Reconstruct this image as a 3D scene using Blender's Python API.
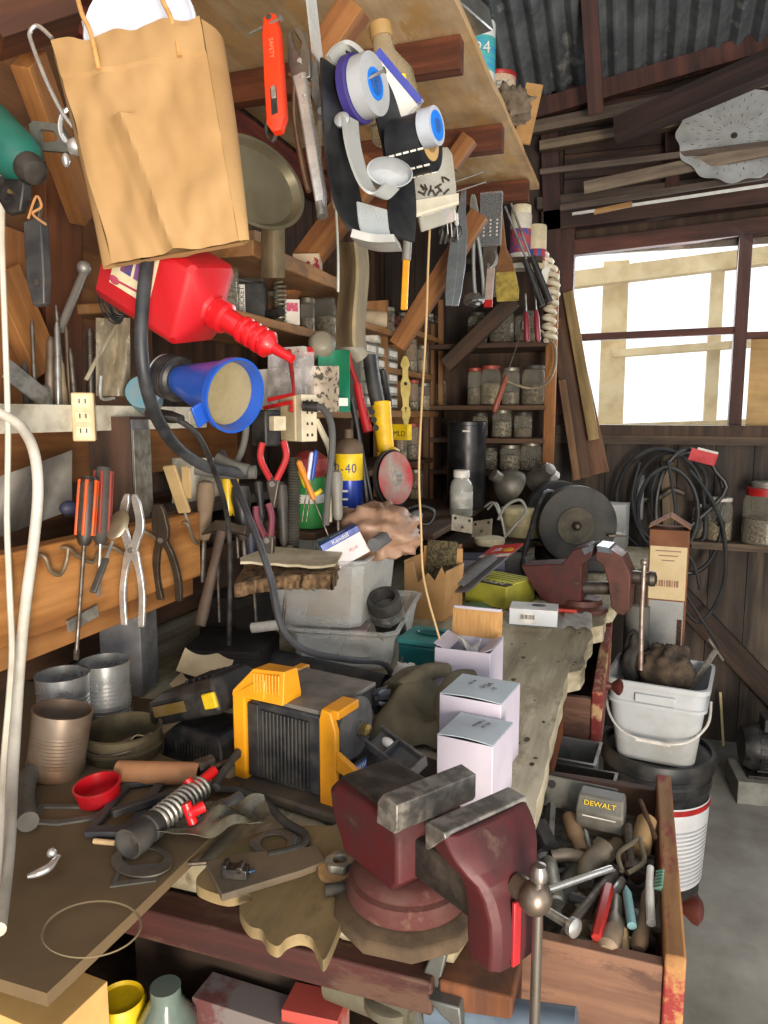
import bpy, bmesh, math, random
from mathutils import Vector as V, Matrix, Euler, noise
PI = math.pi; R = math.radians; random.seed(7); RND = random.Random(11)
for _o in list(bpy.data.objects): bpy.data.objects.remove(_o)
SC = bpy.context.scene; COL = SC.collection
# ---------------------------------------------------------------- camera, world, light, exposure
CAMP = V((0, 0, 1.46)); PITCH, YAW, FPX = 7.5, 18.9, 740.0
cd = bpy.data.cameras.new('camera'); cam = bpy.data.objects.new('camera', cd); COL.objects.link(cam)
cam.location = CAMP; cam.rotation_euler = (R(90 - PITCH), 0, R(YAW))
cd.sensor_fit = 'HORIZONTAL'; cd.sensor_width = 36; cd.lens = FPX / 768 * 36; cd.clip_start = .02
SC.camera = cam
w = bpy.data.worlds.new('sky'); SC.world = w; w.use_nodes = True
_bg = w.node_tree.nodes['Background']; _bg.inputs[0].default_value = (.93, .96, 1, 1); _bg.inputs[1].default_value = 1.6
def lamp(name, kind, loc, rot, power, col, size=1, sy=None):
    l = bpy.data.lights.new(name, kind); o = bpy.data.objects.new(name, l); COL.objects.link(o)
    o.location = loc; o.rotation_euler = rot; l.energy = power; l.color = col
    if kind == 'AREA':
        l.size = size
        if sy: l.shape = 'RECTANGLE'; l.size_y = sy
    if kind == 'SUN': l.angle = size
    return o
def aim(o, p): o.rotation_euler = (V(p) - o.location).to_track_quat('-Z', 'Y').to_euler()
# daylight from the open doorway behind the camera, and daylight entering by the window
_d = lamp('doorway_daylight', 'AREA', (1.15, -1.5, 1.0), (0, 0, 0), 165, (1, .88, .73), .7, 1.5); aim(_d, (-.75, 1.3, 1.6))
_e = lamp('window_daylight', 'AREA', (.25, 3.62, 1.85), (0, 0, 0), 26, (.9, .96, 1), 1.1, .8); aim(_e, (-.4, 1.2, 1.0))
SC.view_settings.view_transform = 'Standard'; SC.view_settings.look = 'None'
SC.view_settings.exposure = -.06; SC.view_settings.gamma = 1; SC.view_settings.use_curve_mapping = False
try:
    SC.cycles.max_bounces = 7; SC.cycles.transparent_max_bounces = 12; SC.cycles.use_denoising = True
    SC.cycles.caustics_reflective = False; SC.cycles.caustics_refractive = False
except Exception: pass
# ---------------------------------------------------------------- picture ray -> point of the place
_cm = Euler((R(90 - PITCH), 0, R(YAW))).to_matrix()
def P(px, py, X=None, Y=None, Z=None, t=None):
    d = _cm @ V(((px - 384) / FPX, (512 - py) / FPX, -1))
    if X is not None: t = (X - CAMP.x) / d.x
    elif Y is not None: t = (Y - CAMP.y) / d.y
    elif Z is not None: t = (Z - CAMP.z) / d.z
    return CAMP + d * t
# ---------------------------------------------------------------- materials
def lin(h):
    h = h.lstrip('#'); r = []
    for i in (0, 2, 4):
        c = int(h[i:i + 2], 16) / 255
        r.append(c / 12.92 if c <= .04045 else ((c + .055) / 1.055) ** 2.4)
    return (*r, 1)
_M = {}
def _new(name):
    m = bpy.data.materials.new(name); m.use_nodes = True
    return m, m.node_tree, m.node_tree.nodes['Principled BSDF']
def _noise(nt, scale, detail=5, stretch=(1, 1, 1), rough=.6):
    tc = nt.nodes.new('ShaderNodeTexCoord'); mp = nt.nodes.new('ShaderNodeMapping'); n = nt.nodes.new('ShaderNodeTexNoise')
    mp.inputs['Scale'].default_value = stretch
    nt.links.new(tc.outputs['Object'], mp.inputs[0]); nt.links.new(mp.outputs[0], n.inputs['Vector'])
    n.inputs['Scale'].default_value = scale; n.inputs['Detail'].default_value = detail; n.inputs['Roughness'].default_value = rough
    return n
def _ramp(nt, src, stops):
    r = nt.nodes.new('ShaderNodeValToRGB'); e = r.color_ramp.elements
    e[0].position, e[0].color = stops[0]; e[1].position, e[1].color = stops[-1]
    for p, c in stops[1:-1]: x = e.new(p); x.color = c
    nt.links.new(src, r.inputs[0]); return r
def _bump(nt, bs, src, s, dist=.004):
    b = nt.nodes.new('ShaderNodeBump'); b.inputs['Strength'].default_value = s; b.inputs['Distance'].default_value = dist
    nt.links.new(src, b.inputs['Height']); nt.links.new(b.outputs[0], bs.inputs['Normal'])
def _mixl(a, b, f): return tuple(a[i] * (1 - f) + b[i] * f for i in range(3)) + (1,)
def mat(col, r=.5, m=0, c2=None, ns=22, lo=.42, hi=.72, bump=.0, a=1, coat=0, st=(1, 1, 1), c3=None):
    """plain stuff with worn or dusty patches; a<1 lets light through"""
    k = (col, r, m, c2, ns, lo, hi, bump, a, coat, st, c3)
    if k in _M: return _M[k]
    mt, nt, bs = _new('m_' + col.strip('#'))
    A = lin(col); Bc = lin(c2) if c2 else _mixl(A, (.16, .135, .10, 1), .38)
    n = _noise(nt, ns, 6, st)
    stops = [(lo, A), (hi, Bc)] + ([(min(1, hi + .12), lin(c3))] if c3 else [])
    rp = _ramp(nt, n.outputs[0], stops); nt.links.new(rp.outputs[0], bs.inputs['Base Color'])
    rr = nt.nodes.new('ShaderNodeMapRange'); rr.inputs['From Min'].default_value = lo; rr.inputs['From Max'].default_value = hi
    rr.inputs['To Min'].default_value = r; rr.inputs['To Max'].default_value = min(1, r + .22)
    nt.links.new(n.outputs[0], rr.inputs[0]); nt.links.new(rr.outputs[0], bs.inputs['Roughness'])
    bs.inputs['Metallic'].default_value = m; bs.inputs['Coat Weight'].default_value = coat
    if bump: _bump(nt, bs, n.outputs[0], bump)
    if a < 1:
        t = nt.nodes.new('ShaderNodeBsdfTransparent'); mx = nt.nodes.new('ShaderNodeMixShader'); out = nt.nodes['Material Output']
        fr = nt.nodes.new('ShaderNodeLayerWeight'); fr.inputs['Blend'].default_value = .35
        mr = nt.nodes.new('ShaderNodeMapRange'); mr.inputs['To Min'].default_value = a; mr.inputs['To Max'].default_value = min(1, a + .5)
        nt.links.new(fr.outputs['Facing'], mr.inputs[0]); nt.links.new(mr.outputs[0], mx.inputs[0])
        nt.links.new(t.outputs[0], mx.inputs[1]); nt.links.new(bs.outputs[0], mx.inputs[2]); nt.links.new(mx.outputs[0], out.inputs[0])
    _M[k] = mt; return mt
def wood(col, c2, ax='z', sc=26, c3=None, r=.75, bump=.35, worn=None):
    """grain runs along the local axis ax; c3 = deep grain colour, worn = patches of old paint or bare wood"""
    k = ('w', col, c2, ax, sc, c3, r, bump, worn)
    if k in _M: return _M[k]
    mt, nt, bs = _new('m_wood'); st = [1, 1, 1]; st['xyz'.index(ax)] = .07
    n = _noise(nt, sc, 8, st, .65)
    rp = _ramp(nt, n.outputs[0], [(.3, lin(c3) if c3 else _mixl(lin(c2), (0, 0, 0, 1), .4)), (.45, lin(c2)), (.62, lin(col))])
    n2 = _noise(nt, 4.5, 5)
    r2 = _ramp(nt, n2.outputs[0], [(.35, (.42, .4, .38, 1)), (.62, (1, 1, 1, 1))])
    mx = nt.nodes.new('ShaderNodeMix'); mx.data_type = 'RGBA'; mx.blend_type = 'MULTIPLY'; mx.inputs[0].default_value = .55
    nt.links.new(rp.outputs[0], mx.inputs[6]); nt.links.new(r2.outputs[0], mx.inputs[7]); last = mx.outputs[2]
    if worn:
        n3 = _noise(nt, 14, 7, [1 if s == 1 else .35 for s in st], .7)
        f = _ramp(nt, n3.outputs[0], [(.5, (0, 0, 0, 1)), (.58, (1, 1, 1, 1))])
        m2 = nt.nodes.new('ShaderNodeMix'); m2.data_type = 'RGBA'
        nt.links.new(f.outputs[0], m2.inputs[0]); nt.links.new(last, m2.inputs[6]); m2.inputs[7].default_value = lin(worn); last = m2.outputs[2]
    nt.links.new(last, bs.inputs['Base Color']); bs.inputs['Roughness'].default_value = r
    _bump(nt, bs, n.outputs[0], bump, .003)
    _M[k] = mt; return mt
def glassy(tint='#dfe6e2', a=.16, r=.08): return mat(tint, r, 0, '#a9a594', 9, .45, .75, 0, a)
# frequently used stuff
STEEL = mat('#a4a4a0', .32, .7, '#5d564c', 30); CHROME = mat('#d2d2d0', .22, .65, '#8f8a82', 18)
OLDST = mat('#6d6862', .42, .8, '#4a3b2c', 34, .4, .66, .1); RUST = mat('#5d4330', .75, .35, '#2e221a', 40, .35, .65, .2)
GALV = mat('#a9a79d', .45, .7, '#6f6a5e', 45, .35, .7); BRASS = mat('#a8905a', .4, .85, '#6e5c34', 30)
BLACK = mat('#17171a', .42, 0, '#3a3733', 30); RUBBER = mat('#2a2928', .7, 0, '#4a4640', 26); DARK = mat('#1c1a18', .8)
RED = mat('#b01a1c', .4, 0, '#6a1513', 16); REDPL = mat('#d0161e', .3, 0, '#a91218', 12, coat=.3); YEL = mat('#e0a017', .42, 0, '#b98420', 18)
BRIGHTY = mat('#e8c512', .4, 0, '#b89a1d', 20); ORANGE = mat('#e23a14', .38, 0, '#a82b10', 24); WHITE = mat('#dcd9d2', .55, 0, '#aca596', 20)
CREAM = mat('#cfc5a8', .55, 0, '#a2967a', 20); BLUE = mat('#1f49a8', .35, 0, '#16316c', 14); GREENP = mat('#16614a', .45, 0, '#0f4033', 22)
PAPER = mat('#dedcd6', .8, 0, '#c3bdb0', 12); CARD = mat('#b48a57', .85, 0, '#96703f', 14); CLEAR = mat('#dfe3e2', .22, 0, '#b5b3a8', 14, .42, .75, 0, .24)
GLASS = glassy(); JAR = mat('#b9b7a6', .08, 0, '#8d8570', 12, .4, .7, 0, .13)
OW = wood('#a8713e', '#85562c'); DW = wood('#4e3828', '#372619'); GW = wood('#7b6a55', '#574735'); RW = wood('#7a3423', '#552015')
# ---------------------------------------------------------------- mesh builder
def smooth(pts, n=6, closed=False):
    pts = [V(p) for p in pts]
    if len(pts) < 3: return pts
    out = []; L = len(pts)
    for i in range(L if closed else L - 1):
        g = lambda j: pts[j % L] if closed else pts[max(0, min(L - 1, j))]
        a, b, c, d = g(i - 1), g(i), g(i + 1), g(i + 2)
        for k in range(n):
            t = k / n
            out.append(.5 * ((2 * b) + (c - a) * t + (2 * a - 5 * b + 4 * c - d) * t * t + (3 * b - a - 3 * c + d) * t ** 3))
    if not closed: out.append(pts[-1])
    return out
def frame(p0, z, y=None):
    z = V(z).normalized(); y = V(y) if y is not None else V((0, 1, 0))
    x = y.cross(z)
    if x.length < 1e-4: x = V((1, 0, 0)).cross(z)
    x.normalize(); y = z.cross(x)
    return Matrix(((x.x, y.x, z.x, p0[0]), (x.y, y.y, z.y, p0[1]), (x.z, y.z, z.z, p0[2]), (0, 0, 0, 1)))
class B:
    def __init__(s, x=None): s.bm = bmesh.new(); s.mi = 0; s.x = x or Matrix()
    def _v(s, p): return s.bm.verts.new(s.x @ V(p))
    def _f(s, vs):
        try: f = s.bm.faces.new(vs)
        except ValueError: return None
        f.material_index = s.mi; f.smooth = True; return f
    def box(s, c, d, rot=None, tap=1):
        m = Matrix.Translation(c) @ (Euler(rot).to_matrix().to_4x4() if rot else Matrix()); a, b, h = d[0] / 2, d[1] / 2, d[2] / 2
        q = [s._v(m @ V((i * a * (tap if k > 0 else 1), j * b * (tap if k > 0 else 1), k * h))) for k in (-1, 1) for i, j in ((-1, -1), (1, -1), (1, 1), (-1, 1))]
        for f in ((3, 2, 1, 0), (4, 5, 6, 7), (0, 1, 5, 4), (1, 2, 6, 5), (2, 3, 7, 6), (3, 0, 4, 7)): s._f([q[i] for i in f])
        return s
    def loft(s, rings, cap=True, closed=False):
        rs = [[s._v(p) for p in r] for r in rings]
        n = len(rs)
        for i in range(n if closed else n - 1):
            a, b = rs[i], rs[(i + 1) % n]; m = len(a)
            for j in range(m): s._f([a[j], a[(j + 1) % m], b[(j + 1) % m], b[j]])
        if cap and not closed: s._f(rs[0][::-1]); s._f(rs[-1])
        return s
    def ring(s, c, ax, r, n, ry=None):
        m = frame(c, ax, (0, 1, 0) if abs(V(ax).normalized().y) < .9 else (1, 0, 0))
        return [m @ V((r * math.cos(2 * PI * k / n), (ry or r) * math.sin(2 * PI * k / n), 0)) for k in range(n)]
    def cyl(s, a, b, r, r2=None, n=16, cap=True):
        a, b = V(a), V(b); ax = b - a
        return s.loft([s.ring(a, ax, r, n), s.ring(b, ax, r if r2 is None else r2, n)], cap)
    def tube(s, pts, r, n=8, k=5, closed=False, flat=1):
        ps = smooth(pts, k, closed) if k else [V(p) for p in pts]
        L = len(ps); rings = []; up = None
        for i, p in enumerate(ps):
            t = (ps[(i + 1) % L] - ps[i - 1]) if closed else ps[min(L - 1, i + 1)] - ps[max(0, i - 1)]
            if t.length < 1e-7: t = V((0, 0, 1))
            t.normalize()
            if up is None: up = V((0, 0, 1)) if abs(t.z) < .9 else V((1, 0, 0))
            u = t.cross(up)
            if u.length < 1e-4: u = t.cross(V((.3, .9, .2)))
            u.normalize(); up = u.cross(t)
            rr = r if not callable(r) else r(i / max(1, L - 1))
            rings.append([p + u * rr * math.cos(2 * PI * j / n) + up * rr * flat * math.sin(2 * PI * j / n) for j in range(n)])
        return s.loft(rings, not closed, closed)
    def lathe(s, prof, n=24, o=(0, 0, 0), cap=(True, True), sx=1, sy=1):
        rings = [[(o[0] + r * sx * math.cos(2 * PI * k / n), o[1] + r * sy * math.sin(2 * PI * k / n), o[2] + z) for k in range(n)] for r, z in prof]
        rs = [[s._v(p) for p in q] for q in rings]
        for i in range(len(rs) - 1):
            for j in range(n): s._f([rs[i][j], rs[i][(j + 1) % n], rs[i + 1][(j + 1) % n], rs[i + 1][j]])
        if cap[0]: s._f(rs[0][::-1])
        if cap[1]: s._f(rs[-1])
        return s
    def prism(s, poly, y0, y1, ax='y'):
        """outline in local xz pushed along y (ax='z': outline in xy pushed along z)"""
        g = (lambda p, h: (p[0], h, p[1])) if ax == 'y' else (lambda p, h: (p[0], p[1], h))
        a = [s._v(g(p, y0)) for p in poly]; b = [s._v(g(p, y1)) for p in poly]; n = len(poly)
        for i in range(n): s._f([a[i], a[(i + 1) % n], b[(i + 1) % n], b[i]])
        s._f(a[::-1]); s._f(b); return s
    def plate(s, outer, inner, y0, y1, ax='y'):
        """a flat ring: outer and inner outline with the same number of points"""
        g = (lambda p, h: (p[0], h, p[1])) if ax == 'y' else (lambda p, h: (p[0], p[1], h)); n = len(outer)
        q = [[s._v(g(p, h)) for p in o] for o in (outer, inner) for h in (y0, y1)]; oa, ob, ia, ib = q
        for i in range(n):
            j = (i + 1) % n
            s._f([oa[i], oa[j], ob[j], ob[i]]); s._f([ia[j], ia[i], ib[i], ib[j]]); s._f([ob[i], ob[j], ib[j], ib[i]]); s._f([oa[j], oa[i], ia[i], ia[j]])
        return s
    def ell(s, c, r, n=14, m=8, jit=0, seed=0):
        if not isinstance(r, (tuple, list)): r = (r, r, r)
        rings = []
        for i in range(m + 1):
            t = PI * (.02 + .96 * i / m); ring = []
            for k in range(n):
                d = V((math.sin(t) * math.cos(2 * PI * k / n), math.sin(t) * math.sin(2 * PI * k / n), -math.cos(t)))
                q = 1 + (jit * noise.noise(d * 2.2 + V((seed * 7.1, seed, 0))) if jit else 0)
                ring.append((c[0] + r[0] * d.x * q, c[1] + r[1] * d.y * q, c[2] + r[2] * d.z * q))
            rings.append(ring)
        return s.loft(rings)
    def grid(s, f, nu, nv, th=0):
        g = [[s._v(f(i / nu, j / nv)) for j in range(nv + 1)] for i in range(nu + 1)]
        fs = [s._f([g[i][j], g[i + 1][j], g[i + 1][j + 1], g[i][j + 1]]) for i in range(nu) for j in range(nv)]
        if th:
            s.bm.normal_update(); bmesh.ops.solidify(s.bm, geom=[x for x in fs if x], thickness=th)
        return s
    def mesh(s, name, ms, ang=.62):
        bmesh.ops.recalc_face_normals(s.bm, faces=s.bm.faces)
        me = bpy.data.meshes.new(name); s.bm.to_mesh(me); s.bm.free()
        for m in (ms if isinstance(ms, (list, tuple)) else [ms]): me.materials.append(m)
        try: me.set_sharp_from_angle(angle=ang)
        except Exception: pass
        return me
    def part(s, name, ms, parent, bev=0, label=None, ang=.62):
        o = bpy.data.objects.new(name, s.mesh(name, ms, ang)); COL.objects.link(o); o.parent = parent
        if bev: bevel(o, bev)
        if label: o['label'] = label
        return o
    def thing(s, name, label, cat, ms, mw=None, group=None, bev=0, ang=.62):
        o = bpy.data.objects.new(name, s.mesh(name, ms, ang)); COL.objects.link(o)
        if mw is not None: o.matrix_world = mw if isinstance(mw, Matrix) else Matrix.Translation(mw)
        o['label'] = label; o['category'] = cat
        if group: o['group'] = group
        if bev: bevel(o, bev)
        return o
    def struct(s, name, ms, mw=None, parent=None, bev=0):
        o = bpy.data.objects.new(name, s.mesh(name, ms)); COL.objects.link(o); o.parent = parent
        if mw is not None: o.matrix_world = mw
        if parent is None: o['kind'] = 'structure'
        if bev: bevel(o, bev)
        return o
def bevel(o, wd):
    b = o.modifiers.new('edge', 'BEVEL'); b.width = wd; b.segments = 2; b.limit_method = 'ANGLE'; b.angle_limit = R(40)
def T(name, label, cat, mw, group=None):
    o = bpy.data.objects.new(name, None); COL.objects.link(o); o.empty_display_size = .02
    o.matrix_world = mw if isinstance(mw, Matrix) else Matrix.Translation(mw)
    o['label'] = label; o['category'] = cat
    if group: o['group'] = group
    return o
def cp(root, mw, label=None, group=None):
    def rec(o, p):
        c = o.copy(); COL.objects.link(c)
        if p is not None: c.parent = p
        for ch in o.children: rec(ch, c)
        return c
    r = rec(root, None); r.matrix_world = mw if isinstance(mw, Matrix) else Matrix.Translation(mw)
    if label: r['label'] = label
    if group: r['group'] = group
    return r
def at(loc, rz=0, rx=0, ry=0, s=1):
    return Matrix.Translation(loc) @ Euler((R(rx), R(ry), R(rz))).to_matrix().to_4x4() @ Matrix.Scale(s, 4)
def words(txt, size, mw, m, parent, sx=1, name='lettering', depth=.0003):
    cu = bpy.data.curves.new(name, 'FONT'); cu.body = txt; cu.size = size; cu.align_x = 'CENTER'; cu.align_y = 'CENTER'; cu.extrude = depth
    cu.resolution_u = 2; t = bpy.data.objects.new(name, cu); COL.objects.link(t); me = bpy.data.meshes.new_from_object(t)
    bpy.data.objects.remove(t); me.materials.clear(); me.materials.append(m)
    o = bpy.data.objects.new(name, me); COL.objects.link(o); o.parent = parent
    o.matrix_local = mw @ Matrix.Diagonal((sx, 1, 1, 1)); return o
FRONT = Matrix.Rotation(PI / 2, 4, 'X')      # lettering that reads on the local -y side, upright along z
def board(name, p0, p1, wd, th, m, y=None, label=None, cat='board', group=None, kind=None, parent=None, bev=.0015, jag=0):
    """a plank from p0 to p1: wd across, th thick towards y"""
    p0, p1 = V(p0), V(p1); L = (p1 - p0).length; mw = frame(p0, p1 - p0, y); b = B()
    n = max(1, int(L / .12)); rings = []
    for i in range(n + 1):
        z = L * i / n; q = lambda k: jag * noise.noise(V((i * .9, k, p0.x * 9)))
        rings.append([(-wd / 2 + q(1), -th / 2 + q(2), z), (wd / 2 + q(3), -th / 2 + q(4), z), (wd / 2 + q(5), th / 2 + q(6), z), (-wd / 2 + q(7), th / 2 + q(8), z)])
    b.loft(rings)
    if kind == 'structure': return b.struct(name, m, mw, None, bev)
    if parent:
        o = b.part(name, m, parent, bev); o.matrix_local = parent.matrix_world.inverted() @ mw; return o
    return b.thing(name, label, cat, m, mw, group, bev)
def hang(p1, p0, y=(0, 1, 0)):
    """frame of a thing that hangs from p1 down to p0: origin below, z up along it; returns frame and length"""
    p0, p1 = V(p0), V(p1); return frame(p0, p1 - p0, y), (p1 - p0).length
def OUT(mw, pts):
    """outline points, in the local xz of a frame, of things seen in its local y=0 plane"""
    o = mw.translation; n = mw.to_3x3() @ V((0, 1, 0)); inv = mw.inverted(); r = []
    for x, y in pts:
        d = _cm @ V(((x - 384) / FPX, (512 - y) / FPX, -1)); q = inv @ (CAMP + d * ((o - CAMP).dot(n) / d.dot(n))); r.append((q.x, q.z))
    return r
def FLAT(pts, Z, o=None): return [(p.x - (o.x if o else 0), p.y - (o.y if o else 0)) for p in (P(x, y, Z=Z) for x, y in pts)]
def circ(r, n=24, c=(0, 0), a0=0): return [(c[0] + r * math.cos(2 * PI * k / n + a0), c[1] + r * math.sin(2 * PI * k / n + a0)) for k in range(n)]
EY = V((-.324, .946, 0))     # direction away from the camera along its axis
bpy.context.view_layer.update()
# ================================================================ SETTING
WX, FY = -1.2, 3.5
B().box((.6, .9, -.02), (3.9, 5.6, .04)).struct('floor', mat('#a3a199', .85, 0, '#77736a', 3.2, .35, .68, .25, c3='#b3b0a7'))
# left wall of upright boards
for i in range(22):
    y0 = -.9 + i * .2
    B().box((WX - .02 - .004 * (i % 2), y0 + .1, 1.5), (.024, .196, 3.0)).struct('wall_left' if i == 0 else 'wall_left.%03d' % i, wood('#5d4130' if i % 3 else '#6b4a33', '#3a281c', 'z', 22))
# far wall: boards under the sill and above the window
WZ0, WZ1 = P(660, 428, Y=FY).z, P(600, 247, Y=FY).z
XL = P(570, 340, Y=FY).x; XM = P(740, 330, Y=FY).x; XR = XM + .68
for i in range(20):
    x0 = WX + i * .152; k = wood(['#57493d', '#483b31', '#5f5244'][i % 3], '#322922', 'z', 18, '#1d1814')
    B().box((x0 + .075, FY + .012 + .003 * (i % 2), WZ0 / 2 - .03), (.149, .022, WZ0 - .06)).struct('wall_far.%03d' % i, k)
    if x0 + .15 < XL: B().box((x0 + .075, FY + .03, (WZ0 + 3) / 2 - .03), (.149, .022, 3 - WZ0)).struct('wall_far.%03d' % (i + 30), wood('#43342b', '#2b211b', 'z', 18))
B().box(((XL + WX) / 2 + .27, FY + .012, (WZ0 + WZ1) / 2 - .03), (XL - WX - .54, .03, WZ1 - WZ0)).struct('wall_far.060', DW)
for i in range(9):
    z0 = WZ1 + .2 + i * .105
    B().box(((XL - .05 + 2.0) / 2, FY + .03, z0 + .05), (2.0 - XL + .05, .022, .102)).struct('wall_far.%03d' % (i + 70), wood('#54382c' if i % 2 else '#463027', '#2e1f19', 'x', 20))
B().box(((XR + 2) / 2 + .03, FY + .03, WZ1 / 2 + .1), (2 - XR, .03, WZ1 + .4)).struct('wall_far.090', DW)
B().box((2.52, 2.6, 1.5), (.04, 1.9, 3.0)).struct('wall_right', GW)
B().box((.3, FY + .01, WZ0 - .045), (2.6, .09, .05)).struct('trim_1', wood('#6f5d4c', '#4b3d31', 'x', 22))
B().box((.3, FY + .06, WZ0 / 2), (4.2, .02, WZ0)).struct('wall_far.091', DW); B().box((-.95, FY + .06, 1.5), (1.1, .02, 3)).struct('wall_far.092', DW)
B().box((1.2, FY + .06, 2.62), (3.4, .02, .9)).struct('wall_far.093', DW); B().box((WX - .045, 1.3, 1.5), (.02, 4.6, 3.0)).struct('wall_left.090', DW)
B().box((-.25, FY + .056, WZ1 + .16), (1.0, .016, .26)).struct('wall_far.094', DW)
# window with a mullion, a cross bar and dusty panes
def bar(x0, z0, x1, z1, w_, name, m, d=.05, y=FY, parent=None):
    b = B(); a, c = V((x0, 0, z0)), V((x1, 0, z1)); dr = (c - a).normalized(); nx = V((-dr.z, 0, dr.x)) * (w_ / 2)
    b.prism([((p).x, (p).z) for p in (a - nx, c - nx, c + nx, a + nx)], y - d / 2, y + d / 2)
    return b.struct(name, m, None, parent, .002)
RDK = wood('#5b3327', '#3d2019', 'x', 20); RDV = wood('#54302a', '#37201a', 'z', 20)
win = B().box(((XL + XR) / 2, FY + .035, (WZ0 + WZ1) / 2), (XR - XL, .004, WZ1 - WZ0)).struct('window_1', mat('#fff9ea', .25, 0, '#cdb994', 10, .5, .8, 0, .06))
zc = P(660, 334, Y=FY).z
bar(XL, zc - .005, XM, zc + .005, .03, 'glazing_bar', RDK, .035, FY, win)
bar(XM + .02, zc - .02, XR, zc - .02, .03, 'glazing_bar', RDK, .035, FY, win)
bar(XM, WZ0 - .02, XM, WZ1 + .04, .05, 'mullion', RDV, .06, FY, win)
bar(XL - .02, WZ0 - .03, XL - .02, WZ1 + .1, .06, 'window_frame', RDV, .08, FY, win)
bar(XR + .02, WZ0 - .03, XR + .02, WZ1 + .1, .06, 'window_frame', RDV, .08, FY, win)
bar(XL - .08, WZ0 - .008, XR + .06, WZ0 - .012, .045, 'window_sill', DW, .13, FY - .02, win)
B().box(((XM + XR) / 2 + .02, FY + .0, (zc + WZ0) / 2 - .02), (XR - XM - .05, .012, zc - WZ0 - .03)).part('board_pane', wood('#c9a873', '#b08d58', 'x', 9, '#96744a'), win)
hx = P(545, 240, Y=FY - .04)
for k, (pa, pb, h, y) in enumerate((((565, 250), (768, 226), .065, .0), ((556, 222), (768, 195), .085, -.01), ((552, 205), (768, 180), .05, .005))):
    a, c = P(*pa, Y=FY + y), P(*pb, Y=FY + y); a, c = a + (a - c) * .07, c + (c - a) * .9
    bar(a.x, a.z, c.x, c.z, h, 'trim_%d' % (k + 2), [RDK, wood('#4f332a', '#35211b', 'x', 20), wood('#5f4f44', '#42362e', 'x', 22)][k], .05 + .02 * k, FY + y - .01)
for k, (pa, pb, wd) in enumerate((((550, 128), (558, 415), .075), ((672, 130), (672, 190), .055))):
    a, c = P(*pa, Y=FY - .03), P(*pb, Y=FY - .03); board('trim_%d' % (k + 6), c, a, wd, .05, RDV, kind='structure')
# board roof timbers and corrugated roof rising towards the camera
B().grid(lambda u, v: (-1.35 + 4.0 * u, FY + .12 - 4.6 * v, 2.84 + 1.5 * v + .02 * math.sin(u * 4.0 / .076 * 2 * PI)), 420, 1, .0012).struct('ceiling', mat('#7d8286', .55, .3, '#565b60', 7, .38, .62, c3='#a9a9a6'))
a, c = P(596, 112, Y=3.3), P(586, -60, Y=3.0); board('trim_8', a, c, .06, .07, RDV, kind='structure')
for k, (pa, pb, wd, yy, m) in enumerate((((530, 112), (790, 36), .075, 3.42, RDK), ((525, 130), (790, 78), .05, 3.40, wood('#6a5a4c', '#4a3e34')), ((540, 147), (660, 126), .04, 3.41, GW))):
    a, c = P(*pa, Y=yy), P(*pb, Y=yy); board('trim_%d' % (k + 10), a, a + (c - a) * 1.3, wd, .045, m, kind='structure')
a, c = P(616, 132, Y=3.18), P(800, 52, Y=3.0); board('trim_14', a, c, .10, .05, wood('#3c2721', '#26170f'), y=(0, -1, .3), kind='structure')
# the yard outside: a pale post-and-rail fence of a neighbouring shelter
ext = mat('#d8c493', .8, 0, '#b89c68', 8)
for k, (pa, pb, wd) in enumerate((((607, 270), (610, 432), .17), ((708, 262), (709, 428), .08))):
    a, c = P(*pa, Y=5.6), P(*pb, Y=5.6); board('trim_%d' % (k + 20), V((c.x, 5.6, 0)), V((c.x, 5.6, a.z + .05)), wd, .1, ext, kind='structure')
for k, (pa, pb, wd) in enumerate((((560, 282), (800, 252), .11), ((612, 354), (800, 340), .05), ((600, 428), (800, 421), .05))):
    a, c = P(*pa, Y=5.5), P(*pb, Y=5.5); board('trim_%d' % (k + 24), a, c, wd, .1, ext, kind='structure')
B().box((0, 10, -.05), (30, 12.8, .1)).struct('floor.001', mat('#a89f8e', .9))
# ---------------------------------------------------------------- overhead plywood shelf on brackets
ply = wood('#e0c8a2', '#cda878', 'y', 9, '#a98354', worn='#c79f68')
sh = T('overhead_shelf', 'wide plywood shelf overhead, carried on diagonal wooden braces along the side wall', 'shelf', (WX, .3, 2.40))
b = B(); ol = [(0, 0), (0, 3.0)]
for i in range(24): y = 3.0 - i * 3.0 / 23; ol.append((.76 + .012 * noise.noise(V((y * 5, 1, 0))), y))
b.prism(ol, 0, .022, 'z'); b.part('plywood_panel', ply, sh)
def rel(p): return V(p) - sh.location
def brace(name, a, c, wd, th, m, y=(0, 1, 0)):
    o = board(name, a, c, wd, th, m, y, parent=sh); return o
LB = wood('#b06a2f', '#8d4a1d')
LB = wood('#a06c3c', '#7d4c24')
for pa, pb, Y, m, w_ in (((302, 88), (356, 6), 1.32, LB, .05), ((268, 312), (378, 165), 1.9, LB, .07), ((398, 346), (480, 214), 2.5, LB, .06), ((450, 166), (470, 138), 2.45, LB, .05), ((446, 366), (514, 300), 3.1, DW, .06)):
    brace('brace', P(*pa, Y=Y), P(*pb, Y=Y), w_, .045, m)
for Y in (1.32, 1.9, 2.5, 3.1): brace('arm', (WX + .002, Y + .047, 2.355), (-.46, Y + .047, 2.355), .08, .045, wood('#7d4628', '#5d2f18'))
brace('ledger', (WX + .03, .3, 2.3), (WX + .03, 3.2, 2.3), .045, .09, RW, (0, 0, 1))
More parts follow.
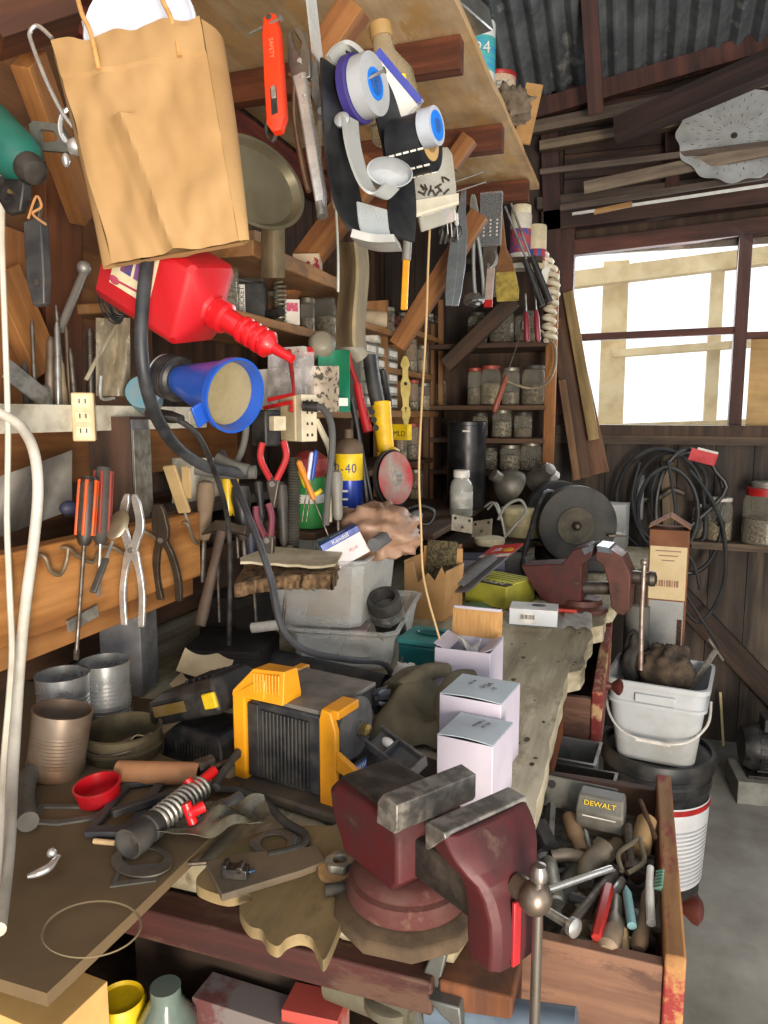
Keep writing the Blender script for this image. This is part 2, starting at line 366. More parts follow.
# ================================================================ WORKBENCH
BZ = .90
bw = wood('#c9bfa4', '#a0957b', 'y', 16, '#62583f', .85, .7, '#93886c')
wb = T('workbench', 'long heavy workbench with chewed grey plank top along the side wall', 'workbench', (0, 0, 0))
def edge(y):
    e = -.115 + .03 * math.sin(y * 3.1) * .3 + .012 * noise.noise(V((y * 14, 0, 2)))
    if y > 1.62: e += .025 + .02 * (y > 2)
    return e
ol = [(WX + .005, .74), (WX + .005, 3.3)]; ol += [(.10, 3.3), (.08, 2.9), (-.0, 2.78), (-.03, 2.4), (-.05, 2.22)]
for i in range(46): y = 2.2 - i * (2.2 - .98) / 45; ol.append((edge(y), y))
ol += [(-.14, .9), (-.17, .735), (-.30, .73), (-.36, .75)]
b = B(); b.prism(ol, BZ - .045, BZ, 'z'); b.part('bench_top', bw, wb)
b = B()
for i in range(70):
    y = 1.0 + RND.random() ** 1.3 * 1.9; x = edge(y) - .02 - RND.random() ** 1.6 * .30; r = .0025 + .004 * RND.random(); b.lathe([(r, 0), (r * .6, .0004)], 7, (x, y, BZ - .0001), (False, True), 1, 1 + 1.6 * RND.random())
b.part('pit_shade_discs', mat('#4a4030', .95), wb)['kind'] = 'stuff'  # worn pits as flat discs, the shade inside them put into the colour
RWB = wood('#5d2a1f', '#431b14', 'x', 18, '#2a110c', worn='#4f3629'); RWZ = wood('#7d4a26', '#5b331a', 'z', 18)
b = B(); b.box((-.53, .722, .834), (.69, .045, .04)); b.part('front_apron', RWB, wb, .003)
b = B(); b.box((-.14, .745, .427), (.08, .075, .854)); b.part('leg', RWZ, wb, .003)
b = B(); b.box((-.36, 1.5, .427), (.09, .09, .854)); b.part('leg', RWZ, wb, .003)
b = B(); b.box((-.16, 2.45, .42), (.09, .09, .83)); b.part('leg', RWZ, wb, .003)
b = B(); b.box((-.78, .76, .40), (.09, .07, .72)); b.part('leg', RWZ, wb, .003)
for y, d, h in ((1.49, .28, .11), (2.6, .55, .09)): B().box((-.155, y, .855 - h / 2), (.045, d, h)).part('side_rail', wood('#9a5328', '#763a1a', 'y', 18), wb, .002)
b = B(); b.box((-.70, 1.91, .60), (.98, 2.50, .02)); b.part('lower_shelf', DW, wb)
# chewed plywood piece lying on the bench end
b = B(); pts = [(205, 868), (243, 838), (300, 826), (352, 832), (360, 880), (345, 912), (326, 958), (318, 950), (312, 938), (300, 934), (287, 938), (278, 946), (268, 941), (262, 930), (250, 926), (242, 915), (240, 905), (252, 900), (247, 893), (228, 896), (206, 890), (196, 882)]
ol = [P(x, y, Z=.914) for x, y in pts]; b.prism([(p.x, p.y) for p in smooth([(p.x, p.y, 0) for p in ol], 4, True)], .9008, .914, 'z')
b.thing('plywood_offcut', 'scallop-edged plywood scrap overhanging the front beam beside the vise', 'board', wood('#93805a', '#7d6a45', 'y', 8, '#5f4f30', worn='#6d5e42'))
# dusty plywood table top nearest the camera
tb = T('side_table', 'dirt-covered plywood table top butted against the workbench under the tin cans', 'table', (0, 0, 0))
b = B(); ol = [P(x, y, Z=.945) for x, y in ((64, 1003), (130, 938), (196, 870), (246, 836), (170, 800), (60, 772))]
b.prism([(WX + .005, .485)] + [(-.50, .49)] + [(-.497, .6), (-.495, .8), (-.53, .9), (-.78, .96), (-.83, 1.13), (WX + .005, 1.13)], .911, .925, 'z')
b.part('table_top', mat('#6b583d', .95, 0, '#51412b', 5, .35, .7, .35, c3='#87744f'), tb)
for x, y in ((-.79, .6), (-1.12, .53)): B().box((x, y, .4555), (.06, .06, .911)).part('leg', RWZ, tb, .002)
B().box((-.95, .85, .906), (.36, .12, .0095)).part('batten', DW, tb); B().box((-.9, .6, .70), (.56, .2, .016)).part('under_shelf', DW, tb)
# ---- drawers of the bench
def drawer(x0, x1, y0, y1, z1, h, label, knob, paint, tilt=0):
    d = T('drawer', label, 'drawer', (x0, y0, z1 - h)); W, D = x1 - x0, y1 - y0; sd = wood('#7d5a45', '#5b3e2e', 'x', 16, '#3b281c', worn='#4d3226')
    B().box((W / 2, .009, h / 2), (W, .018, h)).part('side_panel', sd, d, .002)
    B().box((W / 2, D - .009, h / 2), (W, .018, h)).part('side_panel', sd, d, .002)
    B().box((W / 2, D / 2, .006), (W, D - .036, .012)).part('bottom_panel', sd, d)
    B().box((.008, D / 2, h / 2), (.016, D - .036, h)).part('back_panel', sd, d)
    b = B(); b.box((W + .012, D / 2, h / 2 + .006), (.024, D + .012, h + .03)); b.part('front_panel', paint, d, .003)
    for ky in knob:
        b = B(at((W + .024, ky * D, h * .5), 0, 0, 90)); b.lathe([(.012, 0), (.008, .012), (.02, .026), (.022, .033), (.012, .04), (.002, .042)], 16); b.part('knob', mat('#4d1f18', .45, 0, '#35140f', 18), d)
    return d
fpaint = wood('#b98d58', '#94683a', 'y', 14, '#6d4a28', worn='#7e2320'); rpaint = wood('#8c2a22', '#6a1d18', 'y', 14, '#4a120f', worn='#a78a63')
dr1 = drawer(-.55, .055, .865, 1.32, .81, .15, 'big open wooden drawer full of jumbled hand tools', (.52,), fpaint)
dr2 = drawer(-.55, -.075, 1.66, 2.28, .825, .115, 'narrow red-fronted drawer pulled slightly open below the red bench vise', (.42,), rpaint)
# ================================================================ BIG RED VISE AT THE BENCH CORNER
VRED = mat('#481014', .55, .0, '#330d0f', 16, .4, .6, .1, c3='#5f4a40'); VBR = mat('#553730', .65, .1, '#4d2420', 14, .4, .6, .15, c3='#6d5a48'); VDK = mat('#35322f', .5, .6, '#5a5047', 30, .4, .65, .12); JAWM = mat('#66635f', .35, .55, '#8d8880', 60, .42, .62)
vm = frame((-.226, .742, .9012), (0, 0, 1), (.556, .83, 0)) @ Matrix.Scale(.9, 4)
v = T('bench_vise', 'big worn red bench vise bolted on the bench corner in front of the white boxes', 'vise', vm)
b = B(); b.lathe([(.094, 0), (.097, .008), (.095, .018), (.082, .026), (.074, .028)], 10); b.part('base_flange', mat('#5b4a36', .85, .2, '#3e3226', 20, bump=.25), v, .002)
b = B(); b.lathe([(.076, .028), (.078, .034), (.074, .05), (.068, .053), (.07, .056), (.066, .062), (.055, .068)], 36); b.part('swivel', VBR, v)
b = B()
prof = [(-.07, .066), (.035, .066), (.046, .08), (.046, .135), (.04, .15), (-.0, .154), (-.088, .152), (-.102, .138), (-.096, .105), (-.078, .085)]
for y, k in ((-.05, .92), (-.044, 1), (.044, 1), (.05, .92)): pass
b.loft([[(x * k, y, .066 + (z - .066) * k2) for x, z in prof] for y, k, k2 in ((-.052, .93, .97), (-.045, 1, 1), (.045, 1, 1), (.052, .93, .97))])
b.part('fixed_body', VRED, v, .003)
b = B(); b.loft([[(x, y, .151 + h * .008) for x, y in q] for h, q in ((0, [(-.09, -.04), (.0, -.046), (.02, -.046), (.02, .046), (-.09, .04)]), (1, [(-.084, -.036), (.0, -.042), (.02, -.042), (.02, .042), (-.084, .036)]))]); b.part('anvil_top', VDK, v, .001)
b = B(); b.loft([[(x, y, z) for x, z in ((.018, .148), (.052, .15), (.056, .156), (.056, .186), (.03, .189), (.02, .176))] for y in (-.062, -.058, .058, .062)]); b.part('fixed_jaw', JAWM, v, .0015)
b = B(); b.cyl((.0305, .0625, .170), (.0305, .0645, .17), .008, n=16); b.part('jaw_screw', OLDST, v)
b = B(); b.box((.066, 0, .104), (.152, .052, .048)); b.part('slide_beam', VDK, v, .003)
b = B(); b.cyl((.04, .0, .14), (.10, 0, .14), .009, n=14)
for i in range(12): b.cyl((.045 + i * .0055, 0, .14), (.0485 + i * .0055, 0, .14), .0115, n=14)
b.part('screw', OLDST, v)
b = B()   # moving jaw: S-shaped casting, wide at the jaw, narrow below
DJ = .030
rows = [(.188, .08, .112, .06), (.176, .08, .122, .06), (.165, .086, .131, .058), (.153, .098, .139, .052), (.142, .108, .146, .044), (.128, .114, .153, .04), (.105, .116, .16, .038), (.075, .117, .162, .038), (.05, .118, .158, .036)]
b.loft([[(x0, -w, z), (x0 + .006, -w - .002, z), (x1 - .008, -w - .002, z), (x1, -w * .82, z), (x1 + .002, 0, z), (x1, w * .82, z), (x1 - .008, w + .002, z), (x0 + .006, w + .002, z), (x0, w, z)] for z, x0, x1, w in [(q[0], q[1] + DJ, q[2] + DJ, q[3]) for q in rows]])
b.part('moving_jaw_body', VRED, v, .002)
b = B(); b.loft([[(x + DJ, y, z) for x, z in ((.076, .16), (.08, .16), (.108, .186), (.106, .1915), (.079, .1915), (.076, .188))] for y in (-.0625, -.059, .059, .0625)]); b.part('jaw_face', JAWM, v, .0012)
b = B(); b.box((.1625 + DJ, -.012, .09), (.004, .011, .072)); b.box((.1625 + DJ, .02, .09), (.004, .011, .072)); b.part('front_rib', mat('#a3262b', .4, 0, '#7d1a1d', 20), v, .001)
b = B(); b.ell((.176 + DJ, 0, .132), (.017, .018, .018), 18, 10); b.cyl((.15 + DJ, 0, .132), (.172 + DJ, 0, .132), .0135, n=18); b.part('spindle_hub', mat('#7d7064', .35, .8, '#54483c', 30), v)
b = B(); b.cyl((.18 + DJ, 0, -.085), (.18 + DJ, 0, .155), .0055, n=12); b.lathe([(.0055, 0), (.0095, .003), (.01, .012), (.007, .018), (.002, .02)], 14, (.18 + DJ, 0, .152)); b.part('handle_bar', mat('#8d8680', .3, .9, '#6a5f54', 30), v)
# ================================================================ TIN CANS
tin = mat('#c4c7c9', .25, .75, '#98948a', 16); rustin = mat('#97897a', .35, .6, '#6b4d36', 9, .42, .68)
def can(name, label, mw, m, r=.042, h=.112, ribs=True):
    t = T(name, label, 'can', mw, None); b = B(); pr = [(r * .97, 0), (r, .003), (r, .012)]
    n = 9 if r < .05 else 9
    for i in range(n * 4 + 1):
        z = .02 + (h - .05) * i / (n * 4); pr.append((r - .0004 - .0019 * (1 - math.cos(i * PI / 2)) , z))
    pr += [(r, h - .022), (r, h - .003), (r + .0018, h - .002), (r + .0018, h), (r - .0012, h), (r - .0015, .004)]
    b.lathe(pr, 40); b.part('can_body', m, t); return t
p = P(62, 731, Z=.925)
ca = can('tin_can', 'tall ribbed tin can with a shiny rim between two other cans', at(P(66, 738, Z=.925), 0), tin)
cb = can('tin_can', 'ribbed tin can nearest the metal-clad post holding a wood chip', at(P(108, 722, Z=.925)), tin)
cc = can('tin_can', 'rust-stained empty tin can tipped forward in front of the other cans', at(P(55, 772, Z=.927), 20, -3, 9), rustin, .042, .098)
b = B(); b.box((0, 0, .004), (.03, .02, .005)); b.thing('wood_chip', 'pale wood chip lying inside the tin can by the post', 'wood chip', GW, at(P(108, 722, Z=.925) + V((.0, .0, .085)), 20, 20))
# wide low tin
p = P(124, 752, Z=.925); wt = T('round_tin', 'wide shallow round tin with a wire bail beside the rusty can', 'tin', p)
b = B(); b.lathe([(.058, 0), (.06, .003), (.06, .012), (.0625, .014), (.0625, .018), (.06, .02), (.06, .04), (.062, .042), (.06, .043), (.0575, .041), (.0575, .004)], 44); b.part('tin_body', mat('#4a4234', .5, .4, '#6e6247', 14), wt)
b = B(); b.tube([(.06 * math.cos(a), .06 * math.sin(a) - .005, .036 - .012 * math.sin(-a)) for a in [R(x) for x in range(-170, -5, 18)]], .0012, 6); b.part('bail', OLDST, wt)
b = B(); b.grid(lambda u, v_: (-.03 + .07 * u, -.03 + .05 * v_ * (1 - .3 * u), .006 + .035 * u + .004 * math.sin(6 * v_)), 8, 6, .0015); b.thing('cardboard_scrap', 'grey torn cardboard scrap lying in the shallow round tin', 'cardboard', mat('#6e6049', .9), at(p + V((.018, .004, .004)), -20))
# ================================================================ YELLOW GRINDER-LIKE BENCH MACHINE
DY = mat('#dc951a', .42, 0, '#c07c14', 12); DKG = mat('#26282d', .45, 0, '#45443f', 26)
mm = frame(P(252, 787, Z=.9012), (0, 0, 1), (.2, 1, 0)) @ Matrix.Scale(1.08, 4)
ms = T('bench_sander', 'yellow and black bench sander with ribbed housing and dusty grey top behind the tangled hoses', 'power tool', mm)
b = B(); b.box((.068, .065, .010), (.18, .19, .014)); b.part('base_plate', mat('#3a3733', .7, .3, '#5a5042', 18), ms, .004)
for x, y in ((-.01, -.02), (.145, -.02), (-.01, .15), (.145, .15)): B().lathe([(.008, 0), (.008, .004)], 12, (x, y, -.0005)).part('foot', RUBBER, ms)
b = B(); b.box((.062, .062, .074), (.118, .13, .112)); b.part('motor_housing', DKG, ms, .004)
b = B()
for i in range(13): b.box((.027 + i * .0062, -.0045, .072), (.0036, .006, .096))
b.box((.01, -.004, .074), (.018, .006, .104)); b.part('cooling_ribs', mat('#1d1e20', .5, 0, '#3d3b36', 26), ms, .0008)
b = B(); b.box((.065, .062, .1335), (.125, .128, .006)); b.part('table_plate', mat('#7e7b74', .6, .3, '#56524b', 14, .35, .65), ms, .0015)
b = B(); b.prism([(-.022, .0), (.0, .0), (.0, .135), (.035, .1345), (.038, .165), (.03, .168), (-.022, .138)], -.012, .03); b.box((-.011, .07, .07), (.018, .15, .13)); b.part('side_guard', DY, ms, .003)
b = B(); b.loft([[(-.022, -.012, .134), (.066, -.012, .136), (.066, .03, .136), (-.022, .03, .134)], [(-.02, -.012, .142), (.066, -.01, .142), (.066, .03, .142), (-.02, .03, .142)], [(.016, -.01, .178), (.066, -.007, .181), (.066, .022, .179), (.018, .022, .177)]])
for i in range(9): b.box((.018 + i * .0052, -.0105, .159 + i * .0004), (.0022, .004, .028))
b.part('hood', DY, ms, .002)
b = B(); b.prism([(.124, .004), (.15, .004), (.15, .118), (.142, .142), (.128, .145), (.124, .13)], -.012, -.002)
b.box((.137, .02, .137), (.026, .05, .012)); b.prism([(.15, .066), (.195, .052), (.198, .06), (.196, .066), (.15, .092)], -.012, -.004); b.box((.137, .06, .008), (.026, .14, .008)); b.part('end_guard', DY, ms, .002)
b = B(at((.126, .05, .1), 0, 0, 90)); b.lathe([(.04, 0), (.042, .004), (.042, .016), (.034, .02), (.01, .021), (.01, .026)], 32); b.part('grinding_wheel', mat('#4b4a4a', .8, 0, '#6a6560', 40), ms)
b = B(at((.152, .05, .1), 0, 0, 90)); b.lathe([(.009, 0), (.009, .008), (.004, .012)], 6); b.part('wheel_nut', BRASS, ms)
b = B(); b.box((.1515, .04, .034), (.002, .09, .05)); b.part('label_plate', mat('#15161a', .4), ms)
b = B(); b.box((.1527, .03, .05), (.001, .055, .012)); b.part('label_band', mat('#2a6bc4', .4), ms)
words('KERSHAW', .011, at((.1536, .03, .05), 90) @ FRONT, WHITE, ms)
b = B()
for i in range(5): b.box((.1527, .035, .04 - i * .0055), (.001, .066, .0016))
b.part('label_print', mat('#b8b6b0', .6), ms)
# ================================================================ CHARGER AND BATTERY
p = P(200, 762, Z=.9); ch = T('battery_charger', 'black slotted tool battery charger standing beside the yellow machine', 'charger', at(p + V((0, .03, .001)), -8))
b = B(); b.loft([[(-.062, -.045, 0), (.062, -.045, 0), (.062, .05, 0), (-.062, .05, 0)], [(-.06, -.042, .038), (.06, -.042, .038), (.06, .05, .046), (-.06, .05, .046)], [(-.045, -.03, .054), (.045, -.03, .054), (.045, .045, .056), (-.045, .045, .056)]]); b.part('charger_body', BLACK, ch, .004)
b = B()
for i in range(12): b.box((-.03 + i * .0062, -.0445, .024), (.003, .004, .02))
b.part('vent_slots', DARK, ch)
bt = T('tool_battery', 'black cordless tool battery pack with yellow latch sitting tilted on the charger', 'battery', at(p + V((-.003, .03, .074)), -12, 0, -20, 1.25))
b = B(); b.loft([[(-.062, -.036, .0), (.062, -.036, .0), (.062, .04, .0), (-.062, .04, .0)], [(-.066, -.04, .008), (.066, -.04, .008), (.066, .044, .008), (-.066, .044, .008)], [(-.064, -.038, .032), (.064, -.038, .034), (.064, .042, .034), (-.064, .042, .032)], [(-.04, -.026, .042), (.058, -.03, .046), (.058, .034, .046), (-.04, .03, .042)]]); b.part('battery_case', BLACK, bt, .004)
b = B(); b.box((.056, -.0405, .02), (.022, .006, .02)); b.part('latch', BRIGHTY, bt, .002)
b = B(); b.box((-.02, -.0415, .02), (.06, .002, .014)); b.part('label_strip', mat('#5d4a20', .5), bt)
for i in range(5): B().box((.0 + i * .012, .005, .0455), (.005, .05, .005)).part('rib', BLACK, bt, .001)
# ================================================================ WHITE BOXES
BOXW = mat('#bcb6c4', .6, 0, '#aca7b4', 9); BOXT = mat('#b9c6ce', .5, 0, '#a9b6be', 9)
def carton(label, p, w_, d_, h, rz, txt, open_=False):
    t = T('white_carton', label, 'box', at(p, rz)); th = .0012; b = B()
    for c, s in (((0, -d_ / 2, h / 2), (w_, th, h)), ((0, d_ / 2, h / 2), (w_, th, h)), ((-w_ / 2, 0, h / 2), (th, d_, h)), ((w_ / 2, 0, h / 2), (th, d_, h)), ((0, 0, th), (w_, d_, th))): b.box(c, s)
    b.part('carton_body', BOXW, t, .0006)
    if not open_:
        b = B(); b.grid(lambda u, v_: (-w_ / 2 + w_ * u, -d_ / 2 + d_ * v_, h + .0015 + .003 * math.sin(u * PI) * (1 - v_)), 10, 8, .001); b.part('lid_flap', BOXT, t)
        for s, z, x, rot in txt: words(s, z, at((x[0], x[1], h + .0045), rot), mat('#55565c', .6), t)
    return t
c1 = carton('smallest white carton, closed, right behind the big red vise jaws', P(469, 806, Z=.9) + V((.0, .04, 0)), .084, .09, .1, -9, [('MODEL 2', .007, (.0, .012), 75), ('AC 12V', .007, (.012, .01), 75)])
c2 = carton('closed white carton with scribbled lid in the middle of the three', P(468, 785, Z=.9) + V((.0, .085, 0)), .1, .1, .122, -8, [('NO 38', .007, (-.018, .012), 80), ('VGA', .014, (.008, .008), 72), ('x2', .01, (.022, .0), 72)])
c3 = carton('open white carton with brown inner flap standing up, last of the row', P(458, 726, Z=.9) + V((.0, .09, 0)), .105, .105, .13, -3, [], True)
b = B(); b.box((0, .053, .154), (.1, .0014, .056), (-.08, 0, 0)); b.part('inner_flap', mat('#b08753', .85, 0, '#9c7444', 30, st=(8, 8, .5)), c3)
b = B(); b.loft([[(-.044, .05, .18), (.044, .05, .18), (.047, .054, .18), (-.047, .054, .18)], [(-.047, .047, .186), (.047, .047, .186), (.05, .055, .186), (-.05, .055, .186)]]); b.part('flap_edge', BOXW, c3, .001)
for s in (-1, 1): B().box((s * .042, -.004, .131), (.03, .09, .0012), (0, s * -.42, 0)).part('side_flap', BOXW, c3)
b = B(); b.grid(lambda u, v_: (-.02 + .035 * u, -.03 + .06 * v_, .118 + .03 * math.sin(3 * u + 1) * math.cos(2.2 * v_) + .006 * noise.noise(V((u * 5, v_ * 5, 3)))), 12, 12, .0008); b.thing('plastic_bag', 'crinkled clear plastic bag sticking out of the open white carton', 'bag', CLEAR, c3.matrix_world)
# ================================================================ SMALL CLUTTER ON THE DIRTY TABLE
Z0 = .9255; FELT = mat('#6a6963', .6, .3, '#4b4740', 24)
def flat(name, label, cat, outer, inner, z, th, m, group=None, bev=0):
    o = P(*outer[0], Z=z); a = FLAT(outer, z, o); b = B()
    if inner: b.plate(a, FLAT(inner, z, o), 0, th, 'z')
    else: b.prism(a, 0, th, 'z')
    return b.thing(name, label, cat, m, Matrix.Translation(o), group, bev)
def lerp(pts, c, k): return [(c[0] + (x - c[0]) * k, c[1] + (y - c[1]) * k) for x, y in pts]
g1 = [(112, 872), (140, 868), (163, 872), (172, 856), (160, 882), (136, 887), (109, 890)]
flat('square_gasket', 'thin grey square gasket frame lying flat under the coil-over end', 'gasket', [(118, 868), (164, 864), (156, 882), (110, 888)], [(122, 870), (156, 868), (150, 879), (117, 883)], Z0, .002, FELT)
ar = [(118 + 28 * math.cos(a) + 12, 860 + 13 * math.sin(a)) for a in [R(x) for x in range(0, 360, 15)]]
flat('round_gasket', 'round metal gasket ring with bolt holes beside the coil-over', 'gasket', [(142 + 31 * math.cos(R(x)), 862 + 16 * math.sin(R(x))) for x in range(0, 360, 15)], [(143 + 21 * math.cos(R(x)), 859 + 10 * math.sin(R(x))) for x in range(0, 360, 15)], Z0 + .0025, .002, mat('#77756e', .45, .7, '#5a554c'))
flat('wire_gasket', 'bent thin grey gasket strip around the red cup', 'gasket', [(24, 824), (40, 806), (90, 806), (104, 798), (124, 798), (96, 820), (58, 826)], [(34, 821), (44, 809), (91, 809), (106, 801), (116, 801), (93, 817), (58, 822)], Z0, .003, FELT)
fr = flat('trim_frame', 'black rectangular trim frame lying on the dirt beside the cardboard tube', 'frame', [(84, 838), (126, 784), (170, 778), (134, 838)], [(97, 831), (130, 789), (157, 785), (126, 830)], Z0 + .003, .008, mat('#34353a', .5, 0, '#55524b', 24), None, .001)
b = B(); b.box((0, 0, .006), (.012, .095, .01)); b.thing('black_bar', 'short black channel bar lying across the trim frame', 'bar', mat('#2d2e32', .5, .2), at(P(148, 806, Z=0.937), -34), None, .001)
p = P(100, 800, Z=Z0 + .003); cu = B(); cu.lathe([(.026, 0), (.028, .002), (.031, .022), (.0325, .023), (.0325, .0255), (.0295, .0255), (.0265, .004)], 36); cu.thing('red_plastic_cup', 'bright red shallow plastic cup lying open side up on the dirt', 'cap', mat('#b81420', .3, 0, '#8c0f17', 20), at(p, 0, 6, -4))
p0, p1 = P(22, 772, Z=0.942), P(36, 824, Z=0.942); b = B(); b.tube([P(40, 768, Z=0.943), P(28, 778, Z=0.943), P(24, 800, Z=0.943), P(28, 822, Z=0.943)], .0135, 14); b.thing('grey_hose_elbow', 'short grey rubber hose elbow lying at the foot of the tipped can', 'hose', mat('#5f5c55', .75, 0, '#48443d', 14))
a, c = P(118, 772, Z=0.943), P(200, 774, Z=0.945); b = B(); b.cyl(a, c, .0165, n=26, cap=False); b.cyl(a + (c - a) * .001, c - (c - a) * .001, .0145, n=26, cap=False)
n_ = 26; b.cyl(a + (c - a) * .04, a + (c - a) * .06, .0145, n=20); b.thing('cardboard_tube', 'brown cardboard tube lying in front of the black charger', 'tube', mat('#b07f58', .8, 0, '#8e6443', 10))
p = P(84, 852, Z=Z0); b = B(); b.cyl(P(94, 841, Z=0.929), P(115, 843, Z=0.929), .0035, n=12); b.thing('cork_plug', 'tiny tan stub lying on the dirt in front of the trim frame', 'plug', mat('#cfb184', .8))
# coil-over (spring with hose end)
a, c = P(140, 835, Z=0.946), P(206, 783, Z=0.948); cm_ = frame(a, c - a, (0, 0, 1)); Lc = (c - a).length
co = T('coil_spring', 'grey spring-covered hose with black cup end lying on the dirt', 'spring', cm_)
b = B(); pts = []
for i in range(0, 11 * 14 + 1): t = i / 14; pts.append((.0155 * math.cos(2 * PI * t), .0155 * math.sin(2 * PI * t), .03 + (Lc - .04) * i / (11 * 14)))
b.tube(pts, .0028, 8, 0); b.part('coil', mat('#a5a49c', .4, .6, '#77746a', 30), co)
b = B(); b.cyl((0, 0, .01), (0, 0, Lc), .0115, n=18); b.part('core_tube', mat('#3e3d3b', .6), co)
b = B(); b.lathe([(.006, -.012), (.017, -.022), (.0195, -.022), (.02, -.004), (.017, .012), (.0185, .014), (.0185, .026), (.014, .034)], 28); b.part('cup_end', RUBBER, co)
for i, (pa, pb, lb) in enumerate((((190, 790), (214, 771), 'red clamp handle at the far end of the spring'), ((188, 814), (204, 806), 'red short clamp handle beside the spring'))):
    a, c = P(*pa, Z=0.955), P(*pb, Z=0.960); hm = frame(a, c - a); L = (c - a).length
    t = T('red_tee_fitting', lb, 'fitting', hm); b = B(); b.lathe([(.0085, 0), (.0095, .003), (.007, L * .4), (.0075, L)], 18); b.cyl((-.014, 0, L * .1), (.014, 0, L * .1), .0065, n=16); b.part('red_grip', REDPL, t)
    b = B(); b.lathe([(.0065, 0), (.0065, -.001)], 16); b.part('bore', DARK, t)
b = B(); b.cyl(P(196, 822, Z=0.937), P(225, 806, Z=0.937), .011, n=18); b.cyl(P(222, 808, Z=0.937), P(240, 797, Z=0.937), .0085, n=18); b.thing('grey_coupler', 'grey plastic pipe coupler lying beside the red fittings', 'coupler', mat('#56585c', .45, .3, '#77746c', 26))
b = B(); b.cyl(P(196, 768, Z=0.952), P(212, 762, Z=0.952), .012, n=8); b.tube([P(210, 768, Z=0.955), P(232, 760, Z=0.955), P(250, 745, Z=0.955)], .0045, 8); b.thing('hose_nut', 'dark brass hose nut at the end of the cardboard tube', 'nut', OLDST)
# dark plastic bag
po = [(145, 838), (190, 826), (212, 800), (240, 797), (262, 820), (236, 846), (206, 853), (176, 846)]
o = P(205, 830, Z=0.928); b = B(at((0, 0, 0), 24)); b.grid(lambda u, v_: ((-.085 + .17 * u) * (1 - .25 * abs(v_ - .5)), -.035 + .075 * v_ * (1 - .2 * u), .006 + .014 * (1 + noise.noise(V((u * 4, v_ * 4, 5)))) * (.4 + u) + .006 * math.sin(9 * u + 5 * v_)), 26, 16, .0006)
b.thing('dark_plastic_bag', 'crumpled smoky plastic bag lying against the spring and couplers', 'bag', mat('#4b4a40', .25, 0, '#77725f', 14, .45, .7, 0, .72), Matrix.Translation(o), None)
# oval black hose loop and flange gasket, red painted scrap with a clip
b = B(); b.tube([P(x, y, Z=z) for x, y, z in ((238, 752, .96), (216, 786, .95), (236, 790, .93), (262, 800, .925), (285, 822, .921), (304, 834, .921), (303, 846, .921), (286, 852, .921), (268, 856, .921))], .0058, 10); b.thing('rubber_hose', 'black rubber hose curling round in front of the yellow machine', 'hose', RUBBER)
flat('flange_gasket', 'steel flange gasket with a round hole inside the hose loop', 'gasket', [(278 + 25 * math.cos(R(x)) * (1.15 if x % 180 < 30 else 1), 846 + 15 * math.sin(R(x))) for x in range(0, 360, 15)], [(274 + 14 * math.cos(R(x)), 844 + 9 * math.sin(R(x))) for x in range(0, 360, 15)], .9165, .002, mat('#8b8c8a', .4, .7, '#66635b', 26))
b = B(); b.tube([P(296, 838, Z=0.924), P(294, 852, Z=0.922), P(284, 862, Z=0.919), P(262, 868, Z=0.918), P(250, 872, Z=.929)], .0012, 6); b.thing('blue_wire', 'thin blue wire curving beside the flange gasket', 'wire', mat('#3d6f95', .5))
rs = flat('painted_scrap', 'flat board scrap with worn red paint lying beside the vise', 'board', [(206, 868), (240, 860), (318, 852), (326, 868), (300, 878), (222, 902)], None, .9145, .009, mat('#6d5f4c', .7, 0, '#4f463a', 5, .42, .6, .1, c3='#7a3a34'), None, .001)
p = P(236, 876, Z=0.924); cl = T('black_clip', 'small black plastic clip lying on the painted scrap', 'clip', at(p, 12)); b = B(); b.box((0, 0, .006), (.03, .016, .012)); b.box((-.012, 0, .014), (.006, .016, .006)); b.cyl((.006, -.008, .0115), (.006, .008, .0115), .0045, n=12); b.part('clip_body', mat('#141416', .3), cl, .001)
b = B(); b.cyl(P(188, 864, Z=0.920), P(243, 860, Z=0.920), .0028, n=8); b.thing('iron_rod', 'thin dark iron rod lying behind the painted scrap', 'rod', OLDST)
# small lever in the dirt
b = B(); b.tube([P(28, 876, Z=0.939), P(40, 872, Z=0.941), P(50, 866, Z=0.942), P(58, 856, Z=0.944)], lambda t: .0035 + .003 * math.sin(PI * min(1, t * 1.1)), 10, flat=.7); b.ell(P(52, 853, Z=0.946), (.006, .006, .006), 12, 8); b.thing('chrome_lever', 'small scuffed chrome lever lying alone on the dirt', 'lever', CHROME)
ri = B(); ri.lathe([(.05, 0), (.052, .001), (.053, 0)], 40, cap=(False, False), sx=1, sy=.8); ri.thing('ring_mark', 'faint round ring of caked dirt pressed into the table top', 'ring', mat('#75664c', .95), Matrix.Translation(P(92, 928, Z=0.933)))
# brass hose fittings by the vise
for i, (x, y, z, lb) in enumerate(((340, 866, .9145, 'galvanised toothed pipe nut on the tan washer by the vise'),)):
    t = T('toothed_nut', lb, 'nut', at(P(x, y, Z=z + .010), 0, 0, 0, .75)); b = B(); n = 24; b.plate([(.021 * (1 + .14 * (k % 4 < 2)) * math.cos(2 * PI * k / n), .021 * (1 + .14 * (k % 4 < 2)) * math.sin(2 * PI * k / n)) for k in range(n)], circ(.012, n), 0, .012, 'z'); b.part('nut_ring', GALV, t, .001)
t = T('tan_washer', 'round tan leather washer under the toothed nut by the vise', 'washer', at(P(338, 873, Z=.9145), 0, 0, 0, .8)); b = B(); b.lathe([(.03, 0), (.031, .004), (.03, .009), (.013, .011)], 28); b.part('washer_disc', mat('#b08c5c', .7), t)
b = B(); b.cyl(P(325, 890, Z=0.922), P(350, 888, Z=0.922), .007, n=12); b.thing('dark_peg', 'dark round peg lying in front of the tan washer', 'peg', DARK)
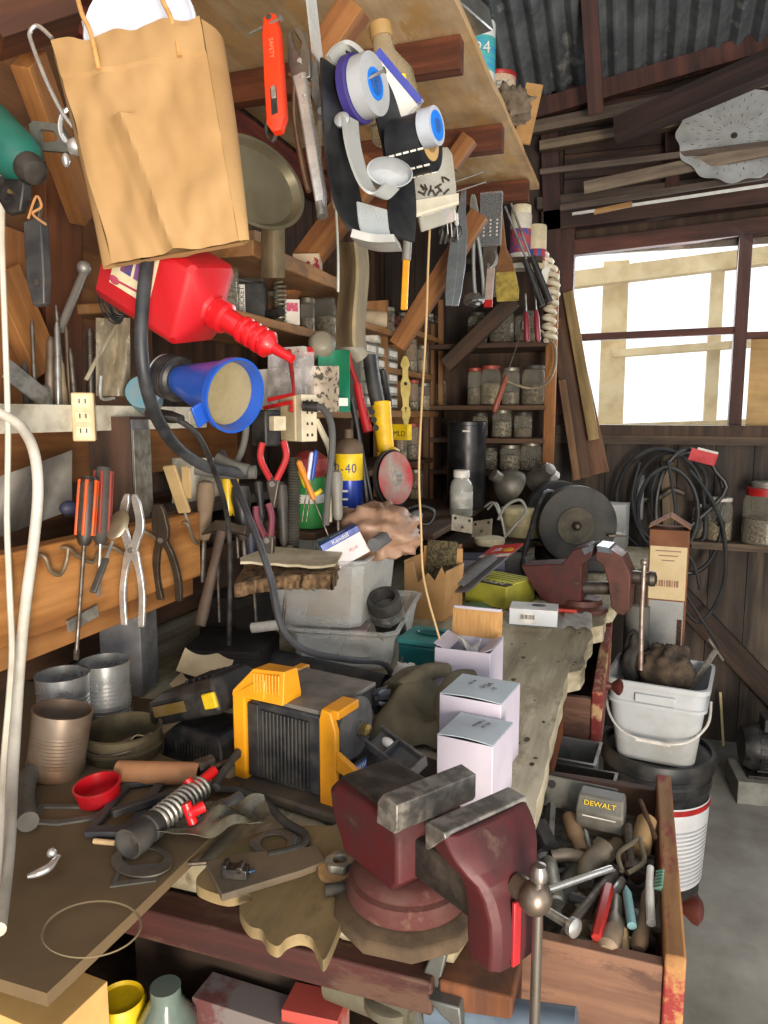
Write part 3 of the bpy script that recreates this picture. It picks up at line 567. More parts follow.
# ================================================================ PLASTIC BINS ON THE BENCH
TOTE = mat('#e4e7e6', .25, 0, '#c5c3b4', 10, .4, .75, 0, .24)
def tote(name, label, mw, w_, d_, h, tp=.86):
    t = T(name, label, 'storage bin', mw); rr = lambda k, z, c=.02: [(sx * (w_ / 2 * k - (c if i else 0)), sy * (d_ / 2 * k - (0 if i else c)), z) for sx, sy, o in ((-1, -1, 0), (1, -1, 1), (1, 1, 0), (-1, 1, 1)) for i in ((1, 0) if o == 1 else (0, 1))]
    b = B(); b.loft([rr(tp, 0), rr(tp + .02, .006), rr(.98, h - .012), rr(1.0, h - .01), rr(1.05, h - .004), rr(1.05, h), rr(.98, h), rr(tp, .008)], False); b._f([b._v(p) for p in rr(tp - .01, .004)]); b.part('bin_shell', TOTE, t)
    return t
lo_m = at((-.60, 1.57, .925), 8); lt = tote('plastic_bin', 'shallow clear plastic bin at the bottom, holding the black pipe coupling', lo_m, .235, .37, .088)
up_m = at((-.655, 1.565, 1.012), 6); ut = tote('plastic_bin', 'deep clear plastic bin on top, heaped with a blue box and brown bag', up_m, .225, .37, .148)
b = B()
for k in range(3): b.grid(lambda u, v_: (-.085 + .16 * u, -.15 + .3 * v_, .02 + .05 * (1 + noise.noise(V((u * 4 + k * 9, v_ * 5, k)))) * math.sin(PI * u) ** .5 * math.sin(PI * v_) ** .5 + k * .012), 14, 18, .001)
b.thing('brown_rags', 'crumpled brown rags seen through the wall of the upper clear bin', 'rag', mat('#8a6a52', .9, 0, '#b09880', 8), up_m)
def kite(name, label, cat, box, mw, cols, bev=.0008):
    b = B(); w_, d_, h = box; b.box((0, 0, h / 2), box); return b.thing(name, label, cat, cols, mw, None, bev)
# blue and white carton lying on the heap
km = frame(P(344, 547, t=1.55), V((-.42, -.2, .9)), V((-.5, .85, 0))); kb = T('gauze_carton', 'small blue and white carton lying tilted on top of the upper clear bin', 'box', km)
B().box((0, 0, .0), (.085, .05, .06)).part('carton_body', mat('#d9d3d4', .5, 0, '#c9bfc0', 12), kb, .0008)
B().box((0, 0, .024), (.0865, .0515, .014)).part('blue_band', BLUE, kb, .0006); words('Kendall', .013, at((0, -.0262, .024)) @ FRONT, WHITE, kb); words('Kendall', .012, at((0, 0, .0312), 0), WHITE, kb)
words('PLUS', .009, at((.015, -.0256, -.008)) @ FRONT, mat('#b8252c'), kb)
# crumpled brown paper bag, grey pipe and shaggy pad on the heap
def blob(name, label, cat, c, r3, m, amp=.5, sc=2.2, rot=0, seed=1, n=28, folds=0):
    b = B(); rings = []
    for i in range(n // 2 + 1):
        t = PI * (.015 + .97 * i / (n // 2)); ring = []
        for k in range(n):
            d = V((math.sin(t) * math.cos(2 * PI * k / n), math.sin(t) * math.sin(2 * PI * k / n), -math.cos(t)))
            q = 1 + amp * noise.noise(d * sc + V((seed * 3.7, seed, 0))) + amp * .5 * abs(noise.noise(d * sc * 2.3 + V((0, seed, seed)))) - (folds * abs(math.sin(6 * d.x + 4 * d.z)) if folds else 0)
            ring.append((r3[0] * d.x * q, r3[1] * d.y * q, max(-r3[2] * .8, r3[2] * d.z * q)))
        rings.append(ring)
    b.loft(rings); return b.thing(name, label, cat, m, at(c, rot), None, ang=3)
KRAFT = mat('#b59470', .75, 0, '#957352', 11)
blob('crumpled_bag', 'crumpled pinkish-brown paper bag stuffed on top of the upper clear bin', 'bag', P(380, 532, t=1.68), (.085, .12, .06), mat('#b3917a', .45, 0, '#94735a', 7, .4, .72, 0, .85), .42, 3.2, 20, 4, 44)
b = B(); a, c = P(374, 545, t=1.52), P(417, 516, t=1.75); b.cyl(a, c, .0145, n=20); b.ell(c, .0142, 16, 8); b.thing('grey_foam_tube', 'grey foam pipe tube lying over the rim of the upper clear bin', 'tube', mat('#53565b', .75, 0, '#6c6c6b', 14))
pm = at(P(290, 566, t=1.46), 20, 6, 4); pad = T('scrub_pad', 'shaggy brown pad under a pale slatted sheet overhanging the upper clear bin', 'pad', pm)
b = B(); b.grid(lambda u, v_: (-.10 + .19 * u, -.055 + .12 * v_, .004 - .03 * (1 - u) ** 2 + .0025 * noise.noise(V((u * 30, v_ * 30, 1)))), 60, 40, .026); b.part('pad_fibre', mat('#84694a', .95, 0, '#4d3a26', 60, .4, .6, .6), pad, ang=3)
b = B(); b.prism([(-.095, -.02)] + [(-.09 + .022 * i, -.045 + .006 * (i % 2)) for i in range(8)] + [(.09, -.02), (.10, .06), (-.05, .07)], .012, .017, 'z'); b.part('pale_sheet', mat('#b7ac92', .8, 0, '#8f8368', 18), pad)
# black pipe coupling with hose clamp in the lower bin
a, c = P(392, 632, t=1.66), P(383, 597, t=1.60); cf = frame(a, c - a); L = (c - a).length; pc = T('pipe_coupling', 'black rubber pipe coupling with a steel hose clamp standing in the lower bin', 'coupling', cf)
b = B(); b.lathe([(.032, 0), (.034, .004), (.034, L * .55), (.037, L * .6), (.037, L - .004), (.035, L), (.027, L), (.025, L * .3)], 36); b.part('rubber_sleeve', RUBBER, pc)
b = B(); b.lathe([(.0375, L * .5), (.0385, L * .5), (.0385, L * .72), (.0375, L * .72)], 36); b.part('hose_clamp', STEEL, pc); b = B(); b.box((.01, -.04, L * .6), (.022, .008, .012)); b.part('clamp_screw', STEEL, pc, .001)
b = B(); b.box((0, 0, .012), (.04, .06, .024)); b.thing('pink_block', 'small pale pink block lying at the front of the lower clear bin', 'block', mat('#b9a2a0'), at(P(352, 634, t=1.6) + V((0, .05, -.02)), 12), None, .002)
# black rolls, cord, sleeve in front of the bins
for i, (pa, pb, rr, lb) in enumerate((((276, 660), (386, 686), .023, 'fat black rubber roll lying in front of the lower clear bin'), ((240, 672), (300, 664), .015, 'short dark tube lying behind the yellow machine'))):
    a, c = P(*pa, Z=.9 + rr + .001), P(*pb, Z=.9 + rr + .001); b = B(); b.cyl(a, c, rr, n=26, cap=False); b.cyl(a, c, rr * .8, n=26, cap=False); b.plate(circ(0, 3), circ(0, 3), 0, .0001) if 0 else None; b.cyl(a + (c - a) * .02, c - (c - a) * .02, rr * .79, n=20); b.thing('rubber_roll', lb, 'roll', mat('#242427', .55, 0, '#4f4c48', 20))
b = B(); b.cyl(P(312, 694, Z=.915), P(340, 697, Z=.915), .013, n=20); b.cyl(P(318, 694, Z=.915), P(322, 694, Z=.915), .0145, n=20); b.thing('black_sleeve', 'short black sleeve lying between the roll and the yellow machine', 'sleeve', BLACK)
b = B(); b.tube([P(x, y, t=t) for x, y, t in ((222, 452, 1.4), (250, 520, 1.3), (270, 575, 1.26), (283, 630, 1.24), (310, 652, 1.27), (352, 660, 1.33), (385, 664, 1.4), (396, 690, 1.46))], .0062, 10); b.thing('black_power_cord', 'thick black cord drooping in front of the stacked clear bins', 'cord', mat('#2b2c2f', .5, 0, '#45444a', 14))
b = B(); b.tube([P(x, y, Z=z) for x, y, z in ((396, 685, .915), (402, 660, .95), (408, 640, .96), (416, 668, .93), (432, 684, .91), (440, 690, .91))], .003, 8); b.thing('thin_grey_cable', 'thin grey cable looping in front of the teal case', 'cable', mat('#5c5d58', .6))
# teal case
tm = at(P(422, 690, Z=.9) + V((.0, .08, .0)), -6); te = T('teal_case', 'dark teal plastic tool case squeezed between the bins and the open carton', 'case', tm); TL = mat('#12575a', .35, 0, '#2e6a67', 16)
b = B(); b.box((0, 0, .042), (.12, .10, .08)); b.part('case_body', TL, te, .006); b = B(); b.box((0, 0, .088), (.125, .105, .014)); b.part('case_lid', mat('#3c8482', .4, 0, '#276a68', 12), te, .004); b = B(); b.lathe([(.034, 0), (.036, .003), (.034, .004), (.03, .001)], 30, (0, 0, .0955), sx=1, sy=.5); b.part('oval_rim', TL, te)
# leather glove and yellow-tipped tube
gm = at(P(410, 745, Z=.9) + V((0, .05, .0)), 0); gl = T('work_glove', 'worn olive-grey leather work glove slumped between machine and white cartons', 'glove', gm); GLV = mat('#57503f', .9, 0, '#7a725c', 9, .4, .66, .25)
b = B(); b.grid(lambda u, v_: (-.085 + .17 * u, -.075 + .17 * v_, .012 + .065 * math.sin(PI * min(1, u * 1.02)) ** .6 * math.sin(PI * v_) ** .5 + .02 * math.sin(10 * u - 5 * v_) * math.sin(PI * v_) + .012 * noise.noise(V((u * 5, v_ * 5, 2)))), 34, 30, .002); b.part('palm', GLV, gl)
b = B(); b.tube([(.075, -.06, .03), (.05, -.03, .07), (.06, .02, .10), (.085, .06, .095)], lambda t: .016 - .004 * t, 14, flat=.8); b.part('cuff', GLV, gl)
for pts in ([(-.06, .03, .06), (-.04, .08, .075), (.0, .11, .075)], [(-.03, .0, .075), (.0, .05, .095), (.03, .09, .09)]): b = B(); b.tube(pts, lambda t: .02 - .008 * t, 12); b.part('finger', GLV, gl)
b = B(); b.ell((-.055, .10, .072), (.024, .014, .018), 14, 10, .5, 3); b.part('torn_patch', mat('#c9c7c0', .8, 0, '#6f6a5f', 20), gl)
b = B(); a, c = P(402, 688, t=1.37), P(428, 712, t=1.34); b.cyl(a, c, .011, .009, 18); b.thing('yellow_capped_tube', 'grey tube with a yellow cap lying on the glove', 'tube', mat('#6c6c66', .5)); b = B(); dr_ = (a - c).normalized(); b.cyl(a, a + dr_ * .02, .0135, .012, 18); o = b.part('yellow_cap', BRIGHTY, bpy.data.objects['yellow_capped_tube'])
b = B(); 
for k in range(1): b.ell((0, 0, 0), (.028, .02, .018), 16, 12, 1.2, 8)
b.thing('foil_ball', 'crumpled dark foil scrap beside the yellow machine top', 'foil', mat('#6b7078', .25, .7, '#3a3c40', 20), at(P(372, 698, t=1.33)))
# grey plastic bracket leaning on the machine and dark pan behind the vise
qm = frame(P(418, 772, t=1.02), P(372, 738, t=1.08) - P(418, 772, t=1.02), V((0, .5, -1))); q = T('plastic_bracket', 'grey plastic bracket tray leaning on the yellow machine label side', 'bracket', qm)
b = B(); b.box((0, 0, .045), (.034, .008, .085)); b.box((-.016, -.008, .045), (.004, .018, .085)); b.box((.016, -.008, .045), (.004, .018, .085)); b.box((0, -.008, .0), (.036, .02, .004)); b.box((0, -.01, .05), (.034, .012, .004)); b.part('tray', mat('#454649', .45, 0, '#6f6d68', 30), q, .001)
b = B(); b.ell((.004, -.01, .06), (.007, .008, .012), 12, 8); b.part('white_blob', WHITE, q)
b = B(); b.lathe([(.05, 0), (.068, .022), (.072, .028), (.0735, .028), (.0725, .025), (.066, .02), (.048, .003)], 40); b.thing('dark_pan', 'round dark shallow pan behind the vise anvil', 'pan', mat('#2c2b29', .35, .6, '#4d4840', 18), at(P(398, 805, Z=.9) + V((0, .03, .001)), 0))
# pale broken pieces behind the charger
for i, (x, y, rz, lb) in enumerate(((206, 662, 15, 'larger cream piece of broken plastic shell leaning against the post'), (184, 684, -30, 'small cream fragment lying in front of the larger broken piece'))):
    s = 1 - .35 * i; b = B(); b.grid(lambda u, v_: ((-.05 + .1 * u) * s, .01 * math.sin(3 * u), (-.03 + .06 * v_ * (1 - .22 * abs(math.sin(4 * u + .6)) * v_)) * s), 18, 10, .0018); b.thing('broken_shell', lb, 'fragment', mat('#cdbb98', .7, 0, '#a8936d', 12), at(P(x, y, t=1.45), rz, -50, 10))
b = B(); b.cyl((0, 0, 0), (.06, 0, .01), .011, n=16); b.thing('label_tube', 'small white-labelled tube lying in the dark behind the charger', 'tube', WHITE, at(P(252, 628, t=1.55), 10))
# ================================================================ MID BENCH
# zip bag with white electronics box
wm = at(P(532, 627, Z=.9) + V((0, .035, .004)), 4); wbx = T('white_box', 'flat white product box with barcode label lying on a clear zip bag', 'box', wm)
B().box((0, 0, .022), (.125, .08, .042)).part('box_body', mat('#c9cdd3', .5, 0, '#bcc0c4', 10), wbx, .001); B().box((0, 0, .0435), (.1255, .0805, .002)).part('box_lid', mat('#e4e4e2', .5), wbx, .0006)
b = B(); b.ell((.012, .008, .045), (.02, .012, .003), 16, 6); b.part('printed_device', mat('#3f464d', .5), wbx)
b = B(); b.box((-.015, -.0405, .02), (.045, .001, .026)); b.part('barcode_label', WHITE, wbx)
b = B()
for i in range(12): b.box((-.033 + i * .0032, -.0413, .024), (.0009 + .0012 * ((i * 7) % 3) / 2, .0006, .012))
b.part('barcode', BLACK, wbx)
b = B(); b.grid(lambda u, v_: (-.13 + .26 * u, -.06 + .15 * v_, .002 + (.0 if u < .72 else .012 * abs(math.sin(u * 22 + v_ * 9)))), 40, 20, .0006); zb = b.thing('zip_bag', 'clear zip bag with red stripe under the white product box', 'bag', CLEAR, at(wm.translation + V((.02, .02, -.0035)), 4))
b = B(); b.tube([(-.1, .085, .009), (0, .088, .012), (.09, .08, .014)], .006, 8); b.part('red_strip', mat('#c2382c', .5), zb)
# yellow box
ym = at(P(496, 606, Z=.9) + V((-.0, .06, .0012)), -25, s=1.3); yb = T('yellow_box', 'dented yellow and black product box lying in front of the metal bags', 'box', ym)
YB = mat('#dfdb55', .5, 0, '#c4bf48', 14); b = B(); b.box((0, 0, .026), (.115, .115, .052)); b.part('box_body', mat('#a8a43a', .55, 0, '#8a8632', 16), yb, .002); b = B(); b.box((0, .012, .053), (.113, .09, .002)); b.part('yellow_top', YB, yb); b = B(); b.box((0, -.045, .0528), (.114, .026, .0024)); b.part('black_band', BLACK, yb)
words('DRAIN', .026, at((0, -.045, .0545)), mat('#d6d2a0'), yb, 1.1)
for i in range(4): B().box((0, .045 - i * .018, .0543), (.085, .002, .0008)).part('printed_line', mat('#4a4a20'), yb)
# epoxy blister card
JA, JB = P(452, 592, t=2.08), P(508, 546, t=2.34); jm = frame(JA, JB - JA, V((.3, .3, -1))); L = (JB - JA).length; jb = T('epoxy_card', 'black and red epoxy blister card lying on the bench behind the yellow box', 'card', jm)
B().box((0, 0, L * .5), (.105, .006, L)).part('card_back', mat('#4b4c50', .4, 0, '#5d5e62', 12), jb, .001); B().box((0, -.0035, L * .86), (.106, .002, L * .30)).part('card_top', mat('#c8202a', .4), jb); B().box((0, -.0045, L * .74), (.106, .002, .02)).part('white_band', WHITE, jb)
words('JB', .034, at((-.012, -.0052, L * .88)) @ FRONT, WHITE, jb); words('WELD', .018, at((-.012, -.0058, L * .745)) @ FRONT, BLACK, jb); b = B(at((.028, -.005, L * .86), 0, 90)); b.lathe([(.017, 0), (.017, .002)], 20, sx=1.1, sy=.8); b.part('yellow_seal', ORANGE if 0 else mat('#d8a020', .4), jb)
b = B(); b.grid(lambda u, v_: (-.03 + .06 * u, -.006 - .014 * math.sin(PI * u), .02 + (L * .6) * v_), 10, 6, .001); b.part('blister', mat('#77787a', .2, 0, '#4d4e52', 10, .4, .7, 0, .6), jb)
# green round tin / tape and white papers
b = B(); b.lathe([(.036, 0), (.038, .003), (.038, .02), (.03, .021), (.0, .021)], 30); b.thing('green_tape_roll', 'dark green tape roll behind the brown carton flap', 'tape', mat('#2f6a5c', .3, 0, '#6f8f88', 20), at(P(476, 612, Z=.9), 0))
b = B(); b.grid(lambda u, v_: (-.05 + .1 * u, -.035 + .07 * v_, .001 + .008 * math.sin(4 * u + 3 * v_) ** 2), 14, 10, .0006); b.thing('paper_scrap', 'white paper scrap lying beside the green tape roll', 'paper', PAPER, at(P(452, 612, Z=.9), 30))
# corrugated carton with a torn flap, lined with a woven mat, patterned book edge
bm_ = at(P(425, 622, Z=.9) + V((.0, .09, .001)), -8); bx = T('torn_carton', 'torn open brown carton standing between the clear bins and the cards', 'box', bm_); CD = mat('#b98f5e', .85, 0, '#97703f', 9)
b = B(); b.prism([(-.06, 0), (.055, 0), (.065, .12), (.05, .15), (.03, .11), (.01, .13), (-.02, .10), (-.035, .16), (-.06, .15)], -.068, -.064); b.part('front_wall', CD, bx); b = B(); b.box((.058, 0, .07), (.004, .13, .14), (0, .08, 0)); b.part('side_wall', CD, bx); b = B(); b.box((-.06, 0, .08), (.004, .13, .16)); b.part('side_wall', CD, bx)
b = B(); b.box((0, .066, .09), (.12, .004, .18)); b.box((0, 0, .002), (.118, .128, .003)); b.part('back_wall', CD, bx); b = B(); b.box((.0, .05, .12), (.09, .006, .16), (-.15, 0, 0)); b.part('woven_liner', mat('#6b6044', .9, 0, '#3d3627', 120, .42, .58, .5), bx)
b = B(); b.box((0, 0, .075), (.014, .10, .15), (0, -.05, 0)); b.thing('patterned_book', 'book with a colourful patterned cover standing against the torn carton', 'book', mat('#40583e', .6, 0, '#a9562f', 60, .45, .55, c3='#d2c9a0'), at(P(442, 600, Z=.9) + V((.02, .08, .004)), -10), None, .002)
b = B(); b.lathe([(.03, 0), (.032, .004), (.032, .07), (.028, .076)], 24); t = b.thing('red_lidded_jar', 'grey plastic jar with a red lid behind the torn carton', 'jar', mat('#9a958d', .4), at(V((P(448, 565, t=2.2).x, P(448, 565, t=2.2).y, .9012)), 0, s=1.2)); b = B(); b.lathe([(.034, .074), (.035, .08), (.035, .092), (.03, .095)], 24); b.part('lid', RED, t)
b = B(); b.box((0, 0, .04), (.12, .10, .08)); t = b.thing('dark_blue_box', 'dark blue printed box behind the epoxy card', 'box', mat('#1d2340', .45, 0, '#32365a', 14), at(V((P(480, 550, t=2.42).x, P(480, 550, t=2.42).y, .9012)), 18, s=1.25), None, .002); words('ROYAL', .014, at((0, -.0508, .045)) @ FRONT, BRASS, t)
# hinges, tin, tubes
for i, (x, y, rz, lb) in enumerate(((462, 524, 35, 'galvanised hinge plate standing tilted on the dark blue box'), (482, 528, -20, 'second galvanised bracket plate leaning beside the hinge'))):
    t = T('hinge_plate', lb, 'hinge', at(P(x, y, t=2.4), rz, -25, 12 - 24 * i)); b = B(); b.box((0, 0, .0), (.075, .003, .055)); b.part('plate', mat('#a59d8b', .45, .6, '#746b5a', 20), t, .001)
    for px_, pz in ((-.025, .015), (.0, -.012), (.025, .015)): b = B(); b.cyl((px_, -.003, pz), (px_, -.001, pz), .005, n=12); b.part('screw_hole', DARK, t)
# red far vise
fm = frame(P(588, 612, Z=.9) + V((0, .02, .001)), (0, 0, 1), (.14, 1, 0)); fv = T('bench_vise', 'smaller rusty red vise with arched jaws on the far bench corner', 'vise', fm); FR = mat('#4a1c19', .5, .1, '#361815', 22, .4, .62, .1, c3='#7a6252'); FR2 = mat('#5b352c', .5, .2, '#3f271f', 22, .4, .64, .1)
b = B(); b.lathe([(.075, 0), (.075, .012), (.06, .02), (.055, .034)], 28, (-.02, 0, 0)); b.part('base', FR2, fv)
b = B(); b.loft([[(x, y, z) for x, z in OUT(fm, [(525, 563), (566, 561), (576, 548), (590, 543), (597, 544), (594, 556), (585, 562), (584, 606), (560, 604), (545, 596), (533, 578)])] for y in (-.045, -.038, .038, .045)]); b.part('fixed_jaw_body', FR, fv, .003)
b = B(); b.loft([[(x, y, z) for x, z in OUT(fm, [(600, 544), (610, 545), (625, 554), (633, 572), (632, 606), (626, 612), (620, 610), (614, 604), (611, 580), (606, 563), (598, 557)])] for y in (-.045, -.038, .038, .045)]); b.part('moving_jaw_body', FR2, fv, .003)
for pts in ([(585, 546), (597, 542), (596, 548), (588, 552)], [(600, 543), (612, 545), (616, 551), (601, 549)]): b = B(); b.loft([[(x, y, z) for x, z in OUT(fm, pts)] for y in (-.048, .048)]); b.part('jaw_plate', mat('#7d8790', .3, .9), fv)
pz = OUT(fm, [(583, 588), (615, 588), (632, 577), (650, 580), (645, 566), (644, 668)])
b = B(); b.cyl((pz[0][0], 0, pz[0][1]), (pz[1][0], 0, pz[1][1]), .019, n=16); b.part('screw', OLDST, fv)
b = B(); b.lathe([(.018, 0), (.02, .01), (.017, .04), (.022, .05), (.02, .062), (.008, .066)], 20); o = b.part('spindle', OLDST, fv); o.matrix_local = at((pz[2][0], 0, pz[2][1]), 0, 0, 90)
b = B(); b.tube([(pz[4][0], -.02, pz[4][1] + .012), (pz[4][0], -.02, pz[4][1] - .05), (pz[5][0] - .01, -.02, (pz[4][1] + pz[5][1]) / 2), (pz[5][0] - .006, -.02, pz[5][1])], .0065, 10); b.ell((pz[4][0], -.02, pz[4][1] + .014), .0105, 12, 8); b.part('handle_bar', mat('#9d8f86', .4, .7, '#6c5b50', 30), fv)
# bench grinder
gq = P(577, 560, t=2.60); gq.z = .9012; gm2 = frame(gq, (0, 0, 1), (-.35, 1, 0)) @ Matrix.Scale(1.3, 4); gd = T('bench_grinder', 'dusty black bench grinder with big round wheel guard behind the far vise', 'grinder', gm2); GB = mat('#29292a', .6, .2, '#4f4c46', 10, .4, .68)
def disc(c, r, y0, y1, name, m, n=40, rim=.012):
    b = B(at(c, 0, 90)); b.lathe([(r - rim, -y1), (r, -y1 + .006), (r, -y0), (r - rim, -y0 + .004)], n); return b.part(name, m, gd)
b = B(); b.box((.01, .12, .02), (.16, .2, .04)); b.part('base', GB, gd, .006)
disc((0, 0, .135), .105, 0, .05, 'wheel_guard', GB); disc((-.008, -.004, .135), .05, -.004, .0, 'wheel', mat('#4a453d', .9, 0, '#69624f', 30)); b = B(at((-.008, -.004, .135), 0, 90)); b.lathe([(.014, 0), (.014, .012), (.006, .02)], 6); b.part('nut', OLDST, gd)
b = B(at((0, .05, .135), 0, -90)); b.lathe([(.05, 0), (.068, .01), (.07, .12), (.055, .14)], 28); b.part('motor', mat('#4a4b4c', .5, .3, '#6f6b63', 14), gd)
b = B(at((0, .25, .135), 0, 90)); b.lathe([(.09, 0), (.1, .006), (.1, .05), (.09, .055)], 36); b.part('far_guard', GB, gd)
b = B(); b.box((.10, -.0, .11), (.05, .05, .006)); b.box((.09, .02, .09), (.012, .012, .05)); b.part('tool_rest', OLDST, gd, .001)
b = B(); b.tube([(-.02, .1, .2), (-.09, .02, .22), (-.14, -.06, .13), (-.17, -.12, .04), (-.13, -.16, .02)], .0065, 8); b.part('power_cord', BLACK, gd)
# white carton behind the grinder with a plank lying on it
cw = P(590, 543, Z=.9); t = kite('appliance_carton', 'white appliance carton with grey panel behind the bench grinder', 'box', (.3, .15, .185), at(P(590, 540, Y=3.27) * 1 + V((0, 0, 0)), -6), mat('#cfcfca', .55, 0, '#b4b2a8', 9)); t.location.z = .901; words('HD 1500', .022, at((.07, -.0755, .14)) @ FRONT, mat('#3d4a55'), t); B().box((-.04, -.0755, .1), (.14, .002, .1)).part('printed_panel', mat('#8f979a', .5), t)
z = t.location.z + .187; a, c = P(536, 494, Z=z + .012), P(616, 492, Z=z + .012); board('wood_plank', a, c, .09, .02, wood('#7a5b40', '#5c4230'), (0, 0, 1), 'short brown plank lying on the white appliance carton')
# black rods and clamps lying on the plank
b = B(); b.tube([P(560, 487, Z=z + .03), P(590, 485, Z=z + .032), P(618, 484, Z=z + .032), P(638, 480, Z=z + .035)], .006, 8); b.thing('dark_pipe_rods', 'dark thin pipe lying along the plank on the carton', 'pipe', OLDST)
# round tub, canister, bottle
p = P(526, 530, t=2.84); p.z = 1.0012
board('bench_riser', (-.52, 2.60, .99), (-.52, 3.12, .99), .30, .02, DW, (0, 0, 1), 'dark riser board at the back of the bench carrying the cream tub and lamp shades', 'board'); B().box((-.52, 2.85, .94), (.22, .45, .078)).thing('riser_block', 'dark timber block under the riser board at the back of the bench', 'block', DW); t = T('plastic_tub', 'round cream plastic tub with a banded wall beside the grinder', 'tub', p); b = B(); b.lathe([(.085, 0), (.088, .004), (.09, .04), (.092, .044), (.09, .048), (.091, .09)], 40); b.part('tub_body', mat('#c7bb92', .6, 0, '#a3956b', 16), t); b = B(); b.lathe([(.094, .088), (.0955, .092), (.0955, .104), (.09, .107)], 40); b.part('lid', mat('#d3c9a4', .5, 0, '#b5a97f', 14), t)
for k in range(2): b = B(); b.tube([p + V((-.14 - .01 * k, -.05, .1 + .01 * k)), p + V((-.10 - .01 * k, -.09, .13)), p + V((-.07, -.13 - .01 * k, .07)), p + V((-.05, -.17, .012))], .004, 8); b.thing('grey_cable', ['pale grey cable looping over beside the cream tub', 'second pale grey cable looping just outside its twin beside the tub'][k], 'cable', mat('#a5a79f', .5))
p = P(466, 500, t=2.98); p.z = 1.0915; t = T('black_canister', 'tall black cylindrical canister standing behind the white-capped bottle', 'canister', p); b = B(); b.lathe([(.075, 0), (.077, .004), (.077, .325), (.079, .327), (.079, .34), (.07, .343), (.066, .335), (.066, .02)], 36); b.part('canister_body', mat('#131518', .3, 0, '#2b2b2b', 14), t); b = B(); b.box((.015, -.0775, .305), (.03, .002, .006)); b.part('logo', WHITE, t)
p = P(461, 510, t=2.72); p.z = 1.0915; t = T('plastic_bottle', 'clear bottle with a white screw cap standing in front of the black canister', 'bottle', p); b = B(); b.lathe([(.04, 0), (.042, .004), (.042, .105), (.036, .125), (.027, .137), (.027, .142)], 30); b.part('bottle_body', mat('#b9bab2', .15, 0, '#7c7a70', 12, .42, .7, 0, .55), t); b = B(); b.lathe([(.03, .142), (.03, .165), (.027, .168)], 30); b.part('cap', WHITE, t); b = B(); b.lathe([(.0415, .03), (.0428, .031), (.0428, .09), (.0415, .091)], 30); b.part('label', mat('#9a9a94', .5, 0, '#c9c7bd', 30), t)
# clamp lamp shades
for i, (x, y, s, rz, lb) in enumerate(((512, 488, .075, -60, 'dull metal lamp shade lying tilted behind the cream tub'), (536, 482, .05, 30, 'smaller grey lamp shade resting against the larger one'))):
    t = T('lamp_shade', lb, 'lamp shade', at(P(x, y, t=3.0), rz, 55, 20)); b = B(); b.lathe([(s, 0), (s * .92, .03), (s * .6, .065), (.025, .075), (.025, .11), (.02, .112)], 30); b.lathe([(s * .97, .002), (s * .55, .06), (.02, .068)], 30); b.part('reflector', mat('#77736a', .45, .6, '#57524a', 14), t)
b = B(); b.box((0, 0, 0), (.075, .05, .05)); b.thing('white_block', 'small pale cube fixture tilted among the lamp shades', 'fixture', WHITE, at(P(549, 474, t=3.05), 20, 25, 40), None, .003)
b = B(); b.lathe([(.05, 0), (.055, .01), (.054, .024), (.04, .028)], 28); b.thing('cream_dish', 'round cream dish lying in front of the black canister', 'dish', CREAM, at(V((P(490, 512, t=2.62).x, P(490, 512, t=2.62).y, 1.0015)), 0, 0))
for i in range(5):
    x, y, h = [(425, 515, .09), (436, 510, .12), (500, 545, .07), (515, 552, .05), (440, 545, .10)][i]
    lb = ['small dark bottle behind the torn carton', 'taller dusty dark jar beside the bottle behind the torn carton', 'clear glass tumbler in front of the cream tub', 'squat clear plastic cup beside the grinder cord', 'grey cylinder tin next to the red-lidded jar'][i]
    b = B(); r = .025 + .004 * (i % 3); b.lathe([(r, 0), (r * 1.05, .004), (r * 1.05, h * .8), (r * .7, h), (r * .6, h)], 22); b.thing(['dark_bottle', 'dusty_jar', 'glass_tumbler', 'plastic_cup', 'grey_tin'][i], lb, ['bottle', 'jar', 'tumbler', 'cup', 'tin'][i], [BLACK, mat('#4a463d', .4), JAR, CLEAR, mat('#7b786f', .5)][i], at(V((P(x, y, t=2.3).x, P(x, y, t=2.3).y, .9012)), 0))
b = B(); b.ell((0, 0, .03), (.07, .05, .03), 22, 14, .5, 5); b.thing('dark_cloth', 'dark cloth lump lying under the far vise beside the yellow box', 'cloth', mat('#2e2823', .95, 0, '#45392f', 8), at(P(535, 605, Z=.9) + V((-.03, .14, .0)), 0))

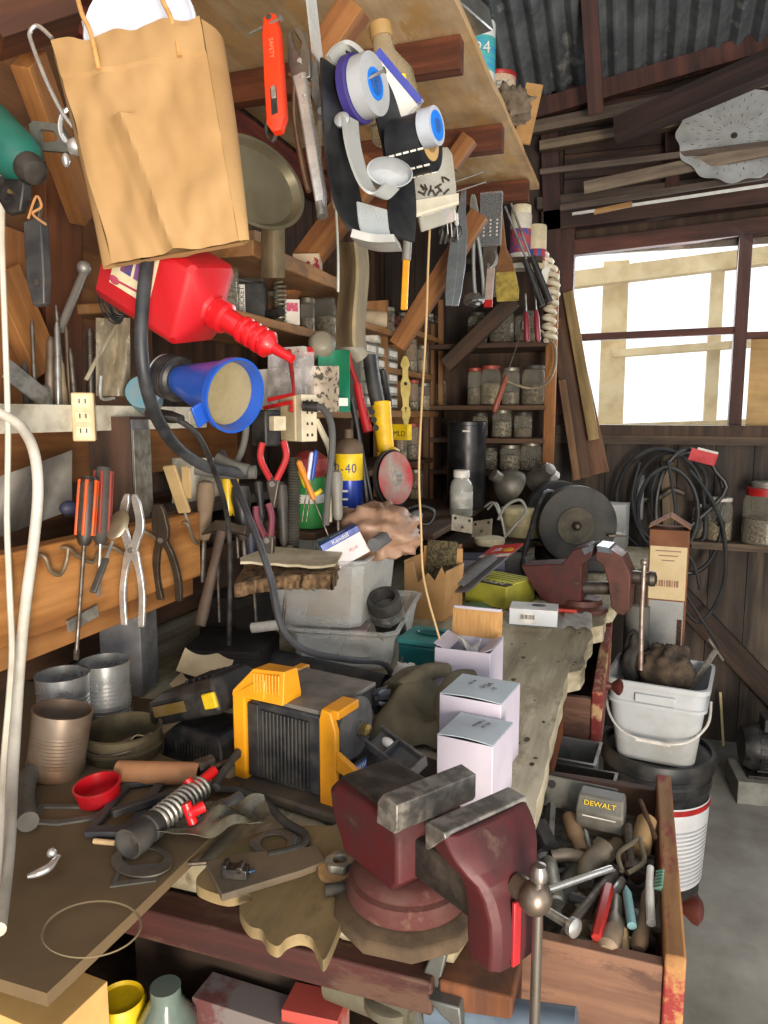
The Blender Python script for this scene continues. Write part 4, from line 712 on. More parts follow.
# ---- dark odds and ends filling the bench behind and beside the bins
DKC = mat('#1f1d1b', .7, 0, '#393430', 12)  # black case, dark box and brown box added to darken the shaded bench
for nm, cat, lb, sz, px, t, rz, m in (('black_case', 'case', 'flat black case added to darken the bench behind the charger', (.17, .16, .07), (232, 640), 1.62, 12, DKC),
    ('dark_box', 'box', 'dark grubby box added to darken the bench under the drop hammer', (.12, .14, .12), (236, 600), 1.85, -8, mat('#2b2622', .85, 0, '#463c32', 10)),
    ('brown_box', 'box', 'small brown box added to darken the bench beside the upper clear bin', (.09, .10, .09), (262, 600), 1.95, 20, mat('#4b3929', .85, 0, '#33271d', 10)),
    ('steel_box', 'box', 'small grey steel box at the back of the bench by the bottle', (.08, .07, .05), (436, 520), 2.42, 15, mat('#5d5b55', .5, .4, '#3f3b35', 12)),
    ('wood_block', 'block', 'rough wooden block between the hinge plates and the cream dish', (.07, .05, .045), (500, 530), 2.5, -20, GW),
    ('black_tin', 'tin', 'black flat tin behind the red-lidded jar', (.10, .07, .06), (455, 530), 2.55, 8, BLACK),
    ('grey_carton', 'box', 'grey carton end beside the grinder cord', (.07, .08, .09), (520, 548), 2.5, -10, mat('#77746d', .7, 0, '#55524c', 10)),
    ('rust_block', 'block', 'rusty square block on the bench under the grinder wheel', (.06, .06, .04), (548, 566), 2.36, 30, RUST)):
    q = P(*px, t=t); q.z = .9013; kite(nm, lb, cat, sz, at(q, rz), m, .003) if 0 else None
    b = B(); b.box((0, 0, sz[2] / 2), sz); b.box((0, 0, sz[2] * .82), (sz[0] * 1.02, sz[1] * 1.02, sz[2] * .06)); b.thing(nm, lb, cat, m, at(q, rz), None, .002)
for pts, t, r, lb, m in ((((384, 500), (400, 510), (420, 506), (434, 512), (428, 524), (410, 520)), 2.5, .007, 'dark cord heaped at the back of the bench by the tan string', BLACK), (((498, 520), (506, 506), (520, 500), (526, 512), (516, 524), (506, 536)), 2.45, .005, 'grey cord looping in front of the cream tub', mat('#6d6d68', .6))):
    b = B(); b.tube([P(x, y, t=t) for x, y in pts], r, 8); b.thing('heaped_wire', lb, 'wire', m)
# ================================================================ LEFT WALL, NEAR PART
# wall cladding and timbers behind the tools
def pq(px, py, **k): return P(px, py, **k)
B().box((WX + .03, .75, 1.70), (.02, 1.7, 1.1)).struct('wall_left.100', wood('#7d5531', '#5d3c20', 'y', 14, '#432812'))
for i, (z, h, c) in enumerate(((1.385, .14, 1), (1.17, .14, 0), (1.0, .16, 0))):
    B().box((WX + .032, .75 + .2, z), (.022, 2.1, h)).struct('wall_left.%03d' % (101 + i), wood('#a9743f' if c else '#6b4c36', '#865530' if c else '#4c3020', 'y', 13, '#5f3214' if c else '#33200f'))
tim = lambda nm, a, c, wd, th, m, y, lb: board(nm, a, c, wd, th, m, y, lb, 'timber', 'loose timbers on the side wall')
LB2 = wood('#b07a42', '#8d5c2d', 'z', 18); 
tim('timber_brace', pq(28, 58, X=-1.0), pq(84, 216, X=-1.08), .06, .035, LB2, (1, 0, 0), 'sunlit orange brace running down behind the brown paper bag')
tim('timber_stud', pq(8, 230, X=-1.12), pq(12, 420, X=-1.12), .09, .035, wood('#a8713a', '#85552a', 'z', 15), (1, 0, 0), 'orange stud behind the white hanging cables')
tim('timber_stud', pq(58, 180, X=-1.14), pq(60, 410, X=-1.14), .10, .03, wood('#7d4922', '#5b3216', 'z', 15), (1, 0, 0), 'darker brown stud behind the row of drill bits')
tim('timber_brace', pq(0, 270, X=-1.08), pq(44, 370, X=-1.08), .07, .03, LB2, (1, 0, 0), 'short orange offcut leaning behind the drill bits')
tim('timber_joist', pq(-10, 30, X=-.98), pq(70, 4, X=-.9), .09, .06, wood('#6b3a1a', '#4a2611', 'z', 16), (0, 0, 1), 'dark orange joist end under the overhead shelf above the wire bail')
# metal channel shelf
cx0, cx1 = pq(-30, 418, X=-.95), pq(206, 418, X=-.95); cy0, cy1 = cx0.y, cx1.y
csz = mat('#d3cdbb', .5, .1, '#9c9481', 16, .42, .7, .05, c3='#746b59')
cs = T('channel_shelf', 'whitewashed steel channel along the wall carrying bits and chisels', 'shelf', (-.95, cy0, 1.43)); L = cy1 - cy0
b = B(); b.box((0, L / 2, .0235), (.003, L, .047)); b.box((-.02, L / 2, .0455), (.04, L, .003)); b.box((-.02, L / 2, .0015), (.04, L, .003)); b.part('steel_channel', csz, cs, .001)
b = B(); b.box((-.12, L / 2, .008), (.2, L, .016)); b.part('shelf_board', DW, cs)
for y in (.33, .62): B().cyl((.0015, y, .012), (.004, y, .012), .006, n=10).part('bolt', OLDST, cs)
B().box((.004, L - .05, .024), (.004, .05, .03)).part('cover_plate', mat('#cfc7b2', .5), cs, .001)
# outlet block on the channel
op = pq(84, 417, X=-.94); ob = T('outlet_block', 'beige three-way electric outlet block clamped on the steel channel', 'outlet', at(op, 35)); OC = mat('#d3bd94', .45, 0, '#b59d72', 14)
b = B(); b.box((0, 0, 0), (.038, .03, .086)); b.part('outlet_body', OC, ob, .003)
for k in range(3):
    b = B(); b.box((0, -.0155, .026 - k * .026), (.026, .002, .019)); f = b.part('socket_face', mat('#dcc9a2', .45), ob, .0006)
    b = B(); b.box((-.005, -.017, .028 - k * .026), (.002, .002, .008)); b.box((.005, -.017, .028 - k * .026), (.002, .002, .008)); b.part('socket_slot', DARK, f)
# galvanised post and the nail rail
gp = pq(137, 690, X=-.93); po = T('metal_clad_post', 'timber post clad in zinc sheet standing on the workbench behind the tin cans', 'post', at((-.965, 1.215, .9012), 14))
b = B(); b.box((0, 0, .275), (.085, .085, .55)); b.part('zinc_cladding', mat('#84858a', .5, .3, '#5d5b57', 14, .36, .66, .06, c3='#a5a39b'), po, .002); b = B(); b.box((0, -.005, .45), (.0835, .084, .21)); b.part('post_timber', wood('#4d3423', '#362418'), po)
b = B(); b.box((.0445, 0, .42), (.002, .08, .22)); b.part('side_plate', GALV, po)
ry0, ry1 = pq(-20, 560, X=-.86).y, pq(203, 540, X=-.86).y
nr = T('nail_rail', 'sunlit orange plank rail with bent nails holding pliers and screwdrivers', 'rail', (-.885, ry0, 1.12)); L = ry1 - ry0
b = B(); b.loft([[(-.019, 0, 0), (.019, 0, 0), (.019, 0, .138), (-.019, 0, .138)], [(-.019, L, 0), (.019, L, 0), (.019, L, .138), (-.019, L, .138)]]); b.part('rail_plank', wood('#c08a50', '#9c6732', 'y', 13, '#6b421e', .7, .6), nr, .004)
b = B(); b.box((-.012, L / 2, -.022), (.02, L, .04)); b.part('lower_strip', wood('#a87440', '#845528', 'y', 13), nr, .003)
def nail(parent, pts, r=.0035, m=None): return B().tube(pts, r, 8).part('bent_nail', m or mat('#8a7a62', .5, .6, '#5d4c38', 26), parent)
rr = lambda px, py: pq(px, py, X=-.866) - nr.location
for pts in ([(38, 556), (44, 570), (54, 574), (60, 562), (62, 548)], [(62, 548), (72, 556), (86, 562), (92, 554)], [(96, 546), (108, 548), (118, 553)], [(140, 532), (150, 538), (160, 545)], [(182, 524), (188, 540), (194, 544)]):
    q = [rr(*p) for p in pts]; nail(nr, [q[0] + V((-.01, 0, 0))] + [v_ + V((.012, 0, 0)) for v_ in q])
b = B(); b.box((0, 0, 0), (.004, .07, .02)); o = b.part('metal_scrap', mat('#9a978f', .5, .6, '#5c564c', 30), nr); o.location = rr(80, 618) + V((.006, 0, -.0)); o.rotation_euler = (R(8), 0, 0)
# ---- tools on the nail rail
def grip(b, p, r, z0, z1, n=14): b.lathe([(r * .6, z0), (r, z0 + .004), (r * .92, (z0 + z1) / 2), (r, z1 - .006), (r * .6, z1)], n)
def screwdriver(label, a, c, X, hm, shaft, hl=.42, r=.013, rib=None):
    m, L = hang(pq(*a, X=X), pq(*c, X=X)); t = T('screwdriver', label, 'screwdriver', m)
    b = B(); h0 = L * (1 - hl); b.lathe([(r * .5, h0), (r * .75, h0 + .006), (r, h0 + .02), (r, L - .012), (r * .8, L - .002), (r * .3, L)], 12); b.part('handle', hm, t)
    if rib:
        for k in range(6): x = 2 * PI * k / 6; B().box((r * .98 * math.cos(x), r * .98 * math.sin(x), (h0 + L) / 2 + .005), (.0045, .0045, L * hl * .8)).part('grip_stripe', rib, t, .001)
    b = B(); b.cyl((0, 0, .012), (0, 0, h0 + .002), .0032, n=10); b.loft([[(-.0045, -.0006, 0), (.0045, -.0006, 0), (.0045, .0006, 0), (-.0045, .0006, 0)], [(-.0035, -.003, .016), (.0035, -.003, .016), (.0035, .003, .016), (-.0035, .003, .016)]]); b.part('shaft', shaft, t); return t
screwdriver('long screwdriver with an orange and black ribbed handle on the nail rail', (89, 476), (76, 660), -.83, mat('#1e1b1a', .35), OLDST, .38, .0145, mat('#d5541d', .35))
screwdriver('screwdriver with a fat black and red rubber handle behind the orange one', (104, 466), (98, 596), -.845, mat('#2c2a2a', .6), STEEL, .6, .015, mat('#8e2e26', .5))
def pliers(name, label, cat, a, c, X, m, hm=None, spread=.022, jaw=.26, th=.006, closed=.4, piv=.0055, y=(0, 1, 0), wk=1):
    M_, L = hang(pq(*a, X=X), pq(*c, X=X), y); t = T(name, label, cat, M_); pz = L * (1 - jaw)
    for s in (-1, 1):
        pth = [(s * spread * .95, 0, 0), (s * spread * 1.1, 0, L * .25), (s * spread * .65, 0, pz * .8), (-s * .001, 0, pz), (-s * .009 * closed - s * .004, 0, pz + L * jaw * .45), (-s * .004 * closed - s * .0015, 0, L)]
        b = B(); q = smooth(pth, 6); n = len(q); rings = []
        for i, p in enumerate(q):
            k = i / (n - 1); w = .0042 * wk + .004 * wk * math.exp(-((k - (1 - jaw)) / .12) ** 2) + (.002 if .72 < k < .96 else 0) - (.002 if k > .97 else 0)
            rings.append([(p.x + w, -th / 2 + s * .001, p.z), (p.x + w, th / 2 + s * .001, p.z), (p.x - w, th / 2 + s * .001, p.z), (p.x - w, -th / 2 + s * .001, p.z)])
        b.loft(rings); pt = b.part('jaw_half', m, t, .0012)
        if hm:
            b = B(); e = int(n * .52); b.tube([(p.x, p.y + s * .001, p.z) for p in q[:e]], lambda k: .0062 if k > .04 else .004, 10, 0); b.part('grip', hm, pt)
    b = B(); b.cyl((0, -th * .9, pz), (0, th * .9, pz), piv, n=14); b.part('rivet', STEEL, t); return t
pliers('slip_joint_pliers', 'bright steel channel pliers with long bare handles hanging on the nail rail', 'pliers', (131, 494), (133, 626), -.835, CHROME, None, .018, .42, closed=1.7, wk=1.5)
pliers('old_pliers', 'dark rusty slip-joint pliers hanging beside the post on the nail rail', 'pliers', (158, 504), (170, 600), -.84, mat('#4f463c', .5, .7, '#362a20', 30), None, .021, .36, wk=1.6, th=.009)
sp = pq(120, 527, X=-.82); m_, L = hang(pq(124, 512, X=-.82), pq(93, 592, X=-.82)); t = T('feeler_spoon', 'old metal spoon with dark handle hung over the bright pliers', 'spoon', m_)
b = B(); b.ell((0, -.004, L * .82), (.021, .006, .028), 20, 10); b.part('bowl', mat('#b3a68c', .35, .8, '#8a7c62', 18), t); b = B(); b.tube([(0, 0, L * .62), (0, 0, L * .4)], .003, 8); b.part('shank', STEEL, t); b = B(); b.box((0, 0, L * .2), (.012, .006, L * .42)); b.part('handle', mat('#3c3a37', .5), t, .002)
m_, L = hang(pq(168, 462, X=-.88), pq(194, 540, X=-.86)); t = T('putty_knife', 'beige folded sheet scraper with a steel rod stuck behind the nail rail', 'scraper', m_)
b = B(); b.box((0, 0, L * .66), (.028, .008, L * .6)); b.box((.022, .006, L * .72), (.02, .004, L * .4), (0, .3, 0)); b.part('sheet_handle', mat('#a99065', .6, 0, '#84704c', 12), t, .002); b = B(); b.cyl((0, 0, 0), (0, 0, L * .45), .003, n=8); b.part('rod', STEEL, t)
t = T('drop_hammer', 'old hammer with curved rusty head and wooden handle hanging right of the nail rail', 'hammer', frame(pq(200, 626, X=-.80), pq(222, 530, X=-.80) - pq(200, 626, X=-.80), (0, 1, 0)))
L = (pq(222, 530, X=-.80) - pq(200, 626, X=-.80)).length
b = B(); b.lathe([(.011, 0), (.0125, .03), (.0095, L * .7), (.011, L)], 14, sx=1, sy=.8); b.part('handle', mat('#57473a', .6, 0, '#3b3029', 14), t)
b = B(); b.loft([[(x, -w, z - w), (x, w, z - w), (x, w, z + w * .8), (x, -w, z + w * .8)] for x, z, w in ((-.045, L - .012, .002), (-.03, L + .0, .007), (-.012, L + .008, .012), (.015, L + .008, .012), (.04, L + .004, .009), (.056, L + .002, .011), (.06, L + .002, .011))]); b.part('head', mat('#5e5449', .5, .7, '#40362d', 24), t, .002)
# ---- white cables at the picture's left side, hanging in front of the rail
WC = mat('#d3cdbf', .45, 0, '#a89f8d', 10)
b = B(); b.tube([pq(x, y, t=t) for x, y, t in ((3, 175, 1.1), (2, 240, 1.1), (5, 330, 1.1), (8, 430, 1.1), (7, 520, 1.09), (10, 600, 1.05), (12, 650, 1.02), (9, 700, .99), (4, 760, .95), (0, 840, .84), (-8, 940, .71))], .0042, 8); b.thing('thin_white_cable', 'thin white cable hanging the full height beside the thicker grey one', 'cable', WC)
b = B(); b.tube([pq(x, y, t=t) for x, y, t in ((-8, 410, 1.1), (6, 416, 1.1), (22, 428, 1.1), (34, 452, 1.08), (38, 490, 1.08), (34, 540, 1.08), (26, 600, 1.07), (20, 660, 1.06), (16, 720, 1.04), (12, 780, .98), (8, 850, .85), (-2, 930, .72))], .0078, 12); b.thing('thick_grey_cable', 'thick pale grey cable bending over the channel and down to the table', 'cable', mat('#c3bfb4', .5, 0, '#97907f', 10))
# ---- bits, chisels and bars standing behind the channel
bits = [((32, 320), (35, 408), .0045, 'chisel bit', OLDST), ((56, 305), (66, 412), .0045, 'thin twisted drill bit', OLDST), ((51, 337), (49, 412), .0095, 'fat steel punch', mat('#85796a', .4, .7, '#5b4c3e', 20)), ((70, 348), (76, 410), .006, 'short dark drift punch', OLDST), ((60, 360), (65, 412), .008, 'tan pencil-thick rod', mat('#8a7a60', .6, .3)), ((90, 328), (90, 396), .0085, 'threaded stud with a machined tip', mat('#77706a', .35, .85, '#4a433c', 30)), ((57, 322), (58, 410), .006, 'slim rod behind the fat punch', STEEL), ((44, 385), (46, 412), .012, 'stubby pipe nipple', GALV), ((66, 325), (70, 410), .0045, 'slender centre punch', mat('#5d5044', .5, .6)), ((24, 362), (28, 412), .007, 'dark stub of rod near the white cables', DARK)]
for i, (a, c, r, lb, m) in enumerate(bits):
    A, C_ = pq(*a, X=-1.0 - .008 * (i % 3)), pq(*c, X=-1.0 - .008 * (i % 3)); C_.z = 1.447; mw, L = hang(A, C_); b = B(); b.lathe([(r, 0), (r, L * .55), (r * .85, L * .6), (r * .85, L * .93), (r * .4, L)], 12)
    if 'threaded' in lb:
        for k in range(9): b.lathe([(r * .7, L * .72 + k * .004), (r * .98, L * .72 + k * .004 + .001), (r * .7, L * .72 + k * .004 + .003)], 12)
    b.thing('punch_rod', lb + ' standing behind the steel channel', 'rod', m, mw)
board('steel_bar', pq(6, 368, X=-.985), pq(46, 400, X=-.985), .035, .004, STEEL, (1, 0, 0), 'flat bright steel bar leaning behind the channel near the white cables', 'bar')
b = B(); b.cyl(pq(60, 330, X=-1.03), pq(84, 272, X=-1.05), .008, n=14); b.ell(pq(84, 268, X=-1.05), (.014, .014, .014), 14, 8); b.thing('bent_pipe', 'bright pipe handle slanting up behind the drill bits', 'pipe', mat('#9d9c98', .4, .6))
b = B(); b.tube([pq(120, 320, X=-.99), pq(102, 350, X=-.97), pq(86, 380, X=-.98)], .004, 6); b.grid(lambda u, v_: pq(96 + 34 * u, 318 + 78 * v_, X=-.985 + .02 * math.sin(7 * u + 3 * v_) + .01 * noise.noise(V((u * 6, v_ * 6, 4)))), 22, 22, .0006); b.thing('clear_poly_bag', 'crinkled clear poly bag stuffed between the coil and the channel', 'bag', mat('#c6bba4', .2, 0, '#8f8267', 10, .45, .75, 0, .5))
b = B(); b.tube([pq(101, 376, X=-.96), pq(101, 398, X=-.96), pq(114, 398, X=-.96)], .003, 8); b.thing('bent_wire_hook', 'small bent bright wire hook standing on the channel', 'hook', CHROME)
# black wire coils behind the jug
for i, (c, r, n, lb) in enumerate((((117, 290), .055, 7, 'coil of black wire hanging behind the paper bag and red jug'), ((182, 318), .06, 6, 'grey wire coil lying between the red jug and blue funnel'))):
    o = pq(*c, X=-.93 if i == 0 else -.80); b = B()
    for k in range(n): b.tube([(.004 * k - .012 + .004 * math.sin(3 * a + k), (r * (.55 if i == 0 else 1.0) - k * .002) * math.cos(a), (r * (1.1 if i == 0 else .55) - k * .003) * math.sin(a)) for a in [2 * PI * j / 18 for j in range(18)]], .0016, 6, 3, True)
    b.thing('wire_coil', lb, 'wire coil', [BLACK, mat('#4b4843', .5, .4)][i], at(o, -20 if i == 0 else 10, 15 * i))
b = B(); b.lathe([(.028, 0), (.034, .0), (.034, .045), (.028, .045)], 26); b.thing('blue_tape_roll', 'roll of pale blue tape leaning behind the blue funnel', 'tape', mat('#5a8fa3', .5, 0, '#a08b66', 10), at(pq(146, 400, X=-.95) + V((0, 0, -.0)), 30, 70))
# ================================================================ RED JUG AND BLUE FUNNEL
jb_ = pq(135, 306, t=1.10); nk = pq(212, 314, t=1.03); je = pq(298, 364, t=.97)
JP0, JP1 = pq(126, 258, t=1.10), pq(218, 314, t=1.05)
jm = frame(JP0, JP1 - JP0, V((-.1, 1, .3))); jg = T('oil_jug', 'bright red square oil jug with corrugated spout lying on its side under the paper bag', 'jug', jm); L = (JP1 - JP0).length
rq = lambda w_, d_, z, c=.018: [(x, y, z) for x, y in ((-w_ + c, -d_), (w_ - c, -d_), (w_, -d_ + c), (w_, d_ - c), (w_ - c, d_), (-w_ + c, d_), (-w_, d_ - c), (-w_, -d_ + c))]
JR = mat('#b5141d', .5, 0, '#980f18', 9)
b = B(); b.loft([rq(.056, .046, 0, .01), rq(.06, .05, .006, .01), rq(.06, .05, L * .82, .01), rq(.056, .046, L * .86, .01), rq(.027, .027, L * .935, .012), rq(.021, .021, L * .95, .012), rq(.021, .021, L, .012)]); b.part('jug_body', JR, jg, .004, ang=.5)
b = B(); b.box((-.012, -.0505, L * .36), (.072, .0012, L * .42)); lb_ = b.part('paper_label', mat('#ddd2b0', .6, 0, '#c3b48c', 12), jg)
for k in range(2): B().box((-.018 , -.0515, L * (.29 + .14 * k)), (.036, .0008, L * .11)).part('label_picture', mat(['#3d4a86', '#7c5a94'][k], .5, 0, '#8d4a6b', 80), lb_)
b = B(); b.tube([(.016, -.052, L * .2), (.013, -.052, L * .5)], .0016, 6); b.ell((.017, -.052, L * .2), (.006, .001, .01), 10, 6); b.part('label_drawing', mat('#b5305a', .5), lb_); words('Oil', .02, at((-.04, -.0518, L * .42), 0, 0, 0) @ FRONT, mat('#b8324e'), lb_)
sL = (je - nk).length; b = B(at((0, 0, L - .004))); pr = [(.0225, 0)]
for k in range(8): pr += [(.0225, .001 + k * .0025), (.0205, .002 + k * .0025)]
pr += [(.017, .022), (.016, .045)]; z = .047
for k in range(4): pr += [(.0155, z), (.0195, z + .004), (.0195, z + .010), (.0155, z + .013)]; z += .0135
pr += [(.014, z + .002), (.008, z + .008), (.006, z + .04), (.004, z + .04)]
b.lathe(pr, 26); sp_ = b.part('spout', REDPL, jg)
fa, fb = pq(166, 376, t=1.07), pq(236, 396, t=.985); fmw = frame(fa, fb - fa); L = (fb - fa).length; fu = T('funnel', 'blue plastic funnel with a wide dusty mouth turned towards the room', 'funnel', fmw); FB = mat('#1d4da8', .3, 0, '#1a3d86', 10, coat=.2)
b = B(); b.lathe([(.017, .0), (.018, .02), (.021, .035), (.047, L - .012), (.05, L - .01), (.0505, L), (.047, L), (.044, L - .012), (.019, .036), (.014, .02), (.013, 0)], 40, cap=(False, False)); b.part('cone', FB, fu)
b = B(); b.lathe([(.002, L - .021), (.0415, L - .018), (.0425, L - .017), (.002, L - .0195)], 36, cap=(True, True)); b.part('strainer', mat('#8f8262', .6, .2, '#6f633f', 14), fu)
b = B(); b.lathe([(.024, -.005), (.03, -.003), (.031, .004), (.029, .03), (.024, .034)], 30, cap=(True, True))
for k in range(5): b.lathe([(.029, .004 + k * .0055), (.0325, .005 + k * .0055), (.0325, .0075 + k * .0055), (.029, .0085 + k * .0055)], 30)
b.part('black_collar', BLACK, fu)
b = B(); b.box((.03, -.044, L - .012), (.03, .022, .005), (0, 0, .6)); b.part('hanging_tab', FB, fu, .002)
b = B(); b.tube([(.03 * math.cos(a), .03 * math.sin(a), .0) for a in [2 * PI * k / 16 for k in range(16)]], .0018, 6, 3, True); b.part('wire_ring', CHROME, fu)
# black trouble-lamp cord draped over jug and funnel, down to the rail
b = B(); b.tube([pq(x, y, t=t) for x, y, t in ((151, 236, 1.02), (144, 290, .985), (141, 340, .98), (146, 385, 1.0), (158, 420, 1.06), (178, 448, 1.14), (205, 466, 1.2), (232, 472, 1.25), (250, 474, 1.3))], .0092, 12); b.thing('thick_black_cord', 'thick black cord running down across the red jug past the funnel', 'cord', mat('#232528', .5, 0, '#4a4b4e', 10))
b = B(); b.tube([pq(x, y, t=t) for x, y, t in ((148, 412, 1.12), (162, 417, 1.1), (178, 420, 1.1), (198, 436, 1.12), (214, 470, 1.18), (226, 510, 1.25), (230, 560, 1.3), (229, 645, 1.36))], .0045, 8); b.lathe([(.0, 0)] * 1 + [(.009, .0), (.009, .05), (.005, .06)], 12, pq(158, 416, t=1.1)) if 0 else None; b.thing('thin_black_cord', 'thinner black cord plugged at the channel and hanging to the bench', 'cord', BLACK)
mw, L = hang(pq(182, 419, t=1.1), pq(147, 413, t=1.13)); b = B(); b.lathe([(.006, 0), (.0095, .005), (.0095, L * .7), (.006, L)], 14); b.thing('cord_plug', 'black cord plug lying against the steel channel cover plate', 'plug', BLACK, mw)
for i, (pts, r, lb) in enumerate(((((216, 458), (232, 466), (248, 470)), .0105, 'grey rubber hose piece with open end under the blue funnel'), (((196, 468), (222, 472), (256, 472)), .012, 'second grey hose piece lying just below the first'), (((232, 470), (242, 450), (246, 425), (240, 405)), .006, 'thin grey hose bending up behind the blue funnel'))):
    b = B(); b.tube([pq(x, y, t=1.27 + .02 * i) for x, y in pts], r, 14); b.thing('grey_hose', lb, 'hose', mat('#55544f', .7, 0, '#3e3c38', 12))
# newspaper bundle and things on the lower ledge
lg = board('ledge_board', (-1.02, 1.25, 1.255), (-1.02, 2.3, 1.255), .26, .02, DW, (0, 0, 1), 'dark ledge board along the wall holding newspapers and handles', 'shelf')
b = B()
for k in range(5): b.grid(lambda u, v_: pq(172 + 50 * u, 458 + 46 * v_, X=-.965 + .006 * k + .02 * math.sin(4 * u + 2.2 * v_ + k) - .03 * v_), 16, 14, .0006)
b.thing('newspaper_wad', 'wad of folded pale newspaper tucked behind the nail rail', 'newspaper', mat('#bfb7a5', .85, 0, '#8d8674', 30, .42, .7, c3='#6e685b'))
b = B(); b.grid(lambda u, v_: pq(-4 + 76 * u, 478 + 60 * v_ - 28 * u, X=-1.03 + .03 * math.sin(5 * u + 2 * v_)), 18, 14, .0006); b.thing('grey_plastic_sack', 'grey plastic sack tucked behind the nail rail by the white cables', 'sack', mat('#8f8a82', .35, 0, '#5f5a53', 9))
b = B(); b.ell(pq(69, 508, X=-.99), (.014, .02, .014), 14, 8); b.thing('blue_stopper', 'dark blue round knob lying behind the nail rail', 'knob', mat('#1b2a55', .35))
# ================================================================ UPPER LEFT: BAG, WIRE BAIL, DRILL, KNIVES
KB = mat('#ab885a', .75, 0, '#987648', 6, .4, .7, .06)
bp = pq(150, 135, t=.98); bl, br, tl, tr = pq(110, 262, t=.98), pq(240, 242, t=.96), pq(52, 42, t=1.0), pq(202, 20, t=.97)
bgz = ((tl + tr) / 2 - (bl + br) / 2); bgm = frame((bl + br) / 2, bgz, V((-.2, 1, 0))); bg = T('paper_bag', 'brown kraft paper carrier bag hanging overhead with white lids inside', 'bag', bgm); Hh = bgz.length; inv = bgm.inverted()
c4 = [inv @ p for p in (bl, br, tr, tl)]
def bagf(u, v_, dy, yy):
    lo = c4[0].lerp(c4[1], u); hi = c4[3].lerp(c4[2], u); p = lo.lerp(hi, v_)
    p.y = yy * (1 - .8 * (1 - v_) ** 2) + dy * (.008 * noise.noise(V((u * 3.1, v_ * 3.7, 2))) + .005 * noise.noise(V((u * 8, v_ * 7, 5))) + .012 * max(0, 1 - abs(u - .27 - .25 * (1 - v_)) * 9) * (v_ < .62) + (.004 if v_ > .84 else 0))
    return p
b = B(); b.grid(lambda u, v_: bagf(u, v_, -1, .0) + V((0, 0, .004 * math.sin(u * 19) * (v_ > .97))), 46, 60); b.grid(lambda u, v_: bagf(u, v_, .4, .08), 20, 24)
for uu in (0, 1): b.grid(lambda u, v_: bagf(uu, v_, 0, 0).lerp(bagf(uu, v_, 0, 0), 0) + V(((-.018 if uu == 0 else .012) * math.sin(PI * u), (.08 * u) * (1 - .8 * (1 - v_) ** 2), 0)), 10, 24)
b.grid(lambda u, v_: bagf(u, 0, 0, .0) + V((0, .006 + .01 * v_, 0)), 12, 6)
b.part('bag_body', KB, bg)
for uu in (.28, .82):
    p = bagf(uu, 1, 0, -.004); b = B(); b.tube([p + V((0, -.002, -.05)), p + V((0, -.003, 0)), p + V((-.006, -.004, .03)), p + V((-.01, .002, .075))], .0032, 8); b.part('twisted_handle', mat('#c99a5f', .8, 0, '#a97a45', 60), bg)
b = B(); b.x = Matrix.Translation(c4[3].lerp(c4[2], .5) + V((0, .045, .03))) @ Matrix.Rotation(R(90), 4, 'X')
b.lathe([(.002, .012), (.075, .012), (.08, .006), (.082, .0), (.085, -.002), (.085, -.008), (.08, -.01)], 44); bl_ = b.thing('food_container', 'translucent white round container lid sticking out of the kraft paper bag', 'lid', mat('#d5d9e6', .35, 0, '#b9bccb', 7), bgm)
b = B(); b.grid(lambda u, v_: c4[3].lerp(c4[2], .1 + .78 * u) + V((0, .06 + .01 * math.sin(11 * u), -.03 + .10 * v_ * (1 - .25 * abs(math.sin(5 * u))))), 30, 10, .0006); b.thing('clear_bag_liner', 'crinkled clear plastic behind the white lid inside the kraft bag', 'bag', mat('#dcdfe2', .2, 0, '#a5a8ac', 9, .45, .72, 0, .45), bgm)
b = B(); b.tube([pq(x, y, t=1.03) for x, y in ((52, 38), (38, 26), (30, 32), (32, 44), (46, 80), (62, 112), (74, 128))], .003, 8); b.tube([pq(x, y, t=1.05) for x, y in ((66, 88), (70, 104), (72, 126))], .003, 8); w_ = b.thing('wire_bail', 'bent chrome wire bail with spring fastener hanging left of the kraft bag', 'wire bail', CHROME)
b = B(); cc = [pq(70 + 11 * math.cos(a) + .5 * k / 6, 126 + 22 * math.sin(a) * .8, t=1.04) for k, a in enumerate([R(x * 30) for x in range(30)])]; b.tube(cc, .003, 8, 2); b.part('spring', CHROME, w_)
b = B(); b.plate(*[[((p - pq(45, 138, t=1.06)).x, (p - pq(45, 138, t=1.06)).z) for p in (pq(x, y, t=1.06) for x, y in q)] for q in ([(28, 124), (34, 121), (68, 128), (80, 146), (78, 156), (40, 150), (30, 142)], [(40, 132), (44, 130), (60, 134), (64, 140), (62, 144), (44, 143), (41, 140)])], -.004, .004); b.thing('steel_buckle', 'grey steel buckle plate hanging on the chrome wire bail', 'buckle', mat('#8b8c84', .4, .7, '#5f5d55', 20), Matrix.Translation(pq(45, 138, t=1.06)))
b = B(); b.ell(pq(76, 147, t=1.03), (.013, .013, .012), 14, 10); b.ell(pq(66, 160, t=1.04), (.006, .006, .01), 10, 8); b.thing('chrome_fastener', 'small chrome knob and drop at the end of the wire bail', 'knob', CHROME)
dm, L = hang(pq(-14, 128, t=1.05), pq(32, 170, t=1.0)); dr = T('green_drill', 'dark green power drill nose poking in above the leather sheaths', 'drill', dm); b = B(); b.lathe([(.02, .012), (.026, .02), (.034, .035), (.04, L)], 24); b.part('drill_body', mat('#1c6256', .35, 0, '#164b42', 14), dr); b = B(); b.lathe([(.008, -.012), (.016, -.01), (.021, .0), (.02, .014)], 20); b.part('nose', mat('#2c2d2e', .35, .4), dr); b = B(); b.ell((.01, -.034, .06), (.012, .006, .012), 14, 8); b.part('knob', BLACK, dr)
